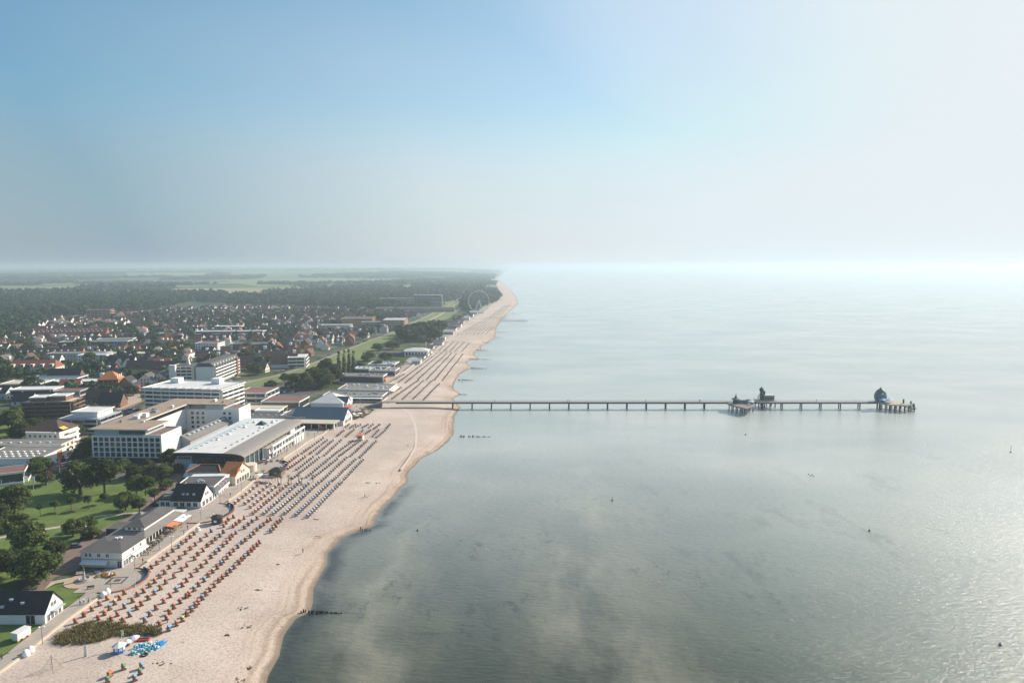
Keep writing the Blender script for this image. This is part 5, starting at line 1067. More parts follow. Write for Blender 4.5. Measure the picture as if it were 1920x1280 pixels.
def chair(x, y, z, rz, fab, style, label, group, parts=True):
    key = (fab, style)
    if key not in CP:
        wk = {'brown': WICK, 'grey': WICKG, 'tan': mat('tan_wicker', (.42,.20,.11), .85, var=.2, scale=3, objvar=.2)}[style]
        if style != 'brown': q = chair_parts(wk, FAB[fab], FAB['red'] if fab == 'white' else FAB['pale blue'])
        else: q = chair_parts(wk, FAB[fab], FAB[fab]); q['hood'].materials[0] = WICK
        CP[key] = q
    t = thing('beach_chair', label, 'beach chair', (x, y, z), rz, group); t.scale = (.9, .9, .92)
    for nm, me in CP[key].items(): link(nm, me, t)
    return t
def beachz(x, y): return 1.2 if coastx(y)-x > 18 else .3 + min(.9, max(0, coastx(y)-x-3)*.06)
cq = random.Random(12)
def A8(ox, oy, pts): return [(ox+x/8, oy+y/8) for x, y in pts]
b1 = lambda *p: A8(130, 1040, p); b2 = lambda *p: A8(250, 940, p); b3 = lambda *p: A8(400, 850, p); b4 = lambda *p: A8(500, 780, p); b8 = lambda *p: A8(660, 620, p)
rowsA = [b1((95,1000),(222,900),(340,815),(460,735),(568,650)) + b2((232,1035),(275,980),(362,920),(455,855),(518,795),(597,730),(683,670),(730,620),(797,578),(860,525),(915,475),(980,420),(1357,360),(1395,310),(1430,265),(1505,222)),
 b1((435,950),(530,875),(612,795),(685,720),(757,645),(828,565)),
 b1((632,960),(725,890),(828,775),(955,685),(1025,595),(1118,540),(1210,455),(1285,395),(1360,320),(1437,255)) + b2((400,1125-6),(475,1060),(545,980),(625,910),(703,840),(790,765),(865,697),(935,637),(1018,570),(1103,500),(1170,435),(1500,365),(1545,330),(1600,290),(1665,240))[1:],
 b1((815,985),(910,900),(1015,795),(1085,735),(1193,645),(1278,565),(1375,495),(1455,405),(1575,320),(1690,215),(1765,150)) + b2((925,850),(975,785),(1050,725),(1118,655),(1185,605),(1240,555),(1303,505),(1355,450),(1670,385),(1730,335),(1785,290),(1860,245)),
 b1((1140,985),(1215,890),(1307,795),(1420,695),(1515,610),(1610,525),(1700,450),(1765,380),(1835,305)) + b2((960,1025),(1028,965),(1103,900),(1170,825),(1235,765),(1290,715),(1350,655),(1408,605),(1453,550),(1485,505),(1540,460)),
 b1((1355,1035),(1460,945),(1510,860),(1570,780),(1665,700),(1765,620),(1800,590),(1880,515)) + b2((985,1245),(1065,1175),(1128,1105),(1197,1045),(1262,985),(1318,925),(1350,890),(1410,835),(1455,780),(1508,725),(1573,670),(1633,610),(1690,570),(1760,515),(1810,470),(1860,415),(1910,370)) + b3((760,1055),(815,1005),(860,980)),
 b1((1495,1110),(1610,1035),(1700,970),(1770,890),(1840,825),(1900,760)) + [(372,1129),(380,1121),(387,1113),(394,1105)] + b2((1220,1255),(1290,1185),(1340,1135),(1405,1085),(1460,1035),(1520,980),(1590,915),(1630,865),(1665,830),(1730,780),(1775,730),(1810,690),(1860,645),(1895,605)) + b3((865,1160),(900,1120),(940,1080),(970,1030),(1005,1000),(1030,965))]
ROWN = ['row nearest promenade', 'short row below patterned terrace', 'third brown row', 'fourth brown row', 'fifth brown row', 'sixth brown row', 'outermost brown row']
CH_N = 0; used_lab = {}
for ri, row in enumerate(rowsA):
    for k, (px, py) in enumerate(row):
        p = P(px, py+3.2, 1.15); fab = cq.choices(('orange', 'red', 'blue', 'yellow', 'green'), (46, 26, 23, 4, 1))[0]
        chair(p.x, p.y, beachz(p.x, p.y)-.02, R(38+cq.uniform(-16, 16)), fab, 'brown', f'{fab}-topped wicker chair, {ORD[k]} from the grass end in the {ROWN[ri]}', 'hooded brown beach chairs in the near rows'); CH_N += 1
for k, (px, py, fab, lab) in enumerate([(232,1252,'green','upper left one of the loose group below the pedal boats'), (266,1250,'blue','upper right one of the loose group below the pedal boats'), (263,1261,'green','middle right one of the loose group below the pedal boats'), (253,1273,'blue','lower right one of the loose group below the pedal boats'), (207,1265,'orange','turned one, leftmost of the loose group below the pedal boats'), (202,1276,'green','one cut by the bottom edge below the pedal boats')]):
    p = P(px, py+3, 1.1); chair(p.x, p.y, beachz(p.x, p.y)-.02, R(40 if k != 4 else -10), fab, 'brown', f'{fab}-topped wicker chair, {lab}', 'hooded brown beach chairs in the near rows'); CH_N += 1
def line(a, b_, n): return [(a[0]+(b_[0]-a[0])*k/max(1, n-1), a[1]+(b_[1]-a[1])*k/max(1, n-1)) for k in range(n)]
rowsB = [('first', line(*b3((330,748),(715,438)), 8)), ('second', line(*b3((480,758),(860,458)), 8)), ('third', line(*b3((560,812),(990,462)), 9)), ('fourth', line(*b3((595,908),(1130,458)), 14)), ('fifth', line(*b3((760,912),(1300,430)), 15)),
         ('sixth', line(*b3((900,912),(1430,458)), 16)), ('seventh', line(*b3((1080,905),(1580,443)), 16)), ('eighth', line(*b3((1245,932),(1740,452)), 17)), ('ninth', line(*b3((1420,952),(1920,432)), 17))]
rowsC = [('first', line(*b4((225,778),(470,592)), 9)), ('second', line(*b4((320,793),(580,612)), 9)), ('third', line(*b4((450,803),(700,612)), 9)), ('fourth', line(*b4((390,935),(790,622)), 14)), ('fifth', line(*b4((600,917),(950,632)), 12)), ('sixth', line(*b4((690,932),(1060,642)), 13)), ('seventh', line(*b4((830,972),(1200,622)), 14)), ('eighth', line(*b4((990,972),(1330,652)), 14)), ('ninth', line(*b4((1110,1002),(1450,652)), 15))]
rest = []
for blk, rows in (('palm trees', rowsB), ('seafront gallery', rowsC)):
    for nm, row in rows:
        for k, (px, py) in enumerate(row):
            px += cq.uniform(-.25, .25); py += cq.uniform(-.2, .2); p = P(px, py+1.4, 1.15); i = int(ORD.index(nm))
            if i < 4: fab, st = cq.choices(('white', 'orange', 'pale blue'), (86, 9, 5))[0], 'tan'
            else: fab, st = cq.choices(('pale blue', 'white', 'blue'), (34, 63, 3))[0], 'grey'
            if CH_N < 296:
                side = 'before the palm trees' if blk == 'palm trees' else 'beyond the palm trees'
                chair(p.x, p.y, beachz(p.x, p.y)-.02, R(35+cq.uniform(-8, 8)), fab, st, f'{fab}-hooded beach chair, {ORD[k]} in the {nm} row from promenade {side}', 'pale-hooded beach chairs in the middle rows'); CH_N += 1
            else: rest.append((p, fab, st))
far_rows = [(b4((530,562),(850,332)), 11), (b4((650,567),(910,362)), 10), (b4((760,572),(1000,362)), 10), (b4((870,592),(1120,362)), 10), (b4((950,628),(1290,377)), 13), (b4((1090,602),(1400,372)), 13), (b4((1260,602),(1510,372)), 11), (b4((1400,622),(1640,382)), 11),
 (b4((1060,297),(1160,217)), 5), (b4((1190,307),(1310,207)), 6), (b4((1360,302),(1450,212)), 5), (b4((1440,292),(1560,212)), 6), (b4((1590,307),(1680,212)), 5), (b4((1650,322),(1780,217)), 6), (b4((1190,167),(1240,122)), 3), (b4((1250,182),(1330,127)), 4), (b4((1340,162),(1410,132)), 3), (b4((1440,172),(1520,127)), 4), (b4((1540,172),(1595,127)), 3), (b4((1610,192),(1700,127)), 5), (b4((1800,187),(1850,127)), 4)]
far_rows += [(b8(*q), int(n*.8)) for q, n in [(((360,1000),(470,900)), 9), (((590,760),(780,650)), 14), (((480,1000),(740,850)), 18), (((600,1020),(1000,740)), 28), (((760,1025),(1070,750)), 22), (((920,1020),(1210,740)), 22), (((1080,1030),(1310,790)), 20), (((1360,735),(1660,350)), 34), (((1240,735),(1560,350)), 34), (((1120,730),(1490,340)), 34), (((1000,720),(1420,340)), 36), (((800,780),(1350,330)), 42), (((700,770),(1190,400)), 36), (((1200,395),(1270,340)), 6), (((790,590),(980,450)), 16), (((1000,440),(1130,330)), 10), (((960,515),(1200,350)), 18),
   (((1230,280),(1290,220)), 6), (((1310,290),(1430,165)), 12), (((1390,290),(1520,165)), 13), (((1470,310),(1590,175)), 13), (((1550,300),(1680,175)), 13), (((1650,300),(1760,185)), 12)]]
far_rows += [([(858+k*7.5, 627-k*.3), (914+k*5.5, 594-k*.6)], 24) for k in range(8)] + [([(918+k*5, 594-k), (946+k*3, 572-k*.5)], 16) for k in range(5)]
for (a, b_), n in far_rows:
    for px, py in line(a, b_, n):
        p = P(px+cq.uniform(-.3, .3), py+1.0+cq.uniform(-.2, .2), 1.15); rest.append((p, cq.choice(('white', 'pale blue', 'white', 'orange', 'red')), 'grey'))
# the rest of the chairs: past three hundred, built as one
groups = {}
for p, fab, st in rest: groups.setdefault(fab, []).append(p)
root = None
stub = chair_parts(WICKG, FAB['white'], FAB['red'])
def merged(me, pts, rz, name, m, parent=None):
    v = np.array([q.co[:] for q in me.vertices])*.82; fs = [list(f.vertices) for f in me.polygons]; mb = MB()
    for i, p in enumerate(pts):
        a = rz[i]; c_, s_ = math.cos(a), math.sin(a); zz = beachz(p.x, p.y)-.02; mb.add(np.stack([v[:, 0]*c_-v[:, 1]*s_+p.x, v[:, 0]*s_+v[:, 1]*c_+p.y, v[:, 2]+zz], 1).tolist(), fs)
    return mb.build(name, m, parent)
allp = [p for p, *_ in rest]; rz_all = [R(35+cq.uniform(-8, 8)) for _ in allp]
root = merged(stub['basket'], allp, rz_all, 'far_beach_chairs', WICKG); tag(root, 'long rows of countless small wicker chairs stretching away up the far beach', 'beach chairs', None, 'stuff')
for fab in groups:
    ii = [i for i, q in enumerate(rest) if q[1] == fab]
    for part in ('hood', 'awning'): merged(stub[part], [allp[i] for i in ii], [rz_all[i] for i in ii], part, FAB[fab], root)
merged(stub['seat'], allp, rz_all, 'seat', FAB['orange'], root)

# ------------------------------------------------------------------ the pier
PY = P(885, 766, 0).y; DZ = 4.9
DECK = mat('grey_pier_planks', (.19,.175,.165), .85, var=.12, scale=.5); PILE = mat('dark_pier_steel', (.03,.038,.046), .7, var=.15, scale=.8)
pier = thing('pier', 'long straight pier on thin dark piles running out into the sea', 'pier', (0, PY, 0)); xs0 = P(722, 757).x; xe = P(1650, 766, 0).x
MB().box(xs0, xe, -2.0, 2.0, DZ-.25, DZ).build('deck', DECK, pier); MB().box(xs0+10, xe, -1.98, 1.98, DZ-1.0, DZ-.26).build('girder', PILE, pier)
for y in (-1.95, 1.95):
    mb = MB(); mb.box(xs0, xe, y-.05, y+.05, DZ+1.0, DZ+1.08); mb.box(xs0, xe, y-.03, y+.03, DZ+.45, DZ+.5); x = xs0
    while x < xe: mb.box(x, x+.08, y-.04, y+.04, DZ, DZ+1.0); x += 2.8
    mb.build('railing', RAIL, pier)
for k in range(23):
    x = P(849+36.25*k, 766, 0).x
    if P(1362,766,0).x-3 < x < P(1404,766,0).x+3: continue
    for y in (-1.3, 1.3): MB().cyl((x, y, -2), (x, y, DZ-.86), .42, n=8).build('pile', PILE, pier)
mb = MB(); mb.add([(xs0-14, -2.2, LZ), (xs0, -2.0, DZ-.02), (xs0, 2.0, DZ-.02), (xs0-14, 2.2, LZ), (xs0, -2, LZ-.4), (xs0, 2, LZ-.4), (xs0-14, -2.2, LZ-.4), (xs0-14, 2.2, LZ-.4)], [(0,1,2,3), (0,6,4,1), (3,2,5,7), (1,4,5,2), (6,7,5,4), (0,3,7,6)]).build('ramp', DECK, pier)
PZ = lambda x: P(x, 766, 0).x
# pavilion platform
pf = thing('pier_platform', 'wide wooden platform beside the pier with small roofed hut', 'platform', (PZ(1381), PY-2.1, 0))
xa, xb = PZ(1360)-PZ(1381), PZ(1404)-PZ(1381)
MB().prism([(xa, 0), (xa, -7), (xa+4, -15), (-1, -21), (xb-5, -17), (xb, -8), (xb, 0)], DZ-.9, DZ).build('deck', DECK, pf)
for x in np.linspace(xa+1, xb-1, 6):
    for y in (-3, -9, -14):
        if y < -9 and (x < xa+4 or x > xb-4): continue
        MB().cyl((x, y, -2), (x, y, DZ-.9), .35, n=7).build('pile', PILE, pf)
mb = MB(); mb.lathe([(2.0, DZ), (2.0, DZ+3.0)], 10, (-2.3, -2.5)); mb.build('hut', PILE, pf); mb = MB(); mb.lathe([(3.4, DZ+3.05), (1.3, DZ+3.7), (.5, DZ+5.0), (.06, DZ+7.0)], 10, (-2.3, -2.5)); mb.build('hut_roof', mat('slate_hut_roof', (.10,.11,.12), .7), pf)
MB().box(.2, 6.2, -3.4, -1.2, DZ, DZ+2.3).build('screen_wall', mat('blue_grey_wall', (.16,.21,.25), .7), pf)
mb = MB()
for q in ((xa, xa+.08, -7, 0), (xb-.08, xb, -8, 0)): mb.box(*q, DZ, DZ+1.1)
for a, c in (((xa, -7), (xa+4, -15)), ((xa+4, -15), (-1, -21)), ((-1, -21), (xb-5, -17)), ((xb-5, -17), (xb, -8))):
    for z in (DZ+.5, DZ+1.05): mb.cyl((*a, z), (*c, z), .05, n=5)
    for k in range(6): f = k/5; mb.cyl((a[0]+(c[0]-a[0])*f, a[1]+(c[1]-a[1])*f, DZ), (a[0]+(c[0]-a[0])*f, a[1]+(c[1]-a[1])*f, DZ+1.05), .05, n=5)
mb.build('railing', RAIL, pf)
def parasol(x, y, z, r, h, m, label, group='parasols'):
    t = thing('parasol', label, 'parasol', (x, y, z), 0, group); MB().cyl((0, 0, 0), (0, 0, h), .035, n=6).build('pole', RAILD, t); MB().lathe([(r, h-.45), (r*.55, h-.12), (.04, h+.12)], 8).build('canopy', m, t); return t
parasol(PZ(1404)-2.0, PY-5, DZ, 2.0, 2.9, mat('dark_brown_fabric', (.10,.06,.045), .8), 'dark parasol on the right end of the wooden pier platform'); parasol(PZ(1402)-1.0, PY-10, DZ, 1.7, 2.6, WFAB, 'pale parasol on the front right corner of the wooden pier platform')
# ship-like bar
sb = thing('pier_bar', 'ship-like grey bar building with slanting masts standing behind the pier', 'bar', (PZ(1423), PY+2.2, 0)); L_ = PZ(1459)-PZ(1423)
MB().box(0, L_, 0, 9, DZ-.7, DZ).build('deck', DECK, sb); MB().box(5, L_-1.5, 1.5, 8, DZ, DZ+3.6).build('cabin', mat('grey_cabin', (.20,.22,.24), .7, var=.08), sb); MB().box(4.6, L_-1.1, 1.2, 8.3, DZ+3.6, DZ+4.0).build('roof', mat('pale_cabin_roof', (.44,.44,.42), .7), sb)
MB().box(5.4, L_-2, 1.43, 1.5, DZ+.9, DZ+2.5).build('window_band', GLASS, sb)
mb = MB(); mb.lathe([(1.1, DZ), (1.1, DZ+6.6), (1.5, DZ+6.7), (1.6, DZ+8.2), (.2, DZ+9.6)], 8, (3.6, 4)); mb.build('tower', PILE, sb); MB().lathe([(.8, DZ), (.8, DZ+6.5), (.1, DZ+7.2)], 8, (5.2, 3)).build('turret', PILE, sb)
mb = MB()
for a, c in (((-.6, 1, DZ+.3), (3.4, 4, DZ+6.5)), ((.2, 1, DZ+3.0), (4.4, 4, DZ+3.4)), ((-.6, 1, DZ+.3), (.2, 1, DZ+3.0)), ((.2, 1, DZ+3.0), (3.5, 4, DZ+6.6)), ((.2, 1, DZ+3), (2.5, 2, DZ+.1))): mb.cyl(a, c, .18, n=6)
mb.build('masts', RAIL, sb)
for x in (1.0, 3.5, 5.0, 9.0, L_-1):
    for y in (1.0, 8.0): MB().cyl((x, y, -2), (x, y, DZ-.7), .4, n=7).build('pile', PILE, sb)
# pier head with blue diving bell dome
ph = thing('landing_stage', 'sea-end platform with stepped lower landing at the sea end of the pier', 'platform', (PZ(1652), PY-2.1, 0)); L_ = PZ(1688)-PZ(1652)
MB().prism([(-3.5, 6), (-3.5, -1), (1, -7), (10, -9), (L_+2, -8), (L_+2, 3), (9, 8)], DZ-.8, DZ).build('deck', mat('pale_deck', (.40,.34,.26), .85, var=.12), ph)
MB().box(L_+2.1, L_+6, -7, 0, 1.6, 2.1).build('landing', PILE, ph)
mb = MB()
for k in range(9): mb.box(L_-6+k*.9, L_-5.1+k*.9, -9.6, -8.1, DZ-.45-k*.33, DZ-.2-k*.33)
mb.build('stairs', PILE, ph)
for x in (-2.5, 1, 4.5, 8, 11.5, L_+1, L_+3, L_+5.5):
    for y in ((-5.5, 1.5) if x > L_+2 else (-6.5, -1.5, 3)):
        if x < 0 and y < -3: continue
        MB().cyl((x, y, -2), (x, y, DZ+(-.8 if x < L_+2 else -1.4)), .38, n=7).build('pile', PILE, ph)
for x in (L_-1, L_+4.2): MB().cyl((x, -3, DZ-(0 if x < L_ else 2.8)), (x, -3, DZ+(3.0 if x < L_ else 1.6)), .55, n=8).build('bollard_post', PILE, ph)
mb = MB()
for q in ((1, 12, -8.95, -8.9), (10, L_+2, -8.6, -8.5)):
    for z in (DZ+.5, DZ+1.05): mb.box(*q, z, z+.08)
for x in np.arange(L_+2.2, L_+6, 1.1): mb.box(x, x+.1, -7, -6.9, 2.1, 3.4)
mb.build('railing', RAIL, ph)
dm = thing('diving_bell_dome', 'pointed egg-shaped blue dome on the pier head', 'dome', (PZ(1654), PY+3.2, DZ))
DOMEM = mat('blue_dome_skin', (.06,.105,.14), .45, var=.22, scale=.5)
MB().lathe([(3.2, 0), (3.9, 1.6), (4.1, 3.0), (4.0, 4.5), (3.6, 5.9), (2.8, 7.2), (1.7, 8.3), (.7, 9.0), (.12, 10.2)], 16).build('shell', DOMEM, dm, True)
for k in range(3): MB().ball((2.2*math.cos(R(-100+62*k))-.2, 2.2*math.sin(R(-100+62*k))-1.5, 5.4-k*.9), .9, 8).build('porthole', mat('pale_porthole', (.30,.38,.45), .4), dm)
for k, (x, y, r) in enumerate(((-1.0, -5.2, 3.0), (3.6, -4.8, 2.8), (1.4, -6.6, 2.3))):
    t = thing('tent_canopy', f'pale blue tent canopy under the dome, {("left","right","front")[k]} one of three', 'canopy', (PZ(1654)+x, PY+3.0+y, DZ), 0, 'blue canopies on the pier head')
    MB().lathe([(r, 1.9-k*.15), (r*.5, 2.4), (.05, 3.4-k*.3)], 6).build('roof', mat('pale_blue_tent', (.32,.50,.68), .7), t)
    for j in range(4): MB().cyl((r*.85*math.cos(j*1.57+.5), r*.85*math.sin(j*1.57+.5), 0), (r*.85*math.cos(j*1.57+.5), r*.85*math.sin(j*1.57+.5), 2.0), .06, n=5).build('post', RAIL, t)
dl = thing('mooring_dolphin', 'cluster of dark mooring piles standing in the sea beyond the pier head', 'mooring piles', (PZ(1711), PY-1, 0))
for k in range(4): MB().cyl((.55*math.cos(k*1.57), .55*math.sin(k*1.57), -2), (.35*math.cos(k*1.57), .35*math.sin(k*1.57), 3.9), .42, n=7).build('pile', PILE, dl)
# ------------------------------------------------------------------ groynes and posts in the water
def groyne(a, b_, n, label, skip=.12, hh=1.3):
    q = random.Random(int(a[0]*7+a[1])); A, B = P(*a, 0), P(*b_, 0); t = thing('groyne', label, 'groyne', (A.x, A.y, 0), 0, 'wooden groynes along the shore')
    for k in range(n):
        if q.random() < skip: continue
        f = k/(n-1); x, y = (B.x-A.x)*f+q.uniform(-.15, .15), (B.y-A.y)*f+q.uniform(-.3, .3); h = hh*(1.1-.8*f)*q.uniform(.6, 1.2); MB().cyl((x, y, -1), (x+q.uniform(-.1, .1), y, h), .3 if B.y > 300 else .2, .26 if B.y > 300 else .17, 6).build('post', DWOOD, t)
groyne((566,1148), (640,1149), 40, 'nearest groyne of dark stumps at the foot of the pointed beach', .15, .9); groyne((672,993), (696,994), 7, 'short stump groyne on the second beach bulge', .2); groyne((856,819), (918,819), 26, 'dotted groyne nearest below the pier', .3)
groyne((862,740), (876,740), 7, 'first short groyne beyond the pier'); groyne((858,713), (886,713), 18, 'second groyne beyond the pier'); groyne((884,691), (912,691), 18, 'third groyne beyond the pier'); groyne((880,674), (922,674), 26, 'long fourth groyne beyond the pier', .1)
groyne((892,657), (916,657), 18, 'fifth groyne beyond the pier'); groyne((905,643), (922,643), 12, 'sixth groyne beyond the pier'); groyne((930,633), (944,633), 10, 'seventh groyne beyond the pier'); groyne((932,623), (950,623), 10, 'eighth groyne beyond the pier', .1); groyne((960,588), (975,588), 12, 'last far groyne beyond the old jetty')
j = thing('jetty', 'small old wooden jetty far up the beach', 'jetty', (P(943,603,0).x, P(943,603,0).y, 0)); L_ = P(988,603,0).x-P(943,603,0).x
MB().box(0, L_, -1.5, 1.5, 2.0, 2.4).build('deck', DWOOD, j)
for k in range(14): MB().cyl((k*L_/13, -1.2, -1), (k*L_/13, -1.2, 3.0), .3, n=6).build('pile', DWOOD, j)
def buoy(px, py, h, label, m=RAILD):
    p = P(px, py, 0); t = thing('buoy', label, 'buoy', (p.x, p.y, 0)); MB().ball((0, 0, .18), .4, 10).build('float', m, t); MB().cyl((0, 0, .6), (0, 0, h), .07, n=6).build('mast', m, t); MB().ball((0, 0, h), .15, 6).build('topmark', m, t)
buoy(1148,938,1.7,'dark spar buoy alone in the water right of the beach middle'); buoy(1630,995,1.0,'round dark buoy on the calm water at right'); buoy(1875,1209,.9,'dark buoy in the sun glitter at the right edge'); buoy(783,995,.8,'dark marker just off the second beach bulge'); buoy(1895,848,3.6,'slim channel marker near the right edge of the picture'); buoy(1398,815,.7,'tiny buoy in the water before the pier platform'); buoy(866,717,1.5,'little marker pole off the second groyne')
for k, (px, py) in enumerate([(1516,889), (1520,892), (1523,890), (1526,893)]):
    p = P(px, py, 0); t = thing('swimmer', f'swimmer\'s dark head in the open sea, {ORD[k]} from the left of four', 'swimmer', (p.x, p.y, 0), 0, 'swimmers in the sea'); MB().ball((0, 0, .18), .2, 8, 1.2).build('head', mat('dark_hair', (.04,.03,.025)), t); MB().ball((-.25, 0, -.02), .3, 8, .45).build('shoulders', mat('skin', (.45,.28,.20), .6), t)
# ------------------------------------------------------------------ ferris wheel
p = P(898, 587); fw = thing('ferris_wheel', 'tall thin white ferris wheel far up the coast', 'ferris wheel', (p.x, p.y, LZ), R(8)); RW = 22.0; HZ = 26.0; FWM = mat('white_steel', (.62,.64,.66), .5, var=.04)
for y in (-1.2, 1.2):
    mb = MB()
    for k in range(36):
        a, c = R(k*10), R(k*10+10); mb.cyl((RW*math.cos(a), y, HZ+RW*math.sin(a)), (RW*math.cos(c), y, HZ+RW*math.sin(c)), .28, n=5)
    mb.build('rim', FWM, fw)
mb = MB()
for k in range(24): a = R(k*15); mb.cyl((0, 0, HZ), (RW*math.cos(a), 1.2*(-1)**k, HZ+RW*math.sin(a)), .13, n=4)
mb.build('spokes', FWM, fw); MB().cyl((0, -2, HZ), (0, 2, HZ), 1.0, n=10).build('hub', FWM, fw)
for s in (-1, 1):
    for y in (-2.6, 2.6): MB().cyl((s*10, y*1.6, 0), (0, y*.8, HZ), .55, .4, 6).build('leg', FWM, fw)
for k in range(30):
    a = R(k*12); g = MB().box(-.9, .9, -.9, .9, -2.4, -.4).build('gondola', FWM, fw); g.location = (RW*math.cos(a), 0, HZ+RW*math.sin(a))
MB().box(-9, 9, -4, 4, 0, 1.4).build('base', LGREY, fw)
# ------------------------------------------------------------------ lamps, flags, beach furniture
def lamp(px, py, label, arms=2):
    p = P(px, py); t = thing('street_lamp', label, 'street lamp', (p.x, p.y, LZ+.15), R(20), 'globe lamps of the promenade'); MB().cyl((0, 0, 0), (0, 0, 4.3), .075, .05, 7).build('post', RAILD, t)
    for k in range(arms):
        a = 6.283*k/arms; mb = MB(); mb.cyl((0, 0, 4.2), (.55*math.cos(a), .55*math.sin(a), 4.35), .04, n=5); mb.build('arm', RAILD, t); MB().ball((.55*math.cos(a), .55*math.sin(a), 4.6), .26, 10).build('globe', mat('globe_glass', (.80,.80,.78), .4, var=.02), t)
for px, py, lab, n in [(80,1207,'lamp at the lowest bend of the promenade near the white trailer',2), (208,1103,'lamp left of the patterned terrace paving',3), (253,1072,'lamp at the upper end of the patterned terrace',3), (322,1030,'lamp on the promenade before the first restaurant',2), (377,976,'three-globe lamp on the plain terrace',3), (413,945,'lamp behind the plain terrace',3), (453,922,'lamp before the white flat-roofed cafe',2), (490,893,'lamp beside the palm bar',2), (555,848,'lamp before the white seafront gallery',2), (590,826,'lamp at the far end of the seafront gallery',2), (159,1010,'lamp beside the service road left of the restaurant',1), (262,960,'globe lamp at the corner of the shaded lawn',1), (285,958,'globe lamp under the dormer house',1)]: lamp(px, py, lab, n)
def flag(px, py, h, m, label, w_=1.4, hh=.9, name='flag', vertical=False, z=LZ+.15):
    p = P(px, py); t = thing(name, label, 'flag', (p.x, p.y, z), R(20)); MB().cyl((0, 0, 0), (0, 0, h), .06, .04, 6).build('pole', FRAME, t)
    q = MB(); W2, H2 = (.75, 3.2) if vertical else (w_, hh)
    for k in range(6): x0_, x1_ = W2*k/6, W2*(k+1)/6; q.add([(x0_, .12*math.sin(k), h-H2-.1), (x1_, .12*math.sin(k+1), h-H2-.1), (x1_, .12*math.sin(k+1), h-.1), (x0_, .12*math.sin(k), h-.1)], [(0,1,2,3)])
    q.build('cloth', m, t)
flag(90,912,7.5,REDP,'red and white banner on a tall pole, left of two by the park street',vertical=True); flag(113,894,8,REDP,'red banner on a tall pole, right of two by the park street',vertical=True); flag(63,918,6,WFAB,'white feather banner on the lawn corner',vertical=True)
flag(254,1100,5.5,WFAB,'white flagpole at the curved blue bench of the patterned terrace',.1,.1,'flagpole'); flag(518,884,6.0,mat('light_blue_cloth',(.12,.38,.62)),'light blue flag near the palm bar'); flag(524,884,5.5,ORANGEF,'orange flag near the palm bar'); flag(229,1213,5.0,mat('pale_green_cloth',(.45,.62,.35)),'yellow-green flag on the pole beside the rental hut',.5,1.6,z=1.0); flag(158,1230,3.2,WFAB,'white beach feather flag leaning on the sand in front',vertical=True,z=1.0); flag(430,955,2.2,WFAB,'white notice post at the bench of the plain terrace',.3,.5,'sign_post'); flag(675,757,12,WFAB,'white flag at the pier square'); flag(806,590,24,WFAB,'very tall white mast standing beside the far meadow',.6,.3,'mast'); flag(798,655,9,WFAB,'first white sail flag by the beach north of the pavilion',1.2,5); flag(822,636,10,WFAB,'second white sail flag by the beach north of the pavilion',1.4,6)
# net pyramid pole
p = P(98, 1255, 1.0); t = thing('climbing_net', 'thin pole holding a rope net pyramid on the sand in front', 'climbing net', (p.x, p.y, 1.0)); MB().cyl((0, 0, 0), (0, 0, 3.9), .06, n=7).build('pole', WOOD, t); MB().ball((0, 0, 3.9), .13, 6).build('cap', RAILD, t)
mb = MB(); N6 = [(2.6*math.cos(R(60*k+10)), 2.6*math.sin(R(60*k+10)), .02) for k in range(6)]
for k in range(6):
    mb.cyl(N6[k], (0, 0, 3.6), .022, n=4)
    for f in (.3, .55, .78): a, c = Vector(N6[k])*(1-f)+Vector((0, 0, 3.6))*f, Vector(N6[(k+1) % 6])*(1-f)+Vector((0, 0, 3.6))*f; mb.cyl(a, c, .018, n=4)
mb.build('net', WOOD, t)
# rental hut, pedal boats, float
p = P(224, 1223, 1.0); t = thing('rental_hut', 'small blue and white octagonal rental hut on the sand', 'hut', (p.x, p.y, 1.0)); o8 = [(1.35*math.cos(R(22.5+45*k)), 1.35*math.sin(R(22.5+45*k))) for k in range(8)]
MB().prism(o8, 0, 2.1).build('wall', BLUEP, t)
for k in (5, 6, 7, 0): 
    a, c = Vector(o8[k]), Vector(o8[(k+1) % 8]); m_ = (a+c)/2; n_ = m_.normalized(); u = (c-a)*.36; mb = MB(); q = [m_-u+n_*.02, m_+u+n_*.02]; mb.add([(q[0].x, q[0].y, 1.0), (q[1].x, q[1].y, 1.0), (q[1].x, q[1].y, 1.9), (q[0].x, q[0].y, 1.9), (q[0].x+n_.x*.05, q[0].y+n_.y*.05, 1.0), (q[1].x+n_.x*.05, q[1].y+n_.y*.05, 1.0), (q[1].x+n_.x*.05, q[1].y+n_.y*.05, 1.9), (q[0].x+n_.x*.05, q[0].y+n_.y*.05, 1.9)], [(4,5,6,7), (0,4,7,3), (1,2,6,5), (3,7,6,2), (0,1,5,4)]); mb.build('shutter', WHITE, t)
mb = MB(); r8 = [(1.75*math.cos(R(22.5+45*k)), 1.75*math.sin(R(22.5+45*k)), 2.05) for k in range(8)]; mb.add(r8+[(0, 0, 3.0)], [(k, (k+1) % 8, 8) for k in range(8)]+[tuple(range(7, -1, -1))]).build('roof', WHITE, t)
parasol(P(252,1205,1).x, P(252,1205,1).y, 1.0, 1.4, 2.0, mat('lilac_fabric', (.55,.52,.66)), 'pale lilac parasol between the rental hut and the red boat'); parasol(P(240,1212,1).x, P(240,1212,1).y, 1.0, 1.1, 1.9, WFAB, 'small white parasol beside the rental hut')
PB = [mat('turquoise_hull', (.10,.46,.42), .4, var=.05), mat('white_hull', (.68,.74,.74), .4, var=.05), mat('blue_hull', (.06,.30,.60), .4, var=.05), mat('mint_hull', (.30,.62,.50), .4, var=.05)]
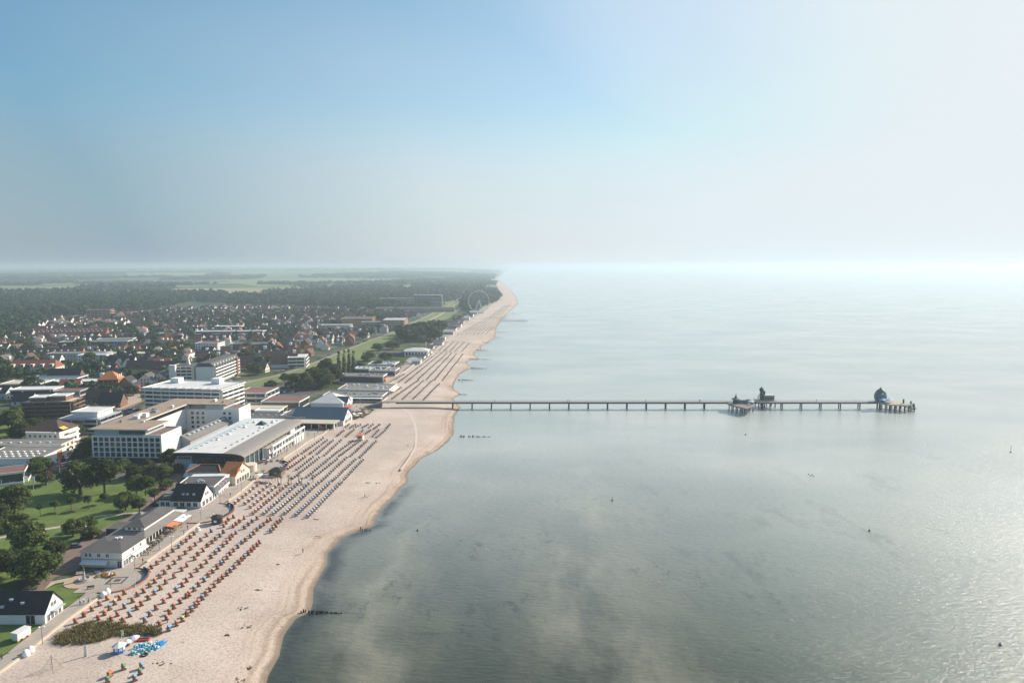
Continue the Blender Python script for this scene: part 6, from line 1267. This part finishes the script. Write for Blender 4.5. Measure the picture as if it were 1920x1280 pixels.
def pedal_boat(px, py, hull, seat, label):
    p = P(px, py, 1.0); t = thing('pedal_boat', label, 'pedal boat', (p.x, p.y, 1.0), R(72), 'pedal boats parked on the sand')
    for y in (-.55, .55): mb = MB(); mb.xprism([(y-.27, 0), (y+.27, 0), (y+.3, .42), (y-.3, .42)], -1.5, 1.2); mb.add([(1.2, y-.3, .42), (1.2, y+.3, .42), (1.2, y+.27, 0), (1.2, y-.27, 0), (1.75, y, .45)], [(0,1,4), (1,2,4), (2,3,4), (3,0,4)]); mb.build('hull', hull, t)
    MB().box(-1.3, 1.0, -.24, .24, .28, .4).build('deck', hull, t)
    for y in (-.45, .45): mb = MB(); mb.box(-.7, -.1, y-.3, y+.3, .43, .62); mb.box(-.88, -.7, y-.3, y+.3, .43, 1.05); mb.build('seat', seat, t)
    MB().box(.45, .62, -.1, .1, .43, .75).build('pedal_box', seat, t)
for k, (px, py, h, s_) in enumerate([(255,1223,0,1), (263,1221,1,2), (271,1219,0,1), (279,1217,1,0), (287,1216,3,2), (297,1213,2,1), (260,1214,1,0), (269,1211,0,2), (279,1210,1,1), (290,1208,2,1), (302,1208,2,2)]):
    pedal_boat(px, py, PB[h], PB[s_], f'{("turquoise","white","blue","mint")[h]} pedal boat, {ORD[k % 6] if k < 6 else ORD[k-6]} from the left in the {"front" if k < 6 else "back"} line on the sand')
p = P(270, 1201, 1.0); t = thing('rowing_boat', 'red upturned boat behind the pedal boats', 'boat', (p.x, p.y, 1.0), R(5)); MB().xprism([(-.8, 0), (.8, 0), (.6, .6), (0, .85), (-.6, .6)], -1.6, 1.4).build('hull', REDP, t); MB().box(-1.5, 1.3, -.05, .05, .86, .95).build('keel', RAILD, t)
p = P(271, 1229, 1.0); t = thing('tyre_ring', 'dark rubber ring lying in front of the pedal boats', 'ring', (p.x, p.y, 1.0)); MB().lathe([(.55, .05), (.85, .05), (.95, .3), (.85, .5), (.55, .5), (.5, .3), (.55, .05)], 14, cap=False).build('tube', DARK, t, True)
for k, (px, py, lab) in enumerate([(49,1230,'left white covered beach chair beside the promenade wall'), (58,1223,'right white covered beach chair beside the promenade wall'), (194,1119,'lower white covered chair at the patterned terrace'), (202,1113,'upper white covered chair at the patterned terrace'), (371,996,'white rounded cover beside the black kiosk')]):
    p = P(px, py, 1.1); t = thing('covered_chair', lab, 'beach chair', (p.x, p.y, 1.1), R(30), 'chairs under white covers'); MB().lathe([(.85, 0), (.95, .5), (.85, 1.2), (.5, 1.7), (.1, 1.8)], 9).build('cover', WFAB, t, True)
# trailer
p = P(22, 1203); t = thing('site_trailer', 'white box trailer on a yellow frame beside the promenade', 'trailer', (p.x, p.y, LZ), R(75)); MB().box(0, 3.8, -2.1, 0, .7, 2.5).build('box', WHITE, t); MB().box(.1, 3.7, -2.0, -.1, .3, .69).build('chassis', YELLOW, t); MB().box(-.12, 3.92, -2.22, .12, 2.5, 2.65).build('roof', WROOF, t)
for x in (1.1, 2.7):
    for y in (-1.9, -.2): w_ = MB().cyl((x, y-.12, .4), (x, y+.12, .4), .4, n=12).build('wheel', DARK, t)
# statue fountain
t = thing('statue_fountain', 'stone column statue in a round stepped basin on the buff circle', 'fountain', (mc.x, mc.y, LZ+.16)); mb = MB()
mb.lathe([(2.7, 0), (2.7, .18), (2.2, .18), (2.2, .36), (1.8, .36), (1.8, .8), (1.5, .8), (1.5, .4), (.1, .4)], 20).build('basin', CONC, t); MB().cyl((0, 0, .4), (0, 0, 3.0), .42, .3, 8).build('column', mat('sandstone', (.42,.36,.30), .9), t); MB().lathe([(.26, 3.0), (.32, 3.5), (.22, 3.9), (.12, 4.05), (.17, 4.25), (.05, 4.45)], 8).build('figure', mat('weathered_bronze', (.10,.11,.10), .6), t, True)
def bench(px, py, rz, m, label):
    p = P(px, py); t = thing('bench', label, 'bench', (p.x, p.y, LZ+.17), R(rz), 'park benches'); MB().box(-1, 1, -.25, .25, .4, .48).build('seat', m, t); MB().box(-1, 1, .22, .28, .5, .95).build('backrest', m, t)
    for x in (-.8, .8): MB().box(x-.05, x+.05, -.2, .2, 0, .4).build('leg', RAILD, t)
bench(149,1078,15,WFAB,'white bench behind the statue fountain'); bench(182,1076,-10,LGREY,'grey bench between the fountain and the flower bed'); bench(170,1104,20,WOOD,'wooden bench on the lawn edge below the fountain')
for px_, nm, lab, m_, n_ in [([(188,1080),(200,1074),(214,1076),(212,1082),(196,1086)], 'flower_bed', 'orange and yellow flower bed between fountain and patterned terrace', leaf_material('flowers', [(.10,.12,.03), (.40,.24,.03), (.42,.12,.02)]), 1500), ([(340,872),(350,868),(352,874),(344,878)], 'shrub', 'low shrubs before the grey hall wall', LEAF, 500), ([(478,868),(503,860),(500,866),(482,874)], 'flower_bed', 'red planted terrace bed beside the swimming hall', leaf_material('red_flowers', [(.10,.05,.03), (.30,.07,.04), (.35,.10,.05)]), 1500), ([(332,953),(344,950),(346,956),(336,960)], 'shrub', 'bright green bush below the dormer house', leaf_material('bright_leaves', [(.06,.11,.02), (.12,.18,.04), (.16,.22,.05)]), 800)]:
    pts = [P(*q) for q in px_]; cx_, cy_ = sum(q.x for q in pts)/len(pts), sum(q.y for q in pts)/len(pts); rr = max((q-Vector((cx_, cy_, LZ))).length for q in pts); rs_ = np.random.RandomState(n_)
    C = np.array([(cx_+rs_.normal()*rr*.4, cy_+rs_.normal()*rr*.4, LZ+.3) for _ in range(14)]); q, f = leaf_cloud(rs_, n_, C, np.full(14, .7), .12, .6); o = link(nm, np_mesh(nm, q, f, m_)); tag(o, lab, 'plants', None, 'stuff')
# palms and the beach bar
FROND = leaf_material('palm_leaves', [(.06,.07,.02), (.10,.11,.035), (.15,.14,.05)]); palm_tr = MB(); palm_tr.cyl((0, 0, 0), (.08, 0, 3.3), .16, .11, 7); PTM = palm_tr.mesh('trunk', BARK); mb = MB()
for k in range(13):
    a = R(k*27.7); el = .55-.5*(k % 3)/2; prev = Vector((.08, 0, 3.3)); dirv = Vector((math.cos(a), math.sin(a), el)); sd_ = Vector((-math.sin(a), math.cos(a), 0))
    for s in range(4): nx_ = prev + dirv*.42; w0, w1 = .16*(1-abs(s-1)/4), .16*(1-abs(s)/4); mb.add([prev-sd_*w0, prev+sd_*w0, nx_+sd_*w1, nx_-sd_*w1], [(0,1,2,3)]); prev = nx_; dirv = (dirv+Vector((0, 0, -.32))).normalized()
PFM = mb.mesh('fronds', FROND)
for k, (px, py) in enumerate([(527,908),(541,905),(546,909),(560,905),(566,910),(587,904),(494,895),(516,900),(521,903)]):
    p = P(px, py, 1.1); t = thing('palm_tree', f'potted palm tree on the sand, {ORD[[6,4,3,2,1,0,8,7,5][k]] if False else ORD[sorted(range(9), key=lambda j: [527,541,546,560,566,587,494,516,521][j]).index(k)]} from the left around the beach bar', 'palm', (p.x, p.y, 1.1), R(k*41), 'palm trees of the beach bar'); link('trunk', PTM, t); link('fronds', PFM, t)
b = Bld('beach_bar', 'dark-roofed beach bar hut among the palm trees', 'bar', (504,893), -5, 6, 5); b.box('wall', WOOD, 0, 6, 0, 5, 0, 2.5); b.hip(0, 6, 0, 5, 2.5, 4.0, SLATE, 3, .6); b.win('F', 0, .5, 5.5, 2, .9, 1.8, 1.2, 1, DARK, 'hatch')
for k, (px, py, m_, lab) in enumerate([(498,901,mat('purple_fabric',(.12,.10,.18)),'dark purple parasol left of the beach bar'), (509,903,RAILD,'black parasol in front of the beach bar'), (486,897,WFAB,'white parasol at the promenade side of the beach bar')]): parasol(P(px,py).x, P(px,py).y, 1.1, 2.0, 2.6, m_, lab)
# lifeguard hut
p = P(676, 825, 1.1); t = thing('lifeguard_hut', 'white lifeguard hut with bright orange roof among the chair rows', 'hut', (p.x, p.y, 1.1), R(-5)); MB().box(-1.7, 1.7, -1.3, 1.3, .5, 3.1).build('wall', WHITE, t); MB().box(-2.0, 2.0, -1.6, 1.6, 3.1, 3.35).build('roof', mat('orange_roof_paint', (.70,.17,.05), .6), t); MB().box(-1.2, 1.0, -1.38, -1.31, 1.6, 2.6).build('window', GLASS, t)
for x in (-1.5, 1.5):
    for y in (-1.1, 1.1): MB().box(x-.1, x+.1, y-.1, y+.1, 0, .5).build('leg', RAILD, t)
# orange digger-like lift at the hall
p = P(604, 805); t = thing('lifting_platform', 'orange lifting machine parked at the end of the promenade gallery', 'machine', (p.x, p.y, LZ+.15), R(10)); MB().box(-1.8, 1.8, -.9, .9, .5, 1.3).build('chassis', mat('orange_machine', (.62,.13,.04), .5), t); MB().box(-1.5, 0, -.7, .7, 1.3, 2.4).build('cab', mat('orange_machine', (0,0,0)), t); MB().cyl((.2, 0, 1.3), (3.2, 0, 2.6), .18, n=6).build('boom', RAILD, t)
for x in (-1.2, 1.2):
    for y in (-.9, .9): MB().cyl((x, y-.15, .5), (x, y+.15, .5), .5, n=10).build('wheel', DARK, t)
# ------------------------------------------------------------------ terrace tables, parasols
TBL = MB(); TBL.box(-.45, .45, -.45, .45, .70, .75); TM = TBL.mesh('table_top', mat('table_wood', (.12,.075,.05))); LM = MB().cyl((0, 0, 0), (0, 0, .7), .05, n=6).mesh('leg', RAILD)
CS = MB().box(-.22, .22, -.22, .22, .42, .47).mesh('seat', mat('chair_dark', (.05,.04,.038))); CB = MB().box(-.22, -.17, -.22, .22, .48, .9).mesh('backrest', mat('chair_dark', (0,0,0))); CL = MB().box(-.2, -.16, -.2, -.16, 0, .42).box(.16, .2, -.2, -.16, 0, .42).box(-.2, -.16, .16, .2, 0, .42).box(.16, .2, .16, .2, 0, .42).mesh('legs', RAILD)
tables = [(273,1040),(277,1035),(281,1031),(285,1026),(290,1024),(293,1018),(298,1019),(302,1014),(307,1008),(314,1004),(319,1001),(325,997),(331,989),(337,984),(341,980),(346,975)]
for k, (px, py) in enumerate(tables):
    p = P(px, py); t = thing('cafe_table', f'small dark terrace table, {ORD[k]} from the lower end along the restaurant front', 'table', (p.x, p.y, LZ+.155), R(k*20), 'terrace tables of the restaurant'); link('table_top', TM, t); link('leg', LM, t)
    for jx in range(2):
        a = R(k*20+180*jx); c = thing('cafe_chair', f'dark terrace chair on the {("far" ,"near")[jx]} side of the {ORD[k]} restaurant table', 'chair', (p.x+.8*math.cos(a), p.y+.8*math.sin(a), LZ+.155), a+math.pi, 'terrace chairs of the restaurant'); link('seat', CS, c); link('backrest', CB, c); link('legs', CL, c)
for k, (px, py) in enumerate([(282,1028),(296,1016),(306,1006),(322,998),(338,982),(344,978)]): p = P(px, py); parasol(p.x+.9, p.y+.6, LZ+.155, 1.3, 2.4, RAILD if k % 2 == 0 else mat('olive_fabric', (.16,.14,.08)), f'{"black" if k % 2 == 0 else "olive"} parasol, {ORD[k]} from the lower end of the restaurant terrace', 'parasols of the restaurant terrace')
for k, (px, py, r, m_) in enumerate([(648,783,4.0,WFAB),(656,786,2.4,RAILD),(662,781,2.2,WFAB),(668,784,2.2,BEIGER),(674,780,2.0,WFAB),(680,776,2.0,RAILD),(672,774,2.0,BEIGER)]): p = P(px, py); parasol(p.x, p.y, 1.2, r, 3.0 if r > 3 else 2.4, m_, f'{("large white","black","white","beige","white","black","beige")[k]} parasol, {ORD[k]} from the left in the beach lounge below the pier root', 'parasols of the beach lounge')
# ------------------------------------------------------------------ cars
CARP = {'white': mat('car_white', (.72,.72,.72), .3, var=.02, spec=.5), 'black': mat('car_black', (.02,.02,.024), .3, var=.02, spec=.5), 'silver': mat('car_silver', (.42,.43,.45), .35, metal=.4, var=.02), 'grey': mat('car_grey', (.14,.145,.155), .35, var=.02, spec=.5), 'blue': mat('car_blue', (.04,.09,.22), .3, var=.02, spec=.5), 'red': mat('car_red', (.35,.03,.03), .3, var=.02, spec=.5)}
def sweep(prof, w0, w1=None, y=0):
    n = len(prof); w1 = w1 or w0; mb = MB(); zt = max(z for _, z in prof); f = lambda z: w0 if z < .95 else w1
    return mb.add([(x, y-f(z), z) for x, z in prof]+[(x, y+f(z), z) for x, z in prof], [tuple(range(n)), tuple(range(2*n-1, n-1, -1))]+[(i, n+i, n+(i+1) % n, (i+1) % n)[::-1] for i in range(n)])
BODY = sweep([(-2.1,.3),(2.1,.3),(2.15,.62),(1.9,.80),(1.05,.92),(-1.9,.94),(-2.12,.8)], .88).mesh('body', CARP['white']); CAB = sweep([(-1.75,.93),(.95,.91),(.35,1.40),(-1.35,1.42)], .84, .70).mesh('windows', GLASS); ROOF = MB().add([(-1.3,-.66,1.43),(.3,-.66,1.41),(.3,.66,1.41),(-1.3,.66,1.43),(-1.3,-.66,1.46),(.3,-.66,1.44),(.3,.66,1.44),(-1.3,.66,1.46)], [(4,5,6,7),(0,1,5,4),(1,2,6,5),(2,3,7,6),(3,0,4,7)]).mesh('roof', CARP['white'])
WHL = MB().cyl((0, -.1, .32), (0, .1, .32), .32, n=12).mesh('wheel', DARK)
def car(px, py, rz, colr, label, group='parked cars'):
    p = P(px, py); t = thing('parked_car', label, 'car', (p.x, p.y, LZ+.15), R(rz), group)
    for nm, me in (('body', BODY), ('roof', ROOF)):
        o = link(nm, me, t); o.material_slots[0].link = 'OBJECT'; o.material_slots[0].material = CARP[colr]
    link('windows', CAB, t)
    for x in (-1.3, 1.35):
        for y in (-.82, .82): o = link('wheel', WHL, t); o.location = (x, y, 0)
kq = random.Random(31); lots = []
def lot(a, b_, n, rz, where):
    for k, (px, py) in enumerate(line(a, b_, n)):
        if kq.random() < .12: continue
        c = kq.choices(list(CARP), (26, 20, 18, 18, 10, 5))[0]; lots.append(1); car(px, py, rz+kq.uniform(-4, 4), c, f'{c} car, {ORD[k]} from left {where}')
car(143,1026,20,'grey','dark estate car in the shade beside the white two-storey shop'); car(163,1010,30,'black','dark car half hidden behind the shop and the restaurant'); car(292,948,15,'black','dark car parked beside the dormer house'); car(466,875,20,'red','red car standing by the orange-roofed house'); car(497,866,20,'white','white van-like car beside the swimming hall terrace')
lot((100,846),(118,842),4,15,'in the front line right of the cream block'); lot((104,836),(122,832),3,15,'in the back line right of the cream block'); lot((114,866),(132,862),5,80,'in the front line of the park street lot'); lot((116,874),(134,869),5,80,'in the lower line of the park street lot')
lot((212,786),(258,770),10,70,'in the front line of the hotel car park'); lot((216,778),(262,764),10,70,'in the back line of the hotel car park'); lot((488,739),(556,735),14,80,'in the front line of the beach car park'); lot((505,730),(555,727),9,80,'in the back line of the beach car park')
lot((428,716),(446,708),7,60,'in the small lot left of the dyke grass'); lot((520,698),(556,688),9,30,'along the near end of the dyke road'); lot((598,674),(622,664),6,32,'along the middle of the dyke road'); lot((664,648),(690,638),8,34,'along the far end of the dyke road'); lot((130,742),(176,736),8,20,'on the street before the dark chalet'); lot((300,734),(330,730),6,10,'on the street beside the twin-gabled houses')
# ------------------------------------------------------------------ people
def person_mesh():
    me = bpy.data.meshes.new('person'); V = [(0,0,.95),(0,0,1.2),(0,0,1.42),(0,0,1.52),(.02,0,1.62),(.02,0,1.74),(0,.1,.9),(.12,.11,.5),(.05,.11,.07),(.2,.11,.04),(0,-.1,.9),(-.1,-.11,.5),(-.28,-.11,.1),(-.14,-.11,.04),(0,.2,1.4),(-.08,.25,1.12),(.06,.25,.88),(0,-.2,1.4),(.08,-.25,1.12),(.24,-.24,.92)]
    E = [(0,1),(1,2),(2,3),(3,4),(4,5),(0,6),(6,7),(7,8),(8,9),(0,10),(10,11),(11,12),(12,13),(2,14),(14,15),(15,16),(2,17),(17,18),(18,19)]; rad = [.15,.15,.15,.055,.1,.085,.1,.075,.05,.04,.1,.075,.05,.04,.07,.05,.035,.07,.05,.035]
    me.from_pydata(V, E, []); o = bpy.data.objects.new('tmp', me); COL.objects.link(o); m = o.modifiers.new('s', 'SKIN')
    for i, r in enumerate(rad): me.skin_vertices[0].data[i].radius = (r, r)
    me.skin_vertices[0].data[0].use_root = True; o.modifiers.new('u', 'SUBSURF').levels = 1; dg = bpy.context.evaluated_depsgraph_get(); dg.update(); r = bpy.data.meshes.new_from_object(o.evaluated_get(dg)); bpy.data.objects.remove(o); r.name = 'person'
    return r
PM = person_mesh(); PM.materials.clear(); PM.materials.append(mat('skin', (.45,.28,.20), .6)); vco = np.array([v.co[:] for v in PM.vertices])
def garment(name, z0, z1, off, m, ymax=9):
    keep = {i for i in range(len(vco)) if z0 <= vco[i][2] <= z1 and abs(vco[i][1]) < ymax}; mb = MB(); idx = {}; nor = [v.normal for v in PM.vertices]
    fs = [f.vertices[:] for f in PM.polygons if all(i in keep for i in f.vertices)]
    for f in fs:
        for i in f:
            if i not in idx: idx[i] = len(mb.v); mb.v.append(tuple(Vector(vco[i])+nor[i]*off))
    mb.f = [tuple(idx[i] for i in f) for f in fs]; return mb.mesh(name, m)
SHIRT = garment('shirt', .93, 1.5, .025, WFAB); TROU = garment('trousers', .1, 1.0, .025, BLUEP, .2); HAIR = MB().ball((0, 0, 1.72), .115, 8, .9).mesh('hair', mat('dark_hair', (.04,.03,.025)))
CLO = {'white': WFAB, 'dark': RAILD, 'red': REDP, 'blue': BLUEP, 'grey': GREYW}
def person(px, py, rz, top, legs, where, z=LZ+.155):
    p = P(px, py, z); t = thing('person', f'person in {top} top and {legs} trousers {where}', 'person', (p.x, p.y, z), R(rz), 'people out walking'); link('body', PM, t); link('hair', HAIR, t)
    for nm, me, c in (('shirt', SHIRT, top), ('trousers', TROU, legs)): o = link(nm, me, t); o.material_slots[0].link = 'OBJECT'; o.material_slots[0].material = CLO[c]
for a in [(166,1130,30,'dark','dark','walking on the promenade above the first chairs'), (157,1130,200,'white','blue','left of the pair near the small lawn'), (150,1132,200,'grey','dark','behind the pair near the small lawn'), (4,1236,60,'dark','dark','at the bottom left edge of the promenade'), (470,897,100,'dark','dark','left of two strolling before the orange-roofed house'), (475,898,100,'dark','grey','right of two strolling before the orange-roofed house'),
          (268,1055,70,'red','dark','on the promenade below the shop canopy'), (387,945,40,'dark','dark','by the gable of the dormer house'), (538,848,80,'dark','blue','alone before the seafront gallery'), (520,858,80,'red','dark','near the red parasols of the gallery'), (515,860,60,'white','dark','at the near end of the seafront gallery'), (578,817,80,'white','grey','at the far corner of the gallery'), (620,797,90,'dark','blue','on the way to the red market stall'), (645,776,20,'red','blue','in front of the market stall'), (655,768,20,'dark','dark','left of the group on the pier square'), (660,770,90,'white','dark','in the middle of the pier square'), (668,764,50,'blue','dark','right on the pier square'), (676,762,10,'dark','grey','at the flag on the pier square')]: person(*a)
person(568,1036,40,'dark','dark','standing alone on the open sand near the water',.95); person(684,932,0,'grey','dark','on the open sand before the far chairs',.95); person(765,838,10,'dark','blue','near the waterline below the pier',.6); person(314,1168,60,'dark','dark','beside the sand-coloured shelter among the front chairs',.95)
for a in [(300,1030,60,'white','blue','beside the first promenade lamp past the shop'), (345,1003,60,'grey','dark','on the promenade below the orange awning'), (352,992,240,'red','blue','just above the orange awning terrace'), (400,968,10,'white','dark','on the plain terrace near its lamp'), (432,930,70,'blue','dark','before the white flat-roofed cafe'), (446,915,70,'white','grey','between cafe and orange-roofed house'), (560,835,70,'grey','blue','on the promenade at mid gallery'), (596,812,80,'red','dark','just past the gallery corner'), (612,800,80,'white','blue','near the lifting machine'), (640,783,40,'white','dark','between market stall and beach lounge'), (684,757,0,'red','grey','closest to the pier ramp'), (715,735,40,'dark','blue','on the promenade just beyond the pier'), (738,714,40,'white','dark','on the promenade opposite the grey restaurant')]: person(*a)
for px, lab in [(927,'on the pier near the shore'), (1064,'left of two on the pier'), (1068,'right of two on the pier'), (1211,'in the middle of the pier'), (1313,'left of the pier platform'), (1312,'just left of the pier platform, walking'), (1532,'on the pier beyond the bar')]: person(px, 753.5, 0, 'dark', 'dark', lab, DZ)
for o in [o for o in COL.objects if o.get('category') == 'person' and abs(o.location.z-DZ) < .01]: o.location.y = PY + .4
# washed-up weed on the sand, each clump on its own
WEED = leaf_material('dry_seaweed', [(.05,.04,.03), (.09,.07,.05), (.14,.11,.08)], .1)
for k, (px, py, r, lab) in enumerate([(447,1271,2.2,'ring-shaped dark weed clump at the bottom edge'), (300,1246,1.6,'loose weed patch right of the loose brown chairs'), (455,1141,1.3,'weed clump on the sand level with the nearest groyne'), (462,1174,1.6,'weed clump just seaward of the last chair row'), (484,1106,.9,'small weed clump high on the wide sand'), (684,931,1.7,'dark weed clump before the far chair rows'), (590,1004,2.0,'pale weed patch above the second beach bulge'), (594,974,1.4,'weed tuft below the middle chair rows'), (708,905,1.3,'thin weed line near the water at mid beach'), (466,1248,1.0,'weed stick near the tyre tracks at the bottom'), (800,905-60,1.2,'weed clump near the shore below the pier'), (690,905,1.0,'thin weed streak beside the mid beach'), (425,1190,.8,'small dark tuft right of the pedal boats'), (520,1058,.8,'small tuft on the open sand in the middle')]):
    p = P(px, py, 1.0); rs_ = np.random.RandomState(100+k); C = np.array([(rs_.normal()*r*.6, rs_.normal()*r*.35, .02) for _ in range(9)]); q, f = leaf_cloud(rs_, 260, C, np.full(9, .28), .07, .8); q[:, 2] = np.abs(q[:, 2])*.5
    o = link('seaweed_clump', np_mesh('seaweed_clump', q, f, WEED)); o.location = (p.x, p.y, beachz(p.x, p.y)); tag(o, lab, 'seaweed', 'weed washed up on the sand')
band('sand_track', XYs((752,764),(770,776),(778,795),(781,815),(779,838),(768,858),(752,880)), .7, .7, 1.24, mat('trodden_sand', (.585,.49,.425), .95, var=.14))
# ------------------------------------------------------------------ labels for the many houses and trees: told apart by the landmark they stand at
LM_ = [('the mansard house', 50, 690), ('the orange-roofed villa', 203, 712), ('the stepped block', 372, 690), ('the balcony block', 365, 745), ('the very long white block', 408, 628), ('the three-floor block', 198, 644), ('the pink tower block', 178, 590), ('the dormered brick row', 105, 628), ('the blue tarpaulin roof', 222, 650), ('the yellow-brick slab', 665, 604), ('the hotel tower', 800, 565), ('the stepped holiday block', 548, 680), ('the big gable house', 520, 680), ('the dark brick flats', 88, 765), ('the dark timber house', 300, 690), ('the dyke meadow', 690, 655), ('the salmon balcony block', 732, 606), ('the wide white block', 450, 648), ('the orange gable end', 85, 662), ('the twin-gabled houses', 280, 715)]
todo = [o for o in COL.objects if o.get('desc') and not o.get('label')]
cl = {}
for o in todo:
    px, py = PX(o.location); k = min(range(len(LM_)), key=lambda i: (LM_[i][1]-px)**2+((LM_[i][2]-py)*2.2)**2); dx, dy_ = px-LM_[k][1], (py-LM_[k][2])*2.2
    side = ('right of' if dx > 0 else 'left of') if abs(dx) > abs(dy_) else ('before' if dy_ > 0 else 'behind'); cl.setdefault((o['desc'], side, LM_[k][0]), []).append((dx*dx+dy_*dy_, o))
for (desc, side, lm), lst in cl.items():
    lst.sort(key=lambda q: q[0])
    for i, (_, o) in enumerate(lst): o['label'] = f'{desc} {side} {lm}' if len(lst) == 1 else f'{desc}, {ORD[i]} {side} {lm}'
for o in todo: del o['desc']
for o in COL.objects:
    if 'used' in o: del o['used']
seen = {}
for o in COL.objects:
    if o.parent is None and o.get('label'): seen.setdefault(o['label'], []).append(o.name)
